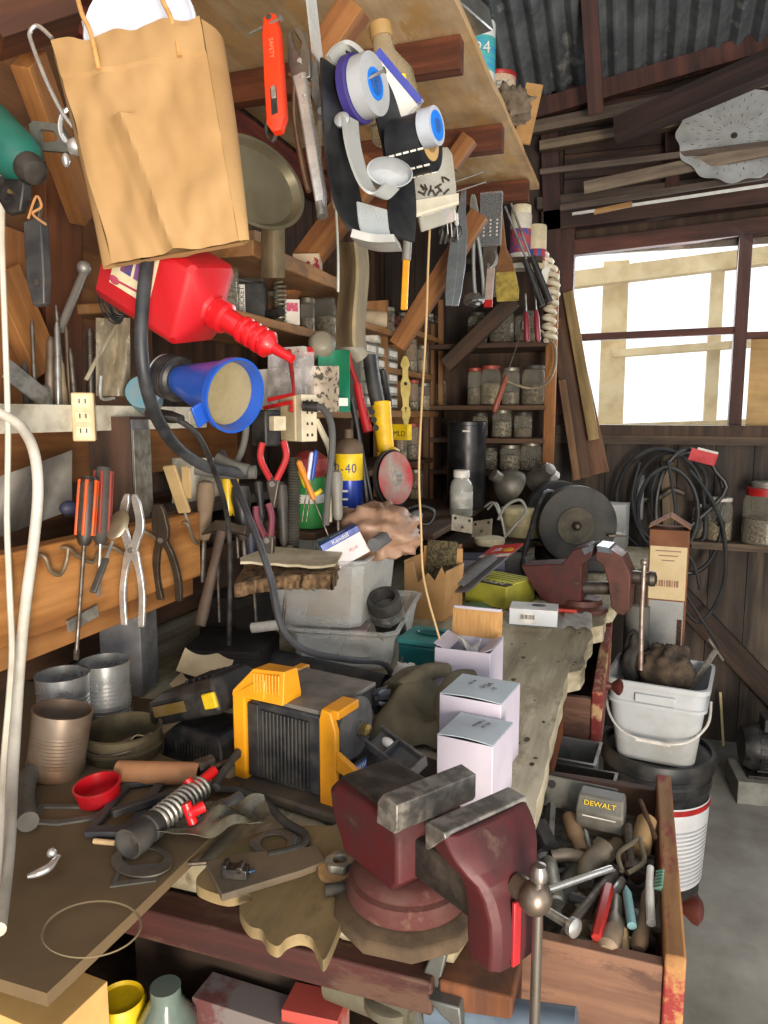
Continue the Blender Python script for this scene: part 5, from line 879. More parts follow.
mw, L = hang(pq(15, 175, t=1.02), pq(16, 214, t=1.02)); b = B(); b.loft([[(-.026, -.006, L), (.024, -.006, L), (.024, .006, L), (-.026, .006, L)], [(-.024, -.008, L * .4), (.02, -.008, L * .4), (.02, .008, L * .4), (-.024, .008, L * .4)], [(-.012, -.005, 0), (.012, -.005, 0), (.012, .005, 0), (-.012, .005, 0)]]); t = b.thing('black_sheath', 'black leather sheath with brass stud hanging under the green drill', 'sheath', BLACK, mw, None, .002); B().cyl((0, -.0115, L * .5), (0, -.008, L * .5), .003, n=10).part('stud', BRASS, t)
mw, L = hang(pq(35, 200, t=1.03), pq(41, 306, t=1.03)); t = T('utility_shears', 'dark grey tool with folding jaws hanging by a thong over the orange stud', 'tool', mw); b = B(); b.loft([[(-.016, -.008, z), (.015, -.008, z), (.015, .008, z), (-.016, .008, z)] if k < 3 else [(-.009, -.006, z), (.011, -.006, z), (.011, .006, z), (-.009, .006, z)] for k, z in enumerate((L * .8, L * .5, L * .25, 0))]); b.part('body', mat('#343538', .4, .2, '#55544f', 18), t, .002); b = B(); b.cyl((.004, -.0095, L * .2), (.004, -.007, L * .2), .005, n=12); b.part('pivot', OLDST, t); b = B(); b.box((0, 0, L * .88), (.018, .006, L * .2), (0, .2, 0)); b.part('jaw', OLDST, t, .001); b = B(); b.tube([(-.008, -.006, L * .82), (.01, -.008, L), (.016, -.006, L * .9), (.004, -.01, L * .84), (.024, -.008, L * .72)], .0018, 6); b.part('thong', mat('#b07a45', .8), t)
# ================================================================ HAND TOOLS IN THE BIG OPEN DRAWER
DZ = .66 + .055     # drawer bottom
DKP = mat('#8d7a64', .6, .2, '#5f5040', 16); OLDH = mat('#6f5a44', .7, 0, '#4d3d2e', 14)
B().box((-.235, 1.09, DZ + .015), (.55, .40, .07)).thing('tool_litter', 'layer of dusty small hardware filling the bottom of the open drawer', 'hardware', mat('#3a342d', .9, .2, '#6a6052', 60, .4, .65, .8), None, None, .003)['kind'] = 'stuff'
def dz(px, py, dz_): return P(px, py, Z=DZ + dz_)
def rod(name, label, cat, a, c, za, zc, r, m, prof=None, n=14):
    A, C_ = dz(*a, za), dz(*c, zc); mw = frame(A, C_ - A, (0, 0, 1)); L = (C_ - A).length; b = B()
    b.lathe([(q * r, k * L) for q, k in (prof or [(.8, 0), (1, .03), (1, .97), (.8, 1)])], n); return b.thing(name, label, cat, m, mw)
# tape case
tm = at(dz(600, 832, .10) + V((0, .02, -.0)), -6); t = T('tape_measure', 'grey square tape measure with yellow lettering at the back of the open drawer', 'tape measure', tm)
b = B(); b.loft([[(-.036, -.02, .0), (.036, -.02, .0), (.036, .02, .0), (-.036, .02, .0)], [(-.036, -.024, .03), (.036, -.024, .03), (.036, .02, .03), (-.036, .02, .03)], [(-.034, -.01, .052), (.034, -.01, .052), (.034, .02, .052), (-.034, .02, .052)]]); b.part('case', mat('#55544d', .45, 0, '#77736a', 18), t, .003)
words('DEWALT', .0105, at((0, -.0185, .043), 0, -32) @ FRONT, BRIGHTY, t, 1.15)
B().box((0, -.0235, .024), (.05, .001, .0018)).part('printed_line', WHITE, t)
b = B(); b.box((0, 0, 0), (.12, .004, .05)); t = b.thing('steel_plate', 'drilled grey steel plate standing behind the tape measure', 'plate', mat('#6a6a65', .5, .6, '#4a4640', 20), at(dz(578, 803, .125) + V((0, .02, 0)), -6, -12), None, .001)
for x in (-.045, .045): b = B(); b.cyl((x, -.0026, .012), (x, -.0019, .012), .007, n=14); b.part('bolt_hole', DARK, t)
rod('steel_socket_bar', 'bright square steel bar lying upright along the tape measure', 'bar', (546, 886), (551, 804), .07, .12, .0075, STEEL, n=4)
rod('turned_dowel', 'round tan wooden tool handle between the steel bar and tape measure', 'handle', (582, 852), (569, 817), .085, .10, .0135, mat('#8f7358', .65, 0, '#6c543d', 12), [(.6, 0), (.75, .06), (.78, .3), (1, .4), (1, .93), (.85, 1)], 18)
rod('long_chrome_rod', 'long polished rod crossing the drawer towards the vise handle', 'rod', (542, 892), (612, 868), .10, .11, .005, CHROME)
rod('ratchet_extension', 'steel extension rod with a ringed end lying diagonal in the drawer', 'rod', (566, 930), (615, 872), .10, .10, .0065, OLDST)
rod('tee_wrench', 'dark rod with a ball socket at the drawer front rim', 'wrench', (545, 910), (578, 930), .115, .12, .006, STEEL, [(1, 0), (1, .72), (1.9, .8), (2, .93), (1, 1)])
rod('red_file', 'slim red metal handle lying upright in the drawer', 'handle', (596, 938), (609, 886), .10, .105, .0075, mat('#a02a26', .4, 0, '#6f1d1a', 16), n=6)
rod('blue_marker', 'stubby light blue pencil with a pointed tip next to the red handle', 'pencil', (632, 926), (626, 886), .10, .11, .006, mat('#6f9ca0', .5), [(1, 0), (1, .8), (.2, 1)])
rod('fat_pipe', 'fat grey pipe lying under the diagonal rods in the drawer', 'pipe', (552, 920), (580, 874), .06, .07, .02, mat('#5b5a55', .6, .3, '#78736a', 16), n=20)
rod('cone_punch', 'grey cone-tipped punch beside the blue pencil', 'punch', (614, 945), (616, 898), .085, .09, .0125, mat('#8a8478', .45, .5, '#655d50', 20), [(.5, 0), (1, .2), (1, .5), (.7, .6), (.6, 1)])
rod('plug_valve', 'brown pitted plug lying at the drawer front corner', 'plug', (606, 952), (614, 928), .09, .09, .014, DKP, [(.6, 0), (1, .15), (1, .7), (.7, 1)], 18)
rod('wooden_chisel', 'brown curved wooden handle along the right wall of the drawer', 'handle', (638, 950), (652, 886), .085, .1, .011, OLDH, [(.7, 0), (1, .1), (.75, .5), (1, .8), (.6, 1)])
rod('dark_bolt', 'dark long bolt behind the brush in the drawer', 'bolt', (632, 872), (628, 826), .10, .12, .008, OLDST, [(1.4, 0), (1.4, .12), (.8, .14), (.8, 1)], 8)
rod('hollow_tan_tube', 'hollow tan cardboard tube at the drawer back corner', 'tube', (640, 848), (647, 822), .10, .11, .0155, mat('#a08258', .8, 0, '#7a623f', 12), [(1, 0), (1, 1), (.85, 1), (.85, .1)], 22)
rod('black_socket', 'large black hexagonal socket in the corner by the vise jaw', 'socket', (548, 850), (537, 825), .10, .12, .019, BLACK, [(1, 0), (1, 1), (.7, 1), (.7, .3)], 6)
rod('grey_sleeve', 'pale grey sleeve pipe next to the black socket', 'pipe', (540, 880), (542, 852), .07, .09, .012, GALV)
rod('rusty_rod', 'thin rusty rod lying against the back wall of the drawer', 'rod', (656, 840), (640, 800), .11, .135, .004, RUST)
rod('thick_spike', 'dark spike lying along the drawer front wall', 'spike', (586, 915), (600, 880), .075, .08, .009, OLDST, [(1, 0), (.9, .7), (.2, 1)])
rod('brass_pipe', 'short brownish pipe piece under the red handle', 'pipe', (575, 945), (596, 915), .07, .07, .012, mat('#7d6a4c', .5, .5, '#54452f', 16))
rod('tan_dowel', 'tan dowel lying along the front rim of the drawer', 'dowel', (624, 958), (622, 930), .075, .085, .008, mat('#b0936a', .7))
a, c = dz(576, 875, .09), dz(606, 850, .1); t = T('pipe_fitting', 'dull grey Y-shaped handle casting in the middle of the drawer', 'fitting', frame(a, c - a, (0, 0, 1))); L = (c - a).length; CAST = mat('#857a6b', .5, .4, '#5f5548', 16)
b = B(); b.tube([(-.02, 0, -.005), (0, 0, L * .4), (.0, 0, L)], lambda k: .011 + .006 * k, 14); b.part('stem', CAST, t); b = B(); b.tube([(.0, 0, L * .5), (.03, .0, L * .4), (.05, 0, L * .1)], .010, 14); b.part('branch', CAST, t)
a, c = dz(625, 872, .105), dz(640, 838, .12); t = T('paint_knife', 'bent steel scissors-like clamp beside the tan tube in the drawer', 'clamp', frame(a, c - a, (0, 0, 1))); L = (c - a).length
for s in (-1, 1): b = B(); b.tube([(s * .004, 0, 0), (s * .018, 0, L * .4), (s * .006, 0, L * .8), (0, 0, L)], .0035, 8); b.part('clamp_arm', mat('#8d8470', .4, .7, '#6a5d48', 20), t)
a, c = dz(648, 905, .105), dz(652, 868, .115); t = T('scrub_brush', 'white-handled brush with green bristles at the right of the drawer', 'brush', frame(a, c - a, (0, 0, 1))); L = (c - a).length
b = B(); b.tube([(-.006, 0, -.03), (0, 0, L * .4), (.002, 0, L)], lambda k: .006 - .001 * k, 10); b.part('handle', WHITE, t); b = B()
for i in range(6):
    for j in range(3): b.cyl((-.006 - .003 * j, .004, L * (.4 + .09 * i)), (-.016, .01 - .004 * j, L * (.4 + .09 * i)), .0017, n=6)
b.part('bristles', mat('#5f8a78', .7), t)
for i, (pa, pb, za, zc, r, m, nm, lb) in enumerate((((556, 905), (548, 862), .085, .09, .013, GALV, 'pipe', 'galvanised pipe length behind the long chrome rod'), ((572, 868), (540, 846), .075, .08, .011, OLDST, 'bar', 'dark round bar across the back of the drawer by the socket'), ((596, 870), (618, 842), .08, .085, .010, DKP, 'pin', 'tan-grey pin between the fitting and the clamp'), ((648, 945), (634, 915), .075, .08, .012, OLDST, 'bar', 'dark stub bar at the front right of the drawer'), ((590, 950), (560, 938), .07, .07, .012, mat('#6d655a', .6, .3), 'pipe', 'grey pipe stub under the ball socket'), ((656, 930), (657, 880), .07, .09, .008, mat('#9c907a', .6), 'stick', 'pale stick along the inside of the front panel'), ((604, 905), (622, 880), .09, .092, .007, STEEL, 'rod', 'short bright rod beside the red handle'), ((640, 880), (618, 856), .075, .08, .010, RUST, 'bar', 'rusty bar under the bent clamp'), ((570, 898), (596, 908), .08, .08, .009, mat('#4a4b4d', .5, .4), 'rod', 'black rod under the ringed extension'))):
    rod('loose_' + nm, lb + ' in the drawer', nm, pa, pb, za, zc, r, m)
for i in range(16):
    x, y = RND.uniform(548, 655), RND.uniform(830, 950); L = RND.uniform(.04, .09); a = RND.uniform(0, PI); o = dz(x, y, .075)
    if not (-.5 < o.x < .02 and .9 < o.y < 1.28): continue
    b = B(); r = RND.uniform(.004, .009); b.cyl((-L / 2, 0, 0), (L / 2, 0, 0), r, n=8)
    if i % 2: b.cyl((L / 2 - .01, 0, 0), (L / 2, 0, 0), r * 1.7, n=6)
    b.thing('loose_bolt', '%s bolt or pin lying %s in the big drawer' % (['dull steel', 'rusty', 'galvanised', 'tan-dusted'][i % 4], ['under the red handle', 'by the tape measure', 'against the front panel', 'near the back wall', 'beside the fat pipe', 'under the chrome rod', 'beside the blue pencil', 'near the wooden handle'][i % 8] if i < 8 else ['between the punch and the brush', 'under the ringed rod', 'below the tan tube', 'beside the black socket', 'under the brown handle', 'by the spike', 'beside the steel bar', 'below the clamp'][i % 8]), 'bolt', [OLDST, RUST, GALV, DKP][i % 4], at(o, math.degrees(a)), 'loose bolts in the drawer')
# ---- metal tray bins between the drawers
def tray(label, p, w_, d_, h, rz, m):
    t = T('metal_tray', label, 'tray', at(p, rz)); b = B(); rr = lambda x, y, z: [(-x, -y, z), (x, -y, z), (x, y, z), (-x, y, z)]
    b.loft([rr(w_ / 2 * .94, d_ / 2 * .94, 0), rr(w_ / 2, d_ / 2, h), rr(w_ / 2 + .006, d_ / 2 + .006, h + .002), rr(w_ / 2 - .002, d_ / 2 - .002, h + .003), rr(w_ / 2 * .94 - .002, d_ / 2 * .94 - .002, .003)]); b.part('tray_shell', m, t, .001); return t
rail = T('tray_bracket', 'dark timber ledge under the workbench edge carrying the metal trays', 'ledge', (-.2, 1.5, .64)); B().box((0.0475, .0, .0), (.325, .30, .02)).part('ledge_board', DW, rail)
tray('dark empty metal tray sticking out from under the bench edge above the drawer', V((-.085, 1.43, .6508)), .13, .14, .085, -4, mat('#4b4842', .4, .6, '#2f2b27', 12))
tray('smaller galvanised tray behind the dark one under the chewed bench edge', V((-.115, 1.575, .6508)), .12, .11, .088, -4, mat('#8b8d8a', .4, .6, '#5a5852', 14))
# ================================================================ BUCKETS ON THE FLOOR
bp = P(655, 830, Z=.42); bp = V((.095, 2.30, 0)); t = T('black_bucket', 'black round plastic pail with a dusty lid under the white square bucket', 'bucket', Matrix.Translation(bp) @ Matrix.Diagonal((1.03, 1.03, 1.2, 1))); PB = mat('#17181b', .4, 0, '#3c3a36', 16)
b = B(); b.lathe([(.13, 0), (.132, .004), (.148, .30), (.152, .305), (.152, .325), (.148, .33), (.149, .36)], 48); b.part('pail', PB, t)
b = B(); b.lathe([(.155, .345), (.162, .35), (.164, .372), (.158, .385), (.148, .386), (.144, .374), (.002, .374)], 48); b.part('lid', mat('#17181b', .45, 0, '#4b463c', 5, .46, .66), t)
b = B(); n = 18; b.grid(lambda u, v_: ((.1385 + .012 * v_) * math.cos(R(-78 + 70 * u)), (.1385 + .012 * v_) * math.sin(R(-78 + 70 * u)), .06 + .22 * v_), n, 4, .0008); lb = b.part('label', mat('#cfd0d2', .5, 0, '#b3b4b6', 9), t)
for k, z in enumerate((.262,)): b = B(); b.grid(lambda u, v_: (.1515 * math.cos(R(-78 + 70 * u)), .1515 * math.sin(R(-78 + 70 * u)), z + .014 * v_), n, 1, .0006); b.part('red_band', RED, lb)
b = B()
for k in range(14): b.grid(lambda u, v_: ((.1402 + .012 * (.03 + k * .052)) * math.cos(R(-70 + 52 * u)), (.1402 + .012 * (.03 + k * .052)) * math.sin(R(-70 + 52 * u)), .06 + .22 * (.05 + k * .05) + .004 * v_), n, 1, .0004)
b.part('printed_text', mat('#a3a4a8', .6), lb)
wp = bp + V((.0, .0, .4515)); wm = at(wp, -8) @ Matrix.Diagonal((1.1, 1.1, .86, 1)); t = T('white_bucket', 'white square plastic bucket with wire bail standing on the black pail', 'bucket', wm); WB = mat('#b9bdc0', .4, 0, '#98968d', 6, .42, .75)
def sq(a, z, c=.035): 
    o = []
    for sx, sy, a0 in ((1, 1, 0), (-1, 1, 90), (-1, -1, 180), (1, -1, 270)):
        for k in range(5): q = R(a0 + k * 22.5); o.append((sx * (a - c) + c * math.cos(q), sy * (a - c) + c * math.sin(q), z))
    return o
b = B(); b.loft([sq(.098, 0), sq(.1, .004), sq(.118, .2), sq(.124, .203), sq(.124, .213), sq(.12, .216), sq(.123, .268), sq(.13, .27), sq(.13, .286), sq(.122, .286), sq(.116, .21), sq(.096, .01)], True); b.part('bucket_body', WB, t)
b = B(); b.tube([(.128, .0, .2), (.125, -.07, .15), (.08, -.132, .11), (.0, -.14, .095), (-.08, -.135, .115), (-.128, -.07, .16), (-.13, .0, .215)], .0035, 8); b.part('bail', WHITE, t)
b = B(); b.cyl((-.04, -.141, .096), (.045, -.141, .096), .007, n=10); b.part('bail_grip', WHITE, t); b = B(); b.box((.0, -.1265, .235), (.1, .008, .03)); b.part('lift_tab', WB, t, .003)
blob('peat_block', 'dark crumbly block of peat lying in the white square bucket', 'peat', wp + V((.01, .0, .245)), (.075, .07, .075), mat('#352c24', .95, 0, '#5a4c3c', 30, .42, .66, .7), .35, 2.4, -15, 6, 44)
a, c = wp + V((.085, .0, .2)), P(716, 650, t=2.3); mw = frame(a, c - a, EY); L = (c - a).length; t = T('tee_bar_tool', 'galvanised T-handled tool leaning out of the white square bucket', 'tool', mw); b = B(); b.box((0, 0, L / 2), (.018, .006, L)); b.part('shank', GALV, t, .001); b = B(); b.box((0, 0, L), (.085, .006, .006)); b.part('cross_bar', GALV, t, .001)
blob('rubber_boot_toe', 'dark slumped rubber boot leaning in the bucket against the bench', 'boot', wp + V((-.075, .04, .25)), (.04, .045, .09), RUBBER, .3, 1.8, 0, 9, 30)
t = T('sack_roll', 'short dark grey roll behind the bucket under the far vise', 'roll', V((.02, 2.48, .75))); B().cyl((0, 0, -.06), (0, .02, .09), .04, n=22).part('roll_body', mat('#5c5a56', .8), t)
# tall carton with shipping label
cm = at(V((.115, 2.66, 0)), -4); t = T('tall_carton', 'tall narrow brown carton with a big cream label standing behind the buckets', 'box', cm)
b = B(); b.box((0, 0, .54), (.125, .12, 1.08)); b.part('carton_body', mat('#7a4d32', .8, 0, '#5c3a26', 8), t, .002)
b = B(); b.box((0.0, -.0615, .935), (.115, .002, .18)); lb = b.part('shipping_label', mat('#c9b48c', .7, 0, '#b39e74', 10), t)
for k in range(9): B().box((-.032 + k * .008, -.063, .90), (.003 + .002 * (k % 3), .001, .022)).part('barcode', mat('#8d6350', .7), lb)
for k in range(3): B().box((-.0, -.063, 1.01 - k * .016), (.08 - .02 * k, .001, .004)).part('label_text', mat('#9a7460', .7), lb)
b = B(); b.box((.0, -.0612, .755), (.11, .002, .17)); b.part('foil_patch', mat('#a9aaa9', .25, .4, '#7c7b77', 9), t); b = B(); b.box((.045, -.064, .73), (.014, .004, .10)); b.part('rust_strip', RUST, t)
for sx in (-1, 1): b = B(); b.box((sx * .033, 0, 1.105), (.075, .12, .003), (0, sx * .55, 0)); b.part('open_flap', mat('#8a5a3a', .8, 0, '#6b452c', 8), t)
# ================================================================ FAR WALL, LOW PART: BRACE, SHELF, JARS, HOSES
a, c = P(672, 588, Y=3.46), P(790, 712, Y=3.46); board('timber_brace', a, c, .10, .045, wood('#4b3527', '#2f2018'), (0, 1, 0), 'dark diagonal brace nailed across the far wall boards', 'timber')
a, c = P(690, 542, Y=3.40), P(800, 548, Y=3.40); board('wall_shelf', a, c + (c - a) * .5, .16, .03, wood('#6c5a48', '#4a3b2e'), (0, 0, 1), 'narrow plank shelf on the far wall carrying the plastic jars', 'shelf'); sz = max(a.z, c.z) + .016
def jar(label, p, r, h, lidm=None, fill=None, name='glass_jar', lid_h=.014, body=None, neck=.86, group=None):
    t = T(name, label, 'jar', p, group); b = B()
    b.lathe([(r * .9, 0), (r, .005), (r, h * .78), (r * neck, h * .88), (r * neck, h)], 20, cap=(True, False)); b.part('jar_body', body or JAR, t)
    if fill: b = B(); f = .25 + .35 * RND.random(); b.lathe([(r * .86, .003), (r * .93, .008), (r * .93, h * f), (r * .5, h * f + .004)], 16); b.part('contents', fill, t)
    if lidm: b = B(); b.lathe([(r * neck + .002, h - lid_h), (r * neck + .0035, h - lid_h + .001), (r * neck + .0035, h), (r * neck, h + .002)], 20); b.part('lid', lidm, t)
    return t
fills = [mat('#6a5a44', .8, .2, '#3e342a', 80, .4, .6), mat('#8a7f6c', .6, .4, '#4c4438', 90, .4, .6), mat('#4d4036', .8, .2, '#2a231d', 80, .4, .6), mat('#9a8a6a', .7, 0, '#6a5c44', 90, .4, .6)]
jx = P(757, 545, Y=3.38); pj = jar('big clear plastic jar with a bright red lid on the far wall shelf', V((jx.x + .02, 3.36, sz)), .085, .23, RED, fills[1], 'plastic_jar', .03); b = B(); b.lathe([(.06, .233), (.06, .255), (.05, .257)], 24); b.part('upper_lid', GALV, pj)
jar('smaller dusty plastic jar left of the red-lidded jar', V((P(718, 545, Y=3.4).x, 3.40, sz)), .05, .18, WHITE, fills[3], 'plastic_jar')
jar('cloudy jar hidden behind the black hoses on the wall shelf', V((P(700, 545, Y=3.42).x, 3.42, sz)), .04, .15, GALV, fills[0], 'plastic_jar')
b = B(); hk = []
for k, (cx, cy, rx, ry, ph) in enumerate(((672, 500, 38, 48, 0), (660, 505, 44, 52, .5), (688, 498, 36, 44, 1.1), (690, 515, 34, 62, .2), (668, 512, 30, 44, 2))):
    hk += [P(cx + rx * math.cos(a + ph), cy + ry * math.sin(a + ph) - (4 if k % 2 else 0), Y=3.40 - .018 * k) for a in [2 * PI * j / 14 for j in range(14)]]
b.tube(hk, .0095, 8, 4); b.thing('black_hose_coil', 'tangled coil of black hose hanging on the far wall beneath the window', 'hose', mat('#1c1e21', .45, 0, '#3a3a3a', 12))
for i, (pts, r, lb) in enumerate((([(690, 470), (712, 500), (725, 540), (722, 590), (700, 622), (682, 600), (688, 560)], .0075, 'long loop of black hose sagging below the coil'), ([(640, 462), (632, 500), (645, 540), (672, 545), (692, 560), (700, 590)], .006, 'dark hose tail crossing behind the tall carton'), ([(668, 460), (676, 520), (668, 560), (680, 585), (720, 648)], .006, 'thin dark cable running down the wall past the brace'))):
    b = B(); b.tube([P(x, y, Y=3.31 - .03 * i) for x, y in pts], r, 8); b.thing('black_hose', lb, 'hose', mat('#202225', .5, 0, '#3a3a3a', 12))
t = T('red_tag', 'red and white cardboard tag clipped on the black hose coil', 'tag', at(P(703, 457, Y=3.28), 5, 10, 14)); B().box((0, 0, 0), (.105, .006, .05)).part('tag_card', mat('#c23038', .5, 0, '#9a2228', 16), t, .001); B().box((.01, .001, .027), (.08, .005, .012)).part('white_edge', WHITE, t)
board('wall_cleat', P(668, 462, Y=3.48), P(670, 530, Y=3.48), .06, .03, GW, (0, 1, 0), 'short upright cleat behind the black hose coil', 'cleat')
b = B(); b.tube([P(x, y, Y=3.43) for x, y in ((640, 500), (658, 498), (672, 490), (684, 494))], .012, 10); b.thing('old_tap', 'dull metal tap fitting poking through the hose coil', 'tap', OLDST)
b = B(); b.box((0, 0, .1), (.03, .02, .2)); b.thing('grey_bottle', 'slim grey bottle shape standing behind the hose coil', 'bottle', mat('#8d9092', .4), at(V((P(640, 500, Y=3.42).x, 3.42, P(640, 520, Y=3.42).z)), 0), None, .008)
B().box((0, 0, .125), (.01, .006, .25)).thing('light_slit_strip', 'pale strip painted as a slit of light at the foot of the far wall', 'stick', mat('#d9c98d', .7), at(V((P(723, 716, Y=3.43).x + .01, 3.44, .002)), 0, 2, -6))  # pale strip standing for a slit of light, brightness put into its colour
# ---- boards leaning beside the window
for i, (pa, pb, wd, m, lb) in enumerate((((598, 474), (560, 300), .10, wood('#7b573d', '#5b3d29'), 'wide brown board leaning against the window post'), ((594, 440), (568, 292), .045, wood('#a58c5d', '#7d683f'), 'thin pale board leaning across the window corner'), ((584, 478), (557, 330), .06, wood('#5f4431', '#452f21'), 'narrow dark board leaning behind the wide brown one'), ((577, 480), (562, 380), .03, wood('#8a6847', '#664a30'), 'thin lath leaning nearest the corner shelf'))):
    a = P(*pa, Y=3.40 - .045 * i); c = P(*pb, Y=3.46 - .045 * i); board('leaning_board', a, c, wd, .018, m, (0, 1, 0), lb, 'board')
# ---- electric motor on a concrete block
mq = V((.49, 3.03, 0)); t = T('concrete_block', 'grey concrete block on the floor carrying the electric motor', 'block', at(mq, 6)); B().box((.06, 0, .045), (.30, .2, .09)).part('block_body', mat('#8b8a83', .95, 0, '#6d6b64', 20, bump=.3), t, .004)
t = T('electric_motor', 'black finned electric motor standing on the concrete block by the far wall', 'motor', at(mq + V((0, 0, .0915)), 6)); b = B(at((-.04, 0, .10), 0, 0, 90)); b.lathe([(.03, -.03), (.07, -.025), (.085, .0), (.088, .02), (.088, .2), (.06, .22)], 30); b.part('motor_body', BLACK, t)
b = B()
for k in range(14):
    a = R(25 + k * 24); b.box((.06, .092 * math.cos(a), .1 + .092 * math.sin(a)), (.15, .004, .02), (a - PI / 2 if 0 else a, 0, 0))
b.part('cooling_fins', BLACK, t); B().box((.05, -.03, .21), (.11, .08, .05)).part('terminal_box', mat('#1d2227', .4), t, .004); b = B(); b.box((.03, 0, .006), (.16, .14, .012)); b.part('mount_foot', BLACK, t, .002)
# ================================================================ ABOVE THE WINDOW
mt = T('scalloped_tray', 'big round scalloped metal tray with radiating dashes above the window', 'tray', frame(P(734, 136, Y=3.3), V((.05, .35, 1)), V((-.1, 1, -.3)))); rp = .21
b = B(); n = 96; rings = []
pol = lambda a, s: (rp * s * (1 + .03 * math.cos(12 * a) * s) * math.cos(a), -.012 * (s ** 3) + .002 * math.cos(12 * a) * s * s, rp * s * .98 * (1 + .03 * math.cos(12 * a) * s) * math.sin(a))
b.grid(lambda u, v_: pol(2 * PI * u, .02 + .98 * v_), n, 12, .0015); b.part('tray_disc', mat('#b8bab8', .45, .35, '#8b8b86', 7), mt)
b = B()
for r_ in (.26, .42, .58, .72, .85):
    for k in range(28):
        a = 2 * PI * k / 28 + r_; p = V(pol(a, r_)); q = V(pol(a, r_ + .07)); o = V((0, -.0015, 0)); tt = V((-math.sin(a), 0, math.cos(a))) * .0022
        b._f([b._v(p - tt + o), b._v(p + tt + o), b._v(q + tt + o), b._v(q - tt + o)])
b.part('punched_dashes', mat('#4b4a46', .7), mt); B().cyl((0, -.006, 0), (0, .0, 0), .012, n=14).part('centre_stud', OLDST, mt)
for i, (pa, pb, wd, m, lb) in enumerate((((540, 172), (800, 140), .022, wood('#6e5e4f', '#4d4036'), 'long thin grey lath lying across above the window'), ((584, 188), (800, 142), .05, wood('#8a7a66', '#655748'), 'weathered grey slat slanting up past the metal tray'), ((572, 214), (800, 180), .012, mat('#b9b7b0', .4, .5), 'long bright thin pipe lying on the window header'), ((594, 212), (632, 204), .02, wood('#b58a55', '#8c6638'), 'short tan stick lying beside the bright pipe'), ((560, 208), (790, 172), .025, wood('#5c4c41', '#42362e'), 'old dark batten behind the bright pipe'))):
    a, c = P(*pa, Y=3.27 + .03 * (i == 4)), P(*pb, Y=3.24 + .03 * (i == 4)); board('loose_lath', a, c, wd, wd * .6 if i == 2 else .012, m, (0, 1, 0), lb, 'lath')
# ================================================================ TOOLS HANGING FROM THE OVERHEAD SHELF
def spike(label, a, c, X=None, t=None, r=.002):
    A = P(*a, X=X, t=t); C_ = P(*c, X=X, t=t) + V((-.04, .02, 0)); mw = frame(C_, A - C_, (0, 1, 0)); L = (A - C_).length; b = B(); b.lathe([(r * .3, -.004), (r, .002), (r, L - .002), (r * 2.2, L - .001), (r * 2.2, L)], 10); return b.thing('nail', label, 'nail', STEEL, mw)
# orange utility knife
mw, L = hang(P(271, 16, t=1.02), P(278, 133, t=1.0), (-.1, 1, 0)); k = T('utility_knife', 'bright orange utility knife hanging by its end hole on a nail', 'knife', mw); OK = mat('#e0360f', .4, 0, '#c02f10', 18)
b = B(); pr = [(-.013, .012), (-.006, .0), (.006, .0), (.014, .02), (.0135, L * .55), (.0125, L * .85), (.009, L - .004), (.0, L), (-.009, L - .004), (-.0125, L * .85), (-.0135, L * .4)]
b.loft([[(x * s, y, L / 2 + (z - L / 2) * s) for x, z in pr] for y, s in ((-.009, .86), (-.006, 1), (.006, 1), (.009, .86))]); b.part('knife_body', OK, k, .001)
b = B(); b.prism([(-.004, L * .12), (.005, L * .13), (.005, L * .36), (-.004, L * .34)], -.0098, -.009); b.part('slot', DARK, k); b = B(); b.box((.001, -.0105, L * .3), (.007, .003, .018)); b.part('slide_button', GALV, k, .001)
b = B(); b.cyl((0, -.0098, L * .95), (0, -.0089, L * .95), .004, n=14); b.part('hang_hole', DARK, k); words('SAFETY', .009, at((.001, -.0093, L * .68), 0, 0, 90) @ FRONT, mat('#f0764e'), k)
spike('bright nail holding the orange utility knife', (281, 18), (268, 22), t=1.0)
# locking pliers (bright) with curved jaw
mw, L = hang(P(297, 28, t=1.04), P(319, 212, t=1.0), (-.1, 1, 0)); t = T('locking_pliers', 'long bright locking pliers hanging head up beside the orange knife', 'pliers', mw)
b = B(); b.loft([[(x - w, -.006, z), (x + w, -.006, z), (x + w, .006, z), (x - w, .006, z)] for x, z, w in ((.004, .0, .006), (.005, L * .08, .0085), (.002, L * .3, .009), (-.002, L * .6, .0085), (-.004, L * .74, .011))]); b.part('fixed_handle', CHROME, t, .003)
b = B(); b.prism([(-.015, L * .70), (.012, L * .70), (.016, L * .84), (.011, L * .95), (.003, L), (-.004, L * .98), (.005, L * .9), (.0, L * .84), (-.006, L * .9), (-.008, L * .99), (-.015, L * .96), (-.018, L * .82)], -.005, .005); b.part('jaw', mat('#8d8c88', .3, .9, '#5c564e', 26), t, .0015)
b = B(); b.tube([(-.012, 0, L * .72), (-.019, 0, L * .5), (-.014, 0, L * .2), (-.011, 0, L * .12)], .0045, 10, flat=.8); b.part('lever_handle', mat('#8a6f57', .35, .8, '#5d4636', 18), t)
b = B(); b.cyl((.004, 0, -.008), (.004, 0, .012), .0075, n=16); b.part('adjusting_screw', STEEL, t)
for z in (.62, .72, .8): B().cyl((.0, -.0072, L * z), (.0, -.0055, L * z), .0035, n=12).part('rivet', CHROME, t)
pliers('needle_pliers', 'dull slim pliers with open grips hanging behind the locking pliers', 'pliers', (318, 56), (328, 210), -.50, mat('#7c766d', .35, .85, '#50493f', 24), mat('#8d7a62', .5, .2), .012, .35, y=(-.1, 1, 0))
mw, L = hang(P(266, 40, t=1.1), P(270, 142, t=1.1)); b = B(); b.tube([(0, 0, L), (.006, 0, L * .5), (-.006, 0, .02), (.004, 0, 0), (.012, 0, .016)], .003, 8); b.thing('wire_hook', 'dark bent wire hook hanging behind the orange knife', 'hook', OLDST, mw)
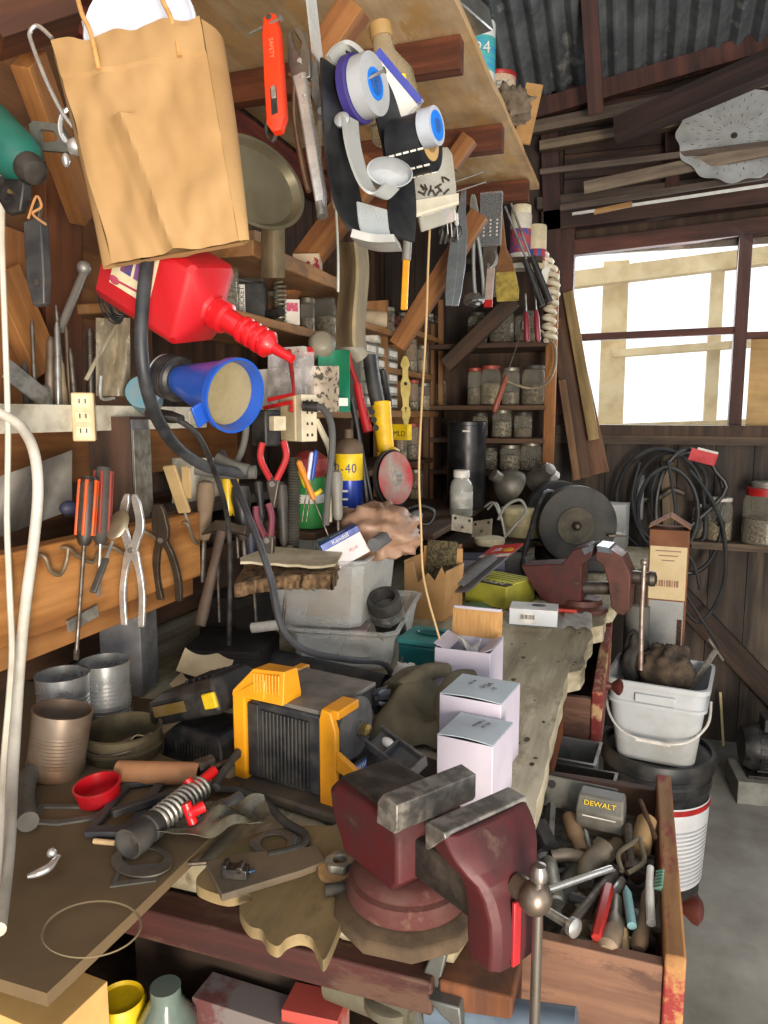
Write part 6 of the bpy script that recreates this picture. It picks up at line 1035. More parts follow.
b = B(); b.box((0, 0, L * .5), (.002, .04, L)); b.thing('clear_ruler', 'clear plastic package hanging behind the locking pliers', 'package', CLEAR, hang(P(310, -10, t=1.12), P(318, 60, t=1.12))[0])
# magnifier visor with white strap
mw, L = hang(P(352, 52, t=1.0), P(398, 245, t=.95), (-.15, 1, 0)); vz = T('magnifier_visor', 'black headband magnifier visor with white strap hanging on nails', 'visor', mw); vinv = mw.inverted()
VB = mat('#15171a', .3, 0, '#2e2e2e', 14)
def vloc(x, y, t): return vinv @ P(x, y, t=t)
def strip(pts, w, th): # band through picture points at given depths, w = width vector
    b = B(); q = smooth([vloc(*p) for p in pts], 6); rings = []
    for i, p in enumerate(q):
        d = (q[min(i + 1, len(q) - 1)] - q[max(0, i - 1)]).normalized(); ww = V(w).normalized(); n_ = d.cross(ww).normalized(); h = V(w) / 2
        rings.append([p - h - n_ * th, p + h - n_ * th, p + h + n_ * th, p - h + n_ * th])
    return b.loft(rings)
strip([(336, 68, .96), (337, 110, .95), (342, 170, .95), (352, 215, .95), (366, 236, .95), (380, 242, .95)], (.024, .055, .004), .0018).part('side_band', VB, vz)
strip([(350, 56, .99), (364, 62, 1.0), (380, 90, 1.03), (396, 150, 1.05), (402, 200, 1.03), (400, 238, 1.0)], (.03, .045, 0), .0018).part('far_band', VB, vz)
strip([(334, 66, .965), (342, 56, .98), (354, 52, .99), (368, 62, .98), (376, 80, .97)], (.006, .04, .0), .003).part('white_rim', mat('#aaaca8', .4), vz)
WS = mat('#979996', .5, 0, '#7d7e78', 12); strip([(350, 118, .945), (352, 140, .935), (358, 165, .93), (368, 188, .928), (380, 196, .93), (392, 186, .945)], (.012, .034, .008), .0016).part('white_strap', WS, vz)
b = B(vinv @ frame(P(390, 172, t=.95), V((-.55, .75, -.1)), (0, 0, 1))); b.lathe([(.0245, -.001), (.026, 0), (.024, .012), (.016, .02), (.002, .022)], 26, sx=1.2, sy=.75, cap=(False, True)); b.part('rest_cup', mat('#9b9fa2', .45, 0, '#86898a', 10), vz)
b = B(); b.x = Matrix.Translation(vloc(343, 122, .94)) @ Matrix.Rotation(R(90), 4, 'X'); b.lathe([(.008, 0), (.01, .002), (.01, .006), (.004, .009), (.002, .009)], 22); b.part('pivot_knob', mat('#b9b9b9', .3, .6), vz)
strip([(356, 238, .95), (376, 243, .95), (398, 243, .97)], (.0, .05, .012), .005).part('lens_frame', mat('#a3a39f', .4, 0, '#83837e', 14), vz)
strip([(372, 206, .96), (374, 226, .955), (378, 240, .95)], (.03, .04, 0), .001).part('lens', mat('#c9d2d4', .05, 0, '#aeb4b4', 6, .4, .7, 0, .25), vz)
# tape rolls on nails
def roll(label, c, t, r, w, ax, cols, name='tape_roll', hr=.62):
    o = P(*c, t=t); mw = frame(o, ax, (0, 0, 1)); k = T(name, label, 'tape', mw); b = B(); b.lathe([(r * hr, 0), (r, 0), (r, w), (r * hr, w), (r * hr, 0)], 36, cap=(False, False)); b.part('tape_body', cols[0], k)
    b = B(); b.lathe([(r * .3, -.002), (r * hr, -.002), (r * hr + .0006, w + .001), (r * .3, w + .001), (r * .3, -.002)], 30, cap=(False, False)); b.part('hub', cols[1], k)
    if len(cols) > 2: b = B(); b.lathe([(r * .1, -.001), (r * .36, -.003), (r * .36, w + .002), (r * .12, w + .002), (r * .1, -.001)], 26, cap=(False, False)); b.part('core', cols[2], k)
    return k
BLT = mat('#1f74d8', .35, 0, '#1c62b5', 10); AX = V((.98, -.19, .05))
k = roll('white spool with a bright blue core seated in the purple wrapper of the visor', (362, 88), .965, .038, .02, AX, [mat('#a3a6aa', .4), BLT, mat('#1a55a0', .4)], 'tape_spool', .5)
b = B(); b.lathe([(.038, -.016), (.042, -.014), (.042, -.003), (.039, -.001)], 30); b.part('purple_wrapper', mat('#2d2560', .4, 0, '#3a3078', 10), k)
spike('nail through the blue-cored spool inside the visor', (385, 70), (364, 82), t=.93)
k = roll('wide black-wrapped roll hanging on a nail by the bottle', (398, 150), 1.03, .039, .05, AX, [mat('#17191c', .4, 0, '#2e2f31', 16), mat('#b3925c', .7), mat('#8a6d42', .8)])
for i in range(5):
    for s in range(3):
        a = R(-150 + s * 34); b = B(); b.box((.0398 * math.cos(a), .0398 * math.sin(a), .008 + i * .011), (.0012, .0025, .008), (0, 0, a)); b.part('printed_mark', WHITE, k)
roll('white spool with a vivid blue hub on the nail beside the black roll', (424, 129), .985, .0245, .019, AX, [mat('#a9b0ba', .35), BLT, mat('#1a55a0', .4)], 'tape_spool', .74)
spike('long nail running through the black-wrapped roll', (406, 108), (392, 118), t=1.1)
mw, L = hang(P(370, 62, t=1.06), P(412, 112, t=1.06)); b = B(); b.box((0, 0, L / 2), (.04, .012, L)); t = b.thing('blue_card', 'purple and white packet with yellow tag hanging between visor and bottle', 'packet', mat('#d6d3cc', .5, 0, '#bdb9b0', 10), mw, None, .001); B().box((.017, -.0005, L / 2), (.01, .0135, L)).part('purple_edge', mat('#2c3a9c', .4), t); B().box((-.004, -.001, L * .93), (.03, .0135, .012)).part('yellow_tag', BRIGHTY, t)
# jug-shaped bottle hanging under the shelf
mw, L = hang(P(380, 26, t=1.28), P(398, 138, t=1.28)); t = T('glass_bottle', 'clear plastic bottle with a tan cap hanging upright under the plywood', 'bottle', mw); b = B(); b.lathe([(.02, 0), (.045, .004), (.048, L * .3), (.044, L * .55), (.02, L * .75), (.016, L * .9), (.016, L * .92)], 28); b.part('bottle_body', mat('#b8a98a', .12, 0, '#8d7c5a', 8, .42, .7, 0, .35), t); b = B(); b.lathe([(.019, L * .88), (.02, L * .9), (.02, L), (.016, L + .003)], 24); b.part('cap', mat('#a07f4c', .5), t)
b = B(); b.cyl((.03, -.036, L * .08), (.034, -.038, L * .4), .006, n=10); b.part('yellow_strip', BRIGHTY, t)
# clear hanging box of screws
mw, L = hang(P(432, 156, t=1.18), P(436, 226, t=1.12), (-.25, 1, .1)); t = T('clear_box', 'small clear lidded box with loose screws hanging below the black roll', 'box', mw); rq2 = lambda x, y, z: [(-x, -y, z), (x, -y, z), (x, y, z), (-x, y, z)]
b = B(); b.loft([[(-.024, -.016, .004), (.03, -.016, .02), (.03, .016, .02), (-.024, .016, .004)], [(-.03, -.02, L * .35), (.034, -.02, L * .4), (.034, .02, L * .4), (-.03, .02, L * .35)], rq2(.032, .02, L * .85), rq2(.026, .015, L)]); b.part('box_body', mat('#c9cac2', .2, 0, '#a7a591', 14, .4, .7, 0, .4), t, .003)
b = B(); b.loft([[(-.033, -.023, .002), (.036, -.023, .02), (.036, -.017, .02), (-.033, -.017, .002)], [(-.034, -.023, L * .22), (.037, -.023, L * .26), (.037, -.017, L * .26), (-.034, -.017, L * .22)]]); b.part('white_lip', mat('#ccc7b5', .5), t, .001)
b = B()
for i in range(14): x, z = RND.uniform(-.02, .022), RND.uniform(L * .28, L * .5); b.box((x, -.021, z), (.012, .002, .0025), (0, RND.uniform(0, 3), 0))
b.part('screws', OLDST, t)
b = B(); b.tube([P(x, y, t=1.15) for x, y in ((430, 224), (428, 270), (426, 330), (422, 400), (419, 470), (421, 525), (424, 580), (440, 640))], .0018, 6); b.thing('tan_string', 'long tan string hanging from the clear box down to the open carton', 'string', mat('#a88e66', .8, 0, '#8d744b', 12))
spike('thin nail poking out beside the clear box, upper of two', (484, 172), (458, 182), t=1.5, r=.0016); spike('second thin nail just below the first beside the clear box', (486, 182), (458, 192), t=1.5, r=.0016)
# yellow / grey snap-blade knife and white cable
mw, L = hang(P(410, 180, t=1.35), P(404, 310, t=1.35)); t = T('snap_knife', 'slim grey and yellow cutter hanging below the black roll', 'cutter', mw); b = B(); b.box((0, 0, L * .2), (.012, .008, L * .4)); b.part('yellow_handle', mat('#d99a1b', .4, 0, '#b97d15', 30), t, .002); b = B(); b.cyl((.0, 0, L * .38), (.003, 0, L * .95), .0085, n=12); b.part('grey_barrel', mat('#8f8e88', .4, .4), t); b = B(); b.box((.002, -.008, L * .66), (.008, .003, .03)); b.part('yellow_sticker', mat('#d9a92b', .5, 0, '#3a3223', 90), t)
b = B(); b.tube([(.003, 0, L * .95), (.0, 0, L * 1.03), (.006, 0, L * 1.08)], .003, 6); b.part('hang_loop', OLDST, t)
b = B(); b.tube([P(x, y, t=1.3) for x, y in ((331, 60), (332, 120), (335, 190), (338, 250), (338, 292))], .0022, 6); b.thing('pale_wire', 'straight pale wire hanging between the pliers and the visor', 'wire', mat('#b9bdb2', .4))
# row of tools along the shelf's lower edge, further in
XR_ = -.56
mw, L = hang(P(464, 190, X=XR_), P(452, 306, X=XR_)); t = T('grey_tin_snips', 'pair of flat blue-grey tin snips hanging with closed blades', 'snips', mw)
for s in (-1, 1): b = B(); b.loft([[(s * .004 + x - w, -.004 + s * .002, z), (s * .004 + x + w, -.004 + s * .002, z), (s * .004 + x + w, .003 + s * .002, z), (s * .004 + x - w, .003 + s * .002, z)] for x, z, w in ((s * .004, 0, .012), (s * .006, L * .1, .015), (s * .008, L * .35, .017), (s * .006, L * .62, .015), (0, L * .8, .009), (0, L, .003))]); b.part('blade_half', mat('#8e979c', .4, .6, '#6a6f72', 14), t, .002)
b = B(); b.cyl((0, -.01, L * .6), (0, .01, L * .6), .008, n=14); b.part('rivet', STEEL, t)
b = B(); cc = P(450, 232, X=XR_ + .02); b.tube([cc + V((.03 * math.cos(a), .0, .022 * math.sin(a))) for a in [2 * PI * k / 12 for k in range(12)]], .006, 8, 4, True)
for k in range(4): b.tube([cc + V((-.03 + .015 * k, 0, -.03)), cc + V((-.02 + .015 * k, -.01, 0)), cc + V((-.03 + .018 * k, 0, .03))], .005, 8)
b.thing('black_clips', 'cluster of black spring clips hanging in front of the tin snips', 'clips', mat('#2c3034', .4, .4))
for i, (x, y, m, lb) in enumerate(((446, 216, mat('#2857b0', .35), 'tiny screwdriver with a blue cap in the hanging cluster'), (450, 219, mat('#d02858', .35), 'tiny screwdriver with a pink cap in the hanging cluster'), (456, 222, mat('#c9c9c4', .35), 'tiny screwdriver with a pale cap in the hanging cluster'))):
    mw, L = hang(P(x, y - 8, X=XR_ + .05), P(x + 2, y + 18, X=XR_ + .05)); b = B(); b.lathe([(.002, 0), (.002, L * .6)], 8); t = b.thing('mini_screwdriver', lb, 'screwdriver', STEEL, mw); b = B(); b.lathe([(.0035, L * .55), (.0065, L * .62), (.0065, L), (.003, L + .003)], 10); b.part('cap', m, t)
pliers('long_pliers', 'long grey pliers with slim parallel grips beside the tin snips', 'pliers', (473, 194), (480, 304), XR_ + .01, mat('#9a9a94', .35, .8, '#67645c', 20), mat('#8e9494', .4, .3), .014, .3)
b = B(); b.ell(P(474, 300, X=XR_ + .03), (.035, .025, .022), 16, 10, .5, 2); b.thing('chrome_clamp', 'chunky chrome clamp foot hanging at the end of the long pliers', 'clamp', mat('#a5a6a4', .25, .9, '#6d6a64', 30))
mw, L = hang(P(492, 194, X=XR_ + .02), P(488, 300, X=XR_ + .02)); t = T('blade_pack', 'transparent pack of black-backed blades hanging on a nail', 'pack', mw); b = B(); b.box((.0, -.007, L * .76), (.075, .012, L * .46)); b.part('backing_card', mat('#16181a', .4, 0, '#27292b', 14), t, .001); b = B(); b.box((0, -.004, L * .76), (.08, .02, L * .5)); b.part('clear_cover', mat('#dfe3e5', .12, 0, '#c9cccc', 9, .45, .75, 0, .13), t, .002)
for x in (-.022, .002, .026):
    b = B()
    for k in range(5): b.box((x, -.0148, L * (.6 + .035 * k)), (.006, .001, .006))
    b.part('printed_mark', WHITE, t)
b = B(); b.box((0, .006, L * .28), (.05, .004, L * .5)); b.part('paint_blade', mat('#6d655b', .4, .6, '#4b443b', 16), t)
mw, L = hang(P(492, 252, X=XR_ + .05), P(488, 307, X=XR_ + .05)); t = T('red_tip_wrench', 'short wrench with a red dipped handle and open jaw', 'wrench', mw); b = B(); b.box((0, 0, L * .36), (.028, .01, L * .7)); b.part('handle', mat('#b8a79a', .4, .3, '#8f7f73', 20), t, .003); b = B(); b.box((0, 0, L * .06), (.029, .012, L * .13)); b.part('red_tip', RED, t, .002); b = B(); b.tube([(-.012, 0, L * .78), (-.004, 0, L * .7), (.012, 0, L * .78), (.016, 0, L * .92), (.008, 0, L)], .007, 10); b.part('jaw', STEEL, t)
mw, L = hang(P(500, 212, X=XR_ + .04), P(508, 300, X=XR_ + .04)); t = T('paint_brush', 'old tan paint brush with stiff bristles hanging among the tools', 'brush', mw); b = B(); b.loft([[(-w, -.008, z), (w, -.008, z), (w, .008, z), (-w, .008, z)] for z, w in ((L * .35, .034), (L * .45, .03), (L * .6, .012), (L, .009))]); b.part('brush_handle', mat('#8a5f3c', .5, 0, '#66452a', 16), t, .002); b = B(); b.loft([[(-w + .004 * math.sin(z * 900), -.01, z), (w, -.01, z), (w, .01, z), (-w, .01, z)] for z, w in ((0, .042), (L * .1, .046), (L * .35, .036))]); b.part('bristles', mat('#b8a24e', .7, 0, '#7c6a38', 40), t)
mw, L = hang(P(508, 205, t=2.75), P(546, 304, t=2.75)); t = T('grass_shears', 'long shears with black grips slanting across the row of hanging tools', 'shears', mw)
for s in (-1, 1): b = B(); b.tube([(s * .008, 0, L * .45), (s * .012, 0, L)], .0045, 8); h_ = b.part('steel_arm', STEEL, t); b = B(); b.tube([(s * .016, 0, 0), (s * .013, 0, L * .46)], .0125, 10); b.part('black_grip', BLACK, h_)
for i, (a, c, lb) in enumerate((((526, 312), (527, 342), 'dark red handled awl hanging beside the shears'), ((536, 310), (538, 342), 'second dark red handled awl hanging nearer the window post'))):
    mw, L = hang(P(*a, t=2.85), P(*c, t=2.85)); b = B(); b.lathe([(.006, 0), (.0115, .01), (.011, L * .8), (.006, L)], 12); t = b.thing('red_awl', lb, 'awl', mat('#7d1f2a', .35, 0, '#591620', 14), mw); b = B(); b.lathe([(.004, L), (.003, L + .07)], 8); b.part('steel_shaft', STEEL, t)
# cans standing above on the bracket, coiled white cord
def pcan(label, p, r, h, m, name='spray_can'):
    t = T(name, label, 'can', p); b = B(); b.lathe([(r * .97, 0), (r, .003), (r, h - .006), (r * .95, h)], 26); b.part('can_body', m, t); return t
sh2 = board('bracket_shelf', P(480, 262, t=2.95) + V((-.1, .05, 0)), P(548, 262, t=2.95) + V((-.02, -.0, 0)), .16, .02, DW, (0, 0, 1), 'short dark board under the two spray cans by the window post', 'shelf')
zb_ = P(515, 262, t=2.95).z + .012
pz_ = P(520, 262, t=2.95); t = pcan('taller white spray can with blue and red print behind the hanging shears', V((pz_.x + .0, pz_.y, pz_.z - .03)), .043, .21, mat('#cfcabc', .4, 0, '#a9a290', 12)); b = B(); b.lathe([(.0435, .06), (.044, .061), (.044, .15), (.0435, .151)], 26); b.part('printed_band', mat('#4a4f8d', .4, 0, '#a8433a', 70, .45, .52), t); b = B(); b.lathe([(.038, .206), (.04, .21), (.039, .242), (.032, .246)], 24); b.part('cap', CREAM, t)
pz_ = P(536, 256, t=2.95); t = pcan('shorter cream spray can with a striped label nearest the window post', V((pz_.x, pz_.y, pz_.z - .055)), .04, .17, mat('#c2b594', .5, 0, '#9c8f70', 14)); b = B(); b.lathe([(.0405, .03), (.041, .031), (.041, .075), (.0405, .076)], 26); b.part('striped_label', mat('#3a4a8a', .4, 0, '#9a2a35', 8, .45, .5, st=(6, 6, .2)), t)
b = B(); q = [P(538, 250, t=2.95), P(550, 268, t=2.95), P(553, 292, t=2.95), P(549, 318, t=2.95), P(550, 340, t=2.95)]
pth = smooth(q, 20); hel = []
for i, p in enumerate(pth): a = i * .9; hel.append(p + V((.02 * math.cos(a), .02 * math.sin(a), 0)))
b.tube(hel, .010, 8, 2); b.thing('coiled_cord', 'white coiled cord hanging at the top of the window-side shelf post', 'cord', mat('#cdc3ac', .5, 0, '#a99d83', 14))
b = B(); b.prism([(0, 0), (.02, .09), (-.005, .12), (-.02, .03)], -.01, .01); b.thing('white_bracket', 'white plastic bracket hanging above the coiled cord', 'bracket', WHITE, at(P(545, 290, t=2.95)))
# fret saw with wooden handle
mw, L = hang(P(523, 328, t=2.95), P(494, 412, t=2.95)); t = T('coping_saw', 'coping saw with curved frame and wooden handle hanging before the jar shelves', 'saw', mw); inv = mw.inverted()
b = B(); b.lathe([(.006, -.002), (.011, .006), (.0125, .03), (.009, L * .42), (.006, L * .44)], 14); b.part('handle', mat('#8d4a36', .4, 0, '#6b3425', 14), t); b = B(); b.box((0, 0, L * .72), (.004, .0012, L * .56)); b.part('blade', OLDST, t)
b = B(); b.tube([inv @ P(x, y, t=2.95) for x, y in ((522, 326), (540, 330), (554, 345), (555, 366), (546, 384), (528, 388), (504, 380))], .0055, 8); b.part('bow_frame', mat('#8d8168', .45, .6, '#6a5f4b', 16), t); b = B(); b.cyl(inv @ P(523, 330, t=2.95) + V((-.004, 0, 0)), inv @ P(523, 322, t=2.95), .009, n=12); b.part('blade_pin', STEEL, t)
# round pan on the wall behind the kraft bag and leather strip
mw = frame(P(250, 186, t=1.42), V((.92, -.36, .14)), (0, 0, 1)); b = B(); b.lathe([(.002, 0), (.098, .002), (.104, .016), (.108, .017), (.108, .02), (.1, .02), (.09, .006), (.002, .004)], 48, sx=1.15, sy=.8); b.thing('metal_dish', 'large oval dull metal dish hanging behind the kraft bag', 'dish', mat('#857c64', .35, .5, '#5f5742', 5, c3='#a39a7d'), mw)
b = B(); b.grid(lambda u, v_: P(338 + 28 * u + (6 - 10 * v_) * math.sin(3 * v_), 242 + 105 * v_, t=1.75 - .12 * math.sin(PI * u) + .03 * math.sin(7 * u)), 14, 24, .002); b.thing('leather_strip', 'dusty folded leather strip hanging over the saw handle below the visor', 'leather', mat('#7d6f55', .8, 0, '#a3926f', 8, .4, .7, .2))
b = B(); b.grid(lambda u, v_: P(262 + 22 * u, 196 + 82 * v_, t=1.6 - .05 * math.sin(PI * u)), 10, 18, .002); b.thing('canvas_strip', 'grey-brown canvas strip hanging beside the oval dish', 'canvas', mat('#6a5d48', .9, 0, '#8f8062', 12))
# ---- things on top of the overhead shelf
ZS = 2.4225
t = pcan('white and blue tall can with the number two on the overhead shelf edge', V((P(489, 108, Z=ZS).x - .026, P(489, 108, Z=ZS).y, ZS)), .042, .25, mat('#d6d8d6', .4, 0, '#bfc1bd', 10), 'paint_can'); b = B(); b.lathe([(.0425, .1), (.043, .101), (.043, .2), (.0425, .201)], 26); b.part('blue_band', mat('#2f8ac0', .4, 0, '#4aa8a8', 8, .45, .55, st=(.3, .3, 3)), t); words('24', .05, at((.012, -.0455, .16), 14) @ FRONT, WHITE, t); b = B(); b.lathe([(.0425, .035), (.043, .036), (.043, .055), (.0425, .056)], 26); b.part('yellow_band', BRIGHTY, t)
q = P(507, 126, Z=ZS); t = pcan('stained red and cream tin with drips beside the blue can on the shelf edge', V((q.x - .03, q.y, ZS)), .055, .16, mat('#c9b59a', .5, 0, '#b23c2e', 12, .48, .6), 'paint_can'); words('REX', .04, at((.01, -.0565, .11), 10) @ FRONT, mat('#7d8484', .5), t); b = B(); b.lathe([(.0555, .148), (.058, .152), (.058, .16), (.05, .162)], 26); b.part('red_rim', RED, t)
q = P(520, 120, Z=ZS); blob('dried_sponge', 'dusty brown lump of netting hanging over the shelf end beside the stained tin', 'netting', V((q.x - .02, q.y, ZS + .04)), (.05, .05, .055), mat('#6a5c4c', .95, 0, '#8b7b66', 30, bump=.5), .7, 3, 0, 4, 36)
q = P(533, 150, Z=ZS); b = B(); b.box((0, 0, .1), (.06, .012, .2)); b.thing('paper_card', 'tan card standing on the far end of the overhead shelf', 'card', CARD, at(V((q.x - .03, q.y - .08, ZS)), 10, 0, 12))
b = B(); b.ell((0, 0, 0), (.014, .014, .014), 12, 8); b.thing('pale_ball', 'small pale ball at the edge of the shelf below the netting', 'ball', CREAM, at(V((P(508, 122, Z=ZS).x - .02, P(508, 122, Z=ZS).y, ZS + .0142))))
q = P(462, 60, Z=ZS); t = kite('tan_carton', 'tall tan carton standing on the overhead shelf beside the blue can', 'box', (.05, .10, .36), at(V((q.x - .03, q.y - .06, ZS)), -4), mat('#b7935e', .8, 0, '#997646', 9)); B().box((-.01, -.051, .07), (.04, .002, .06)).part('white_label', WHITE, t)
a, c = P(405, -18, Z=ZS), P(474, 38, Z=ZS); mw = frame(V((a.x, a.y, ZS + .03)), (c - a), (0, 0, 1)); L = (c - a).length; t = T('light_fixture', 'old glossy metal light fixture lying along the overhead shelf edge', 'light fixture', mw); b = B(); b.loft([[(-.06, -.03, z), (.06, -.03, z), (.045, .03, z), (-.045, .03, z)] for z in (-.15, L)]); b.part('housing', mat('#8d8f8c', .25, .6, '#5c5a52', 9), t, .006); b = B(); b.cyl((.066, -.02, -.15), (.066, -.02, L), .007, n=10); b.part('end_rim', CHROME, t)
for i, (x, y, lb) in enumerate(((470, 52, 'white and red printed packet on the overhead shelf edge'),)): q = P(x, y, Z=ZS); kite('printed_packet', lb, 'packet', (.07, .04, .06), at(V((q.x - .03, q.y - .03, ZS)), 8), mat('#c9c1ba', .5, 0, '#b3524c', 30, .5, .6))
# ================================================================ SHELVES ALONG THE SIDE WALL
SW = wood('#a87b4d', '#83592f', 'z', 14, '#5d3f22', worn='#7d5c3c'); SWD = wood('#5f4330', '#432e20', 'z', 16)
def shelf(name, label, z, y0, y1, x1=-.85, th=.022, m=SW, x0=-1.165):
    return board(name, ((x0 + x1) / 2, y0, z - th / 2), ((x0 + x1) / 2, y1, z - th / 2), x1 - x0, th, m, (0, 0, 1), label, 'shelf', bev=.003, jag=.003)
shelf('wall_shelf', 'rough plank shelf just above the corrugated jug spout carrying glass jars', 1.69, 1.3, 2.17)
shelf('wall_shelf', 'thick splintered plank shelf under the orange diagonal brace', 1.83, 1.45, 2.03, -.79, .035)
shelf('wall_shelf', 'plank shelf with a paper roll behind the yellow cutter', 1.756, 2.2, 2.78, -.84)
shelf('wall_shelf', 'long shelf under the small-parts cabinet and the brass key plate', 1.475, 1.62, 3.2, -.84, .025)
shelf('wall_shelf', 'upper shelf of the jar rack beside the tan string', 1.63, 2.55, 3.2, -.86)
shelf('wall_shelf', 'top shelf of the jar rack beside the tan string', 1.79, 2.8, 3.2, -.84)
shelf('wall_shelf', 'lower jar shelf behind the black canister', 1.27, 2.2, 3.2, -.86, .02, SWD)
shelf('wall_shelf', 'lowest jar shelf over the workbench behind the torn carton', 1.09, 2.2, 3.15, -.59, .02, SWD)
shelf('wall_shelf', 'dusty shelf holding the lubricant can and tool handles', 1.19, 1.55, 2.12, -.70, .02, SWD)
B().box((-1.0, 2.2, 1.55), (.28, .02, .75)).thing('shelf_divider', 'upright divider board at the end of the small-parts cabinet', 'divider', SWD)
for y, z0, z1, lb in ((2.55, 1.475, 1.86, 'upright divider between cabinet and jar rack'), (3.19, .91, 1.85, 'far upright of the jar rack')): B().box((-1.0, y, (z0 + z1) / 2), (.28, .018, z1 - z0)).thing('shelf_divider', lb, 'divider', SW)
board('shelf_batten', P(441, 300, X=-.85), P(441, 408, X=-.85), .025, .02, SW, (1, 0, 0), 'thin upright batten at the front of the jar rack', 'batten')
# corner shelves on the far wall
cs_ = T('corner_shelf', 'tall set of dark corner shelves for jars with one sunlit front post', 'shelf unit', (-.62, 3.30, .9012))
for z in (1.22, 1.36, 1.50, 1.76): b = B(); b.box((0, 0, z - .011 - .9012), (.50, .30, .02)); b.part('shelf_board', wood('#63472f', '#46301f', 'x', 16), cs_, .002)
b = B(); b.box((.265, -.13, .57), (.045, .03, 1.14)); b.part('front_post', wood('#b27a42', '#8d5a2b', 'z', 15), cs_, .002); b = B(); b.box((-.265, -.03, .48), (.025, .24, .96)); b.part('side_board', SWD, cs_); b = B(); b.box((0, .155, .45), (.52, .012, .9)); b.part('back_board', DW, cs_)
lidr = mat('#a04a3c', .5, .3, '#6d3028', 18); lidg = mat('#8b8577', .45, .6, '#5f584b', 20); lidb = mat('#3d3a36', .5, .4)
ON = ['first', 'second', 'third', 'fourth', 'fifth', 'sixth']
def jrow(z, Y, X, items, where, grp):
    for i, (px, wpx, hpx, lid, f) in enumerate(items):
        q = P(px, 420, Y=Y) if Y else P(px, 420, X=X); d = (q - CAMP).dot(V((-.324 * .991, .946 * .991, -.13))); k = d / FPX
        jar('%s jar %s, %s from the %s' % ({0: 'rust-red lidded', 1: 'grey-lidded', 2: 'dark-lidded', 3: 'open glass'}[lid], where, ON[i], 'wall corner' if Y else 'camera end'), V((q.x, q.y, z + .0012)), wpx * k / 2, hpx * k, [lidr, lidg, lidb, None][lid], fills[f], 'glass_jar', group=grp)
jrow(1.50, 3.22, None, ((474, 14, 36, 0, 0), (490, 20, 38, 0, 3), (510, 18, 36, 1, 1), (533, 24, 38, 2, 0)), 'on the corner shelf behind the coping saw', 'jars on the upper corner shelf')
jrow(1.36, 3.24, None, ((480, 16, 24, 2, 2), (502, 20, 27, 1, 1), (523, 18, 25, 2, 0)), 'on the middle corner shelf', 'jars on the middle corner shelf')
jrow(1.22, 3.22, None, ((490, 16, 22, 2, 2), (511, 21, 25, 1, 1), (532, 22, 28, 1, 0)), 'on the lowest corner shelf', 'jars on the lowest corner shelf')
jrow(1.76, 3.24, None, ((476, 20, 30, 2, 2), (500, 24, 34, 1, 2), (524, 22, 30, 2, 0)), 'in the dark top corner shelf', 'jars on the top corner shelf')
jrow(1.63, None, -.90, ((411, 12, 32, 1, 1), (422, 11, 28, 1, 3), (432, 10, 26, 3, 0)), 'on the upper rack shelf by the string', 'jars on the upper rack shelf')
jrow(1.475, None, -.89, ((413, 11, 30, 0, 1), (424, 12, 27, 1, 3), (433, 9, 26, 1, 1), (442, 9, 30, 1, 0)), 'on the rack shelf above the brown ledge', 'jars on the middle rack shelf')
jrow(1.27, None, -.90, ((402, 11, 33, 1, 3), (413, 12, 36, 0, 1), (426, 13, 40, 1, 1), (438, 11, 36, 1, 2)), 'on the shelf right under the rack', 'jars under the rack')
jrow(1.09, None, -.92, ((416, 16, 30, 1, 3), (430, 14, 34, 1, 1), (444, 13, 30, 1, 2)), 'on the lowest rack shelf over the bench', 'jars on the lowest rack shelf')
jrow(1.79, None, -.90, ((428, 10, 24, 1, 3), (438, 10, 26, 3, 1)), 'on the top rack shelf near the braces', 'jars on the top rack shelf')
jrow(1.69, None, -.92, ((309, 14, 34, 1, 1), (326, 23, 38, 3, 3)), 'on the plank shelf above the jug spout', 'jars on the plank shelf')
jrow(1.756, None, -.92, ((386, 18, 26, 1, 3), (402, 12, 26, 1, 1)), 'on the shelf behind the yellow cutter', 'jars behind the yellow cutter')
# drill index, spool, spring, carton on the plank shelf
dq = P(252, 285, X=-.93); dq.z = 1.692; t = T('bit_case', 'grey steel drill bit case standing open on the plank shelf behind the jug', 'case', at(V((dq.x - .02, dq.y, 1.78)), 25, -20, 10)); b = B(); b.box((0, 0, 0), (.09, .05, .06)); b.part('case_shell', mat('#8e9091', .4, .6, '#5d5b56', 14), t, .003)
for i in range(4): B().box((-.0, -.027, .02 - .014 * i), (.08, .004, .007)).part('bit_row', mat('#3d3d3c', .5, .4), t)
b = B(); b.box((0, 0, .045), (.07, .06, .09)); t = b.thing('black_box', 'black box with a white printed strip under the drill bit case', 'box', BLACK, at(V((dq.x, dq.y, 1.692)), 20), None, .002); B().box((-.02, -.031, .05), (.014, .002, .07)).part('white_strip', WHITE, t); words('BUCKET', .016, at((-.02, -.0325, .05), 0, 0, 0) @ FRONT @ Matrix.Rotation(R(90), 4, 'Z'), BLACK, t)
q = P(262, 315, X=-.9); b = B(); pts = []
for i in range(9 * 12): a = 2 * PI * i / 12; pts.append((.014 * math.cos(a), .014 * math.sin(a), .004 + i * .0009))
b.tube(pts, .0036, 6, 0); b.thing('loose_spring', 'fat bright coil spring standing on the plank shelf beside the black box', 'spring', mat('#a19d8a', .35, .7, '#6d6858', 24), V((q.x + .02, q.y + .06, 1.692)))
q = P(224, 300, X=-.93); jar('tall dusty clear jar on the plank shelf directly behind the jug neck', V((q.x, q.y, 1.692)), .035, .15, None, fills[1], 'glass_jar'); 
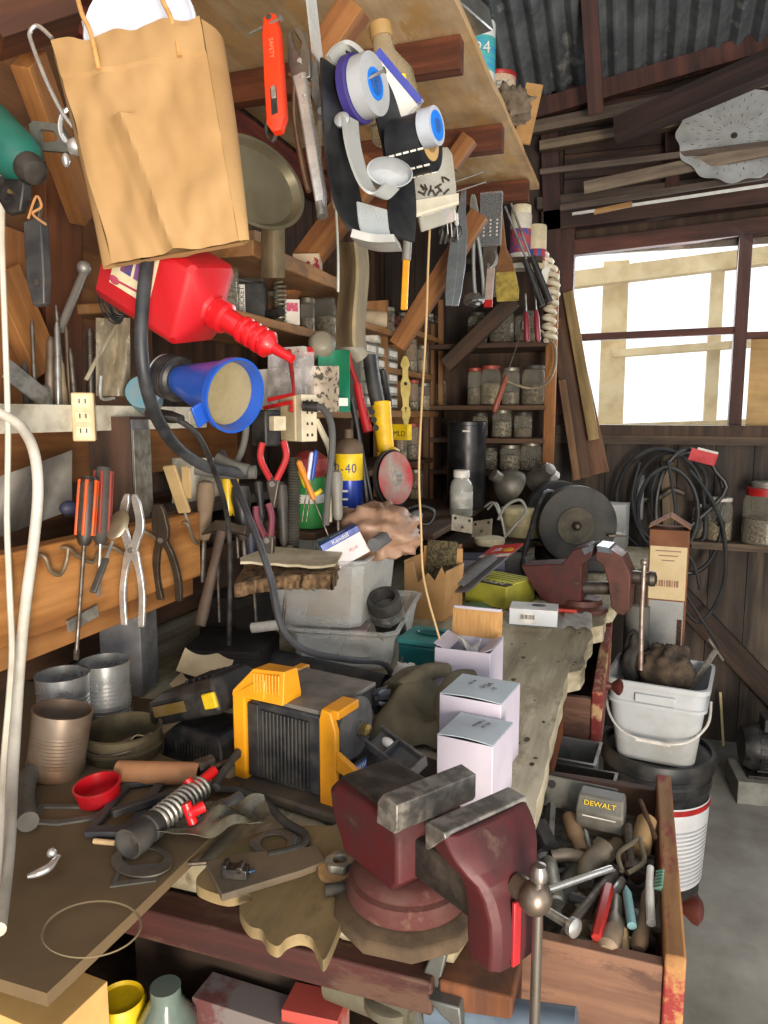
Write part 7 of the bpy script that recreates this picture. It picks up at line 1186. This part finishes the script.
q = P(292, 330, X=-.88); t = kite('green_carton', 'green and white carton with pink print standing on the plank shelf', 'box', (.038, .05, .065), at(V((q.x, q.y, 1.6925)), 30), mat('#d8d2c8', .5, 0, '#c0b8ab', 10)); B().box((-.0195, 0, .0325), (.001, .0505, .0652)).part('green_side', GREENP, t); B().box((.0, -.0255, .045), (.03, .001, .022)).part('pink_label', mat('#b8325c', .5, 0, '#d8cfc8', 60, .5, .56), t)
q = P(276, 332, X=-.87); b = B(); b.cyl((0, 0, 0), (.06, -.03, .006), .012, n=16); b.cyl((.06, -.03, .006), (.062, -.031, .0062), .0095, n=16); b.thing('black_flashlight', 'small black flashlight lying on the plank shelf before the green carton', 'flashlight', BLACK, V((q.x - .03, q.y, 1.704)))
q = P(350, 270, X=-.85); t = kite('red_packet', 'dark red and tan packet on the splintered shelf', 'packet', (.07, .06, .05), at(V((-.86, 1.88, 1.832)), 15), mat('#c9b394', .7, 0, '#8d2433', 30, .52, .58)); kite('brown_block', 'brown paper wrapped block beside the red packet on the splintered shelf', 'block', (.08, .07, .07), at(V((-.93, 1.7, 1.832)), -12), KRAFT)
for i in range(4): q = V((-1.02 + .05 * (i % 2), 1.5 + .13 * i, 1.692 + 0)); jar(['squat amber jar at the back of the plank shelf', 'narrow jar at the back of the plank shelf beside the amber one', 'tin-topped jar at the back of the plank shelf', 'dusty wide jar in the back corner of the plank shelf'][i], q, .033 + .004 * (i % 2), .10 + .02 * (i % 3), lidg, fills[i], 'glass_jar')
for i in range(4): jar(['dim jar at the wall end of the splintered shelf', 'green-tinted dim jar on the splintered shelf', 'dusty jar half hidden by the braces on the splintered shelf', 'small jar far along the splintered shelf'][i], V((-1.06 + .03 * (i % 2), 1.52 + .13 * i, 1.8315)), .032, .09 + .02 * (i % 2), lidb, fills[(i + 1) % 4], 'glass_jar')
q = P(384, 318, X=-.86); b = B(); b.cyl((-.06, 0, .035), (.04, .05, .035), .034, n=22); b.thing('paper_roll', 'cream paper roll lying on the shelf behind the yellow cutter', 'paper roll', mat('#b5a58a', .8, 0, '#8d7d62', 14), V((q.x - .05, q.y, 1.7575)))
q = P(400, 318, X=-.86); b = B(); b.ell((0, 0, .035), (.05, .05, .036), 18, 12, .6, 3); b.thing('brown_wrapped_lump', 'brown plastic wrapped lump beside the cream paper roll', 'bundle', mat('#7d5140', .45, 0, '#5a3a2e', 10), V((q.x - .06, q.y + .05, 1.7575)))
# small-parts cabinet
q0, q1 = P(364, 380, X=-.875), P(397, 380, X=-.875); cw_ = q1.y - q0.y; t = T('parts_cabinet', 'grey small-parts cabinet of little labelled drawers beside the brass plate', 'cabinet', frame(V((-.875, (q0.y + q1.y) / 2, 1.4765)), (0, 0, 1), (-1, 0, 0))); b = B(); b.box((0, .09, .115), (cw_, .16, .23)); b.part('cabinet_body', mat('#6d6b62', .5, 0, '#4e4b44', 14), t, .002)
nx = 3
for r_ in range(5):
    for c_ in range(nx):
        dr_w = cw_ / nx - .006; x = -cw_ / 2 + cw_ / nx * (c_ + .5); z = .026 + r_ * .044
        b = B(); b.box((x, .006, z), (dr_w, .02, .036)); d = b.part('drawer', mat('#8b897c', .35, 0, '#6b685d', 12), t, .001)
        b = B(); b.box((x, -.0055, z + .003), (dr_w * .75, .002, .02)); b.part('paper_label', PAPER, d); b = B(); b.box((x, -.007, z - .013), (dr_w * .5, .006, .004)); b.part('pull', mat('#a8a698', .4), d)
q = P(378, 338, X=-.9); kite('white_label_box', 'dusty plastic case with a white label lying on the parts cabinet', 'case', (.10, .10, .035), at(V((-.93, (q0.y + q1.y) / 2, 1.7085)), 8), mat('#9b9788', .4, 0, '#d5d2c8', 16, .5, .6))
# brass key plate
mw, L = hang(P(405, 356, X=-.83), P(406, 430, X=-.83), (-.6, .8, 0)); t = T('key_plate', 'wavy-edged brass door key plate hanging on the shelf front', 'plate', mw)
pr = [(0, 0), (.008, .01), (.012, .04), (.02, .06), (.02, .085), (.012, .10), (.014, .13), (.02, .15), (.021, .19), (.012, .215), (.012, .25), (.02, .265), (.014, .285), (.006, .30)]
s_ = L / .30; ol = [(x * .95, z * s_) for x, z in pr] + [(-x * .95, z * s_) for x, z in pr[::-1] if x > 0]; b = B(); b.prism(ol, -.0015, .0015); b.part('plate_body', mat('#b8a25a', .4, .5, '#8d7a3f', 14), t, .0006)
b = B(); b.cyl((0, -.0022, L * .63), (0, -.001, L * .63), .007, n=16); b.part('spindle_hole', DARK, t); b = B(); b.cyl((0, -.0022, L * .30), (0, -.001, L * .30), .004, n=14); b.box((0, -.0018, L * .27), (.003, .001, .016)); b.part('keyhole', DARK, t)
# yellow angle grinder hanging with red disc
mw, L = hang(P(366, 355, t=1.95), P(396, 482, t=1.9), (-.1, 1, 0)); AG = mat('#e3b714', .38, 0, '#b48e15', 18); t = T('angle_grinder', 'yellow angle grinder with black handle and worn red disc hanging under the shelves', 'power tool', mw); inv = mw.inverted(); gl_ = lambda x, y, dt=0: inv @ P(x, y, t=1.93 + dt)
b = B(); b.tube([gl_(370, 356), gl_(373, 380), gl_(378, 405)], .021, 14, flat=.9); b.part('black_handle', mat('#222326', .45, 0, '#45433f', 14), t)
b = B(); b.tube([gl_(381, 402), gl_(383, 425), gl_(386, 452)], lambda k: .026 - .004 * k, 14); b.box(gl_(390, 458), (.05, .045, .04)); b.part('yellow_body', AG, t, .002)
for k in range(3): c_ = gl_(372 + 2 * k, 412 + 8 * k, -.05); b = B(); b.cyl(c_ + V((0, -.004, 0)), c_, .008, n=12); b.part('body_screw', DARK, t)
dc = P(396, 478, t=1.86); dm_ = inv @ frame(dc, V((.93, -.35, .1)), (0, 0, 1)); b = B(dm_); b.lathe([(.004, -.002), (.066, -.002), (.067, 0), (.066, .002), (.004, .002)], 44); b.part('red_disc', mat('#a8383c', .6, 0, '#8d8078', 9, .4, .6, c3='#b9a59a'), t); b = B(dm_); b.lathe([(.019, .0021), (.019, .004), (.008, .006), (.006, .02), (.003, .02)], 20); b.part('disc_nut', mat('#b0aaa4', .4, .6), t); b = B(dm_); b.lathe([(.05, -.02), (.072, -.016), (.073, -.006), (.069, -.006), (.068, -.014)], 40, cap=(True, False)); b.part('guard', mat('#2b2724', .6, .3, '#4f463c', 16), t)
mw, L = hang(P(357, 384, t=1.88), P(367, 432, t=1.88)); b = B(); b.tube([(0, 0, L), (0, 0, L * .5), (.003, 0, 0)], lambda k: .010 + .003 * k, 12); b.tube([(0, 0, L), (-.006, 0, L + .05), (-.004, 0, L + .1)], .006, 8); b.thing('red_handled_saw', 'red plastic handled tool hanging beside the black grinder handle', 'tool', mat('#a91c20', .35, 0, '#741518', 14), mw)
mw, L = hang(P(383, 372, X=-.81), P(389, 406, X=-.81)); b = B(); b.lathe([(.011, 0), (.0125, .02), (.0115, L), (.006, L + .01)], 14); b.thing('black_handle_file', 'second black handle standing just behind the grinder handle', 'tool', BLACK, mw)
b = B(); b.tube([P(x, y, t=1.84) for x, y in ((352, 398), (358, 430), (362, 460), (366, 490), (368, 515))], .006, 8); b.tube([P(x, y, t=1.86) for x, y in ((344, 360), (350, 400), (360, 440), (372, 500))], .005, 8); b.thing('black_chain', 'black looped cord hanging beside the lubricant can', 'cord', BLACK)
q = P(398, 432, X=-.82); t = kite('yellow_sign', 'small bright yellow carton with dark lettering on the shelf front', 'box', (.105, .025, .056), at(q - V((0, 0, .028)), -20), BRIGHTY); words('SAMLD', .028, at((0, -.013, .022)) @ FRONT, mat('#26231c'), t)
# lubricant can
wq = P(349, 470, t=1.84); wq.z = 1.1915; t = T('spray_can', 'blue and yellow lubricant spray can with dusty brown cap on the shelf', 'can', at(wq, -8)); b = B(); b.lathe([(.033, 0), (.0345, .003), (.0345, .17), (.031, .182)], 34); b.part('can_body', mat('#1d3a9a', .3, .2, '#1a2f78', 12), t); b = B(); b.lathe([(.0347, .108), (.0351, .109), (.0351, .172), (.0347, .173)], 34); b.part('yellow_band', BRIGHTY, t)
b = B(); b.lathe([(.034, .172), (.0355, .176), (.034, .192), (.026, .205), (.012, .211), (.011, .232), (.008, .234)], 28); b.part('cap', mat('#4a3b2e', .6, 0, '#6d5a46', 14), t)
for k, ch in enumerate('WD-40'): a = R(-90 + (k - 2) * 25); words(ch, .033, Matrix.Translation((.0355 * math.cos(a), .0355 * math.sin(a), .137)) @ Matrix.Rotation(a + PI / 2, 4, 'Z') @ FRONT, mat('#182a7a', .4), t, .85)
for k in range(3): b = B(); b.grid(lambda u, v_: (.0349 * math.cos(R(-125 + 60 * u)), .0349 * math.sin(R(-125 + 60 * u)), .04 + k * .02 + .005 * v_), 8, 1, .0004); b.part('white_print', WHITE, t)
# power strip with adaptor and cord
mw = at(P(296, 418, t=1.62), -30); t = T('power_strip', 'beige multi-outlet power strip standing under the shelf behind the funnel', 'outlet', mw); b = B(); b.box((0, 0, 0), (.06, .045, .10)); b.part('strip_body', mat('#c2b594', .5, 0, '#a3946f', 14), t, .004); b = B(); b.box((.04, -.0, .0), (.022, .04, .10)); b.part('strip_side', mat('#d3c9ae', .5), t, .002)
for k in range(4): b = B(); b.box((.0515, -.006, .036 - k * .024), (.002, .004, .006)); b.box((.0515, .006, .036 - k * .024), (.002, .004, .006)); b.part('socket', DARK, t)
mw2 = at(P(266, 428, t=1.55), -28); t = T('power_adaptor', 'square black power adaptor plugged in beside the blue funnel rim', 'adaptor', mw2); b = B(); b.box((0, 0, 0), (.052, .04, .075)); b.part('adaptor_body', BLACK, t, .004); b = B(); b.box((.035, .005, .01), (.02, .03, .03)); b.part('beige_plug', CREAM, t, .002)
b = B(); b.tube([P(x, y, t=t_) for x, y, t_ in ((307, 406, 1.55), (322, 408, 1.54), (331, 424, 1.53), (332, 450, 1.53), (328, 490, 1.54), (326, 525, 1.55))], .0075, 10); t = b.thing('extension_lead', 'thick dark grey cord with a plug drooping from the power strip', 'cord', mat('#4b4c4c', .6)); b = B(); b.tube([P(303, 406, t=1.55), P(318, 407, t=1.545)], .011, 12, 0); b.part('plug', BLACK, t)
b = B(); b.tube([P(x, y, t=1.6) for x, y in ((316, 420), (322, 432), (330, 452), (331, 480), (329, 522))], .0065, 10); b.thing('cream_cable', 'cream cable curving down behind the grey cord', 'cable', mat('#d0c8aa', .5))
# packets and cartons below the plank shelf
XL_ = -.93
t = kite('white_red_case', 'off-white case with red trim behind the blue funnel', 'case', (.10, .05, .12), at(P(280, 395, t=1.74) - V((0, 0, .06)), -25), mat('#cdc8bf', .4, 0, '#a9a297', 10)); 
b = B(); b.tube([P(268, 400, t=1.6), P(294, 394, t=1.58), P(292, 372, t=1.6), P(289, 350, t=1.62)], .005, 6, 0); b.tube([P(264, 408, t=1.6), P(292, 402, t=1.58), P(291, 412, t=1.58)], .005, 6, 0); b.thing('red_clamp_frame', 'red metal clamp frame hanging in front of the off-white case', 'clamp', RED)
b = B(); b.grid(lambda u, v_: P(268 + 46 * u, 352 + 52 * v_, t=1.68 + .02 * math.sin(6 * u + 4 * v_) + .02 * noise.noise(V((u * 5, v_ * 5, 8)))), 18, 18, .0006); b.thing('clear_zip_pouch', 'crinkled clear zip pouch hanging at the tip of the jug spout', 'bag', mat('#c9c4c4', .15, 0, '#a09a94', 8, .45, .7, 0, .3))
b = B(); b.grid(lambda u, v_: P(305 + 34 * u, 366 + 46 * v_, t=1.72 + .03 * math.sin(4 * u) + .012 * math.sin(9 * v_)), 16, 16, .0006); t = b.thing('written_packet', 'pale paper packet covered in dark handwriting under the plank shelf', 'packet', mat('#cfc3b2', .7, 0, '#55504a', 70, .52, .6)); 
b = B(); b.grid(lambda u, v_: P(318 + 32 * u, 350 + 62 * v_, t=1.79 + .02 * math.sin(3 * u + v_)), 12, 12, .0012); t = b.thing('green_bag', 'shiny green printed packet behind the handwritten packet', 'packet', mat('#1f7d5c', .3, 0, '#3f9a86', 9)); b = B(); b.grid(lambda u, v_: P(336 + 12 * u, 398 + 8 * v_, t=1.755), 4, 4, .001); b.part('white_corner', WHITE, t)
b = B(); b.lathe([(.03, 0), (.032, .004), (.034, .05), (.026, .066), (.02, .07)], 20); b.thing('grey_plastic_bottle', 'dusty grey plastic bottle lying under the plank shelf end', 'bottle', mat('#8f897a', .4, 0, '#6d6658', 12), at(P(322, 352, t=1.85), 20, 70, 10))
q = P(340, 350, t=1.9); b = B(); b.tube([q, q + V((.03, .0, .01)), q + V((.05, .02, -.02))], .022, 12); b.thing('grey_nozzle', 'dusty grey nozzle elbow at the plank shelf end', 'nozzle', mat('#a09a8a', .4, 0, '#7a7364', 12))
B().box((0, 0, 0), (.10, .04, .02)).thing('red_white_box', 'flat red and white carton above the clear zip pouch', 'box', mat('#c9242c', .45, 0, '#d3cdc4', 14, .52, .56), at(P(292, 352, t=1.8), -15))
# red-domed green tin, flexible tube and handles on the dusty shelf
q = P(310, 500, t=1.78); q.z = 1.1915; t = T('green_tin', 'green and white tin with a dusty red dome lid behind the pliers handles', 'tin', q); b = B(); b.lathe([(.036, 0), (.038, .004), (.038, .12), (.036, .122)], 30); b.part('tin_body', mat('#2f8f3f', .4, 0, '#2a7038', 10), t); b = B(); b.lathe([(.0382, .06), (.0386, .061), (.0386, .08), (.0382, .081)], 30); b.part('white_band', WHITE, t); b = B(); b.lathe([(.048, .135), (.05, .14), (.044, .165), (.025, .18), (.003, .184)], 30); b.lathe([(.036, .122), (.04, .136)], 30); b.part('red_dome', mat('#9a2a2c', .5, 0, '#7d4a40', 12), t)
def hpl(a, c, t_, hm, lb, sp=.02): 
    M_, L = hang(P(*a, t=t_), P(*c, t=t_)); k = T('hand_pliers', lb, 'pliers', M_)
    for s in (-1, 1): b = B(); b.tube([(s * sp, 0, L), (s * sp * 1.2, 0, L * .75), (s * .006, 0, L * .42)], .0068, 10); b.part('handle', hm, k)
    b = B(); b.loft([[(-w, -.006, z), (w, -.006, z), (w, .006, z), (-w, .006, z)] for z, w in ((0, .003), (L * .2, .009), (L * .38, .014), (L * .46, .009))]); b.part('jaws', OLDST, k, .002); b = B(); b.cyl((0, -.0085, L * .36), (0, .0085, L * .36), .006, n=14); b.part('rivet', STEEL, k); return k
hpl((273, 442), (274, 508), 1.5, mat('#b8282c', .35, 0, '#8a1d20', 14), 'pliers with bright red curved handles pointing up below the power adaptor', .024)
hpl((262, 505), (272, 560), 1.48, mat('#6d2a38', .4, 0, '#4d1d27', 14), 'pliers with maroon handles hanging below the red-handled pair', .014)
hs = [((240, 484), (244, 540), 'big black round handle knob standing in the tool row', .022, mat('#1c1d1f', .4)), ((258, 480), (262, 520), 'slim black handle beside the red pliers', .010, BLACK), ((281, 482), (284, 545), 'dark tapered handle between the pliers and flexible tube', .013, mat('#33302d', .5)), ((226, 462), (229, 516), 'clear yellow screwdriver handle behind the hammer head', .012, mat('#d8b420', .2, 0, '#b3951c', 12)), ((233, 464), (236, 516), 'second clear yellow screwdriver handle next to the first', .011, mat('#cfae2a', .2, 0, '#b3951c', 12)), ((298, 460), (314, 500), 'orange tapered paintbrush handle leaning over the green tin', .0075, mat('#d08018', .4)), ((312, 452), (308, 480), 'white and blue pen standing in front of the green tin', .0055, mat('#c9cce0', .4)), ((316, 450), (312, 480), 'deep blue pen beside the white one before the green tin', .006, BLUE), ((268, 520), (274, 590), 'thick dark file handle low in the tool row', .014, DARK), ((290, 545), (286, 590), 'grey wooden handle low beside the black flexible tube', .011, mat('#6d665b', .7)), ((250, 530), (254, 590), 'dark blue handled driver low in the tool row', .012, mat('#1d2740', .4)), ((216, 520), (218, 580), 'black rod handle standing behind the hammer', .010, BLACK), ((336, 470), (338, 520), 'grey plastic sheath beside the lubricant can', .014, mat('#7d7a72', .5)), ((206, 480), (204, 540), 'worn wooden round stub behind the hammer head', .02, mat('#7d6a55', .8, 0, '#5b4c3c', 14))]
for i, (a, c, lb, r, m) in enumerate(hs):
    mw, L = hang(P(*a, t=1.58), P(*c, t=1.58)); L2 = L; b = B(); b.lathe([(r * .5, 0), (r * .8, L * .1), (r * .75, L * .4), (r, L * .75), (r * .85, L * .95), (r * .3, L)], 14); t = b.thing('tool_grip' if 0 else 'handled_tool', lb, 'tool', m, mw); b = B(); b.cyl((0, 0, -.09), (0, 0, .004), r * .3, n=8); b.part('shank', OLDST, t)
b = B(); a, c = P(295, 455, t=1.62), P(292, 580, t=1.62); mw = frame(c, a - c); L = (a - c).length; pr = []
for k in range(int(L / .006)): pr += [(.0115, k * .006), (.0155, k * .006 + .003)]
b.lathe(pr, 18); b.thing('flexible_tube', 'black and grey corrugated flexible tube hanging in the tool row', 'tube', mat('#57554d', .5, 0, '#2f2e2b', 14), mw)
b = B(); b.tube([P(x, y, t=1.6) for x, y in ((300, 470), (306, 486), (314, 494), (322, 490))], .0055, 8); b.thing('yellow_bent_rod', 'yellow bent rod hooked over the tool row by the green tin', 'rod', BRIGHTY)
b = B(); b.tube([P(x, y, t=1.55) for x, y in ((316, 588), (300, 578), (318, 560), (330, 548), (340, 552))], .014, 10, flat=.5); b.thing('grey_rag_strip', 'grey cloth strip behind the shaggy pad', 'rag', mat('#7c8084', .8, 0, '#5b5e60', 10))
# ================================================================ UNDER THE BENCH
UZ = .62
t = kite('dark_crate', 'dark wooden crate pushed under the red front beam', 'crate', (.28, .09, .17), at(V((-.48, .805, .6125)), -2), wood('#4a382a', '#33261c', 'x', 16))
q = P(128, 1000, t=.98); t = T('yellow_cap_can', 'white can with a bright yellow cap under the table corner', 'can', at(V((P(120, 985, t=.9).x, P(120, 985, t=.9).y, .6112)))); b = B(); b.lathe([(.03, 0), (.032, .004), (.032, .1), (.028, .112)], 26); b.part('can_body', mat('#c9c3b3', .5, 0, '#9a927f', 12), t); b = B(); b.lathe([(.0285, .1), (.03, .104), (.03, .14), (.027, .145), (.024, .141), (.002, .141)], 26); b.part('yellow_cap', BRIGHTY, t)
t = kite('blue_label_box', 'carton with a blue and white printed end under the red front beam', 'box', (.16, .045, .14), at(V((P(258, 995, t=.9).x, .722, .6112)), -2), mat('#6f6664', .6, 0, '#5d3533', 12, .52, .6)); B().box((.045, -.0235, .08), (.045, .002, .10)).part('blue_panel', BLUE, t); words('SSZ', .03, at((.045, -.025, .1)) @ FRONT, WHITE, t); b = B(); b.cyl((.01, -.028, .1), (.01, -.0226, .1), .02, n=16); b.part('black_wheel', BLACK, t)
t = kite('pink_carton', 'pinkish red glossy carton under the red front beam beside the blue print', 'box', (.07, .045, .155), at(V((P(322, 985, t=.9).x, .73, .6112)), 4), mat('#a84a42', .3, 0, '#b3938a', 9, .5, .6))
t = kite('cardboard_carton', 'tan cardboard carton in the bottom corner under the dirty table', 'box', (.16, .08, .13), at(V((P(14, 1010, t=.8).x, .57, .7092)), -4), mat('#c9a263', .8, 0, '#a9834a', 8))
b = B(); b.lathe([(.03, 0), (.035, .02), (.035, .13), (.018, .16), (.018, .175)], 26); b.thing('glass_jug', 'dim green-grey glass jug behind the yellow-capped can', 'jug', mat('#5d6a62', .15, 0, '#3b443f', 8), at(V((-.505, .672, .6112)), 0))
t = T('pipe_clamp', 'grey cast pipe and bracket under the vise in the dark', 'clamp', P(392, 1005, t=.84)); b = B(); b.cyl((-.08, .02, .0), (.03, .0, .005), .026, n=22); b.lathe([(.028, 0), (.032, .002), (.032, .012), (.028, .014)], 22, (-.0, .0, -.0)); b.part('cast_pipe', mat('#77725f', .5, .5, '#514c40', 12), t); b = B(); b.prism([(.02, -.06), (.035, -.06), (.065, .085), (.05, .09), (.03, .03)], -.01, .01); b.prism([(.05, .045), (.085, .045), (.09, -.0), (.085, -.0), (.08, .02), (.065, .03)], -.03, .01); b.part('bracket', mat('#6d6f6b', .45, .6, '#4b4943', 16), t, .002)
b = B(); b.cyl((-.08, 0, 0), (.08, .0, .02), .02, n=16); b.thing('blue_grey_duct', 'blue-grey flexible pipe lying on the lower ledge by the drawer side', 'pipe', mat('#5c6a78', .5, .3, '#3d4650', 10), P(500, 1026, t=.8), None)
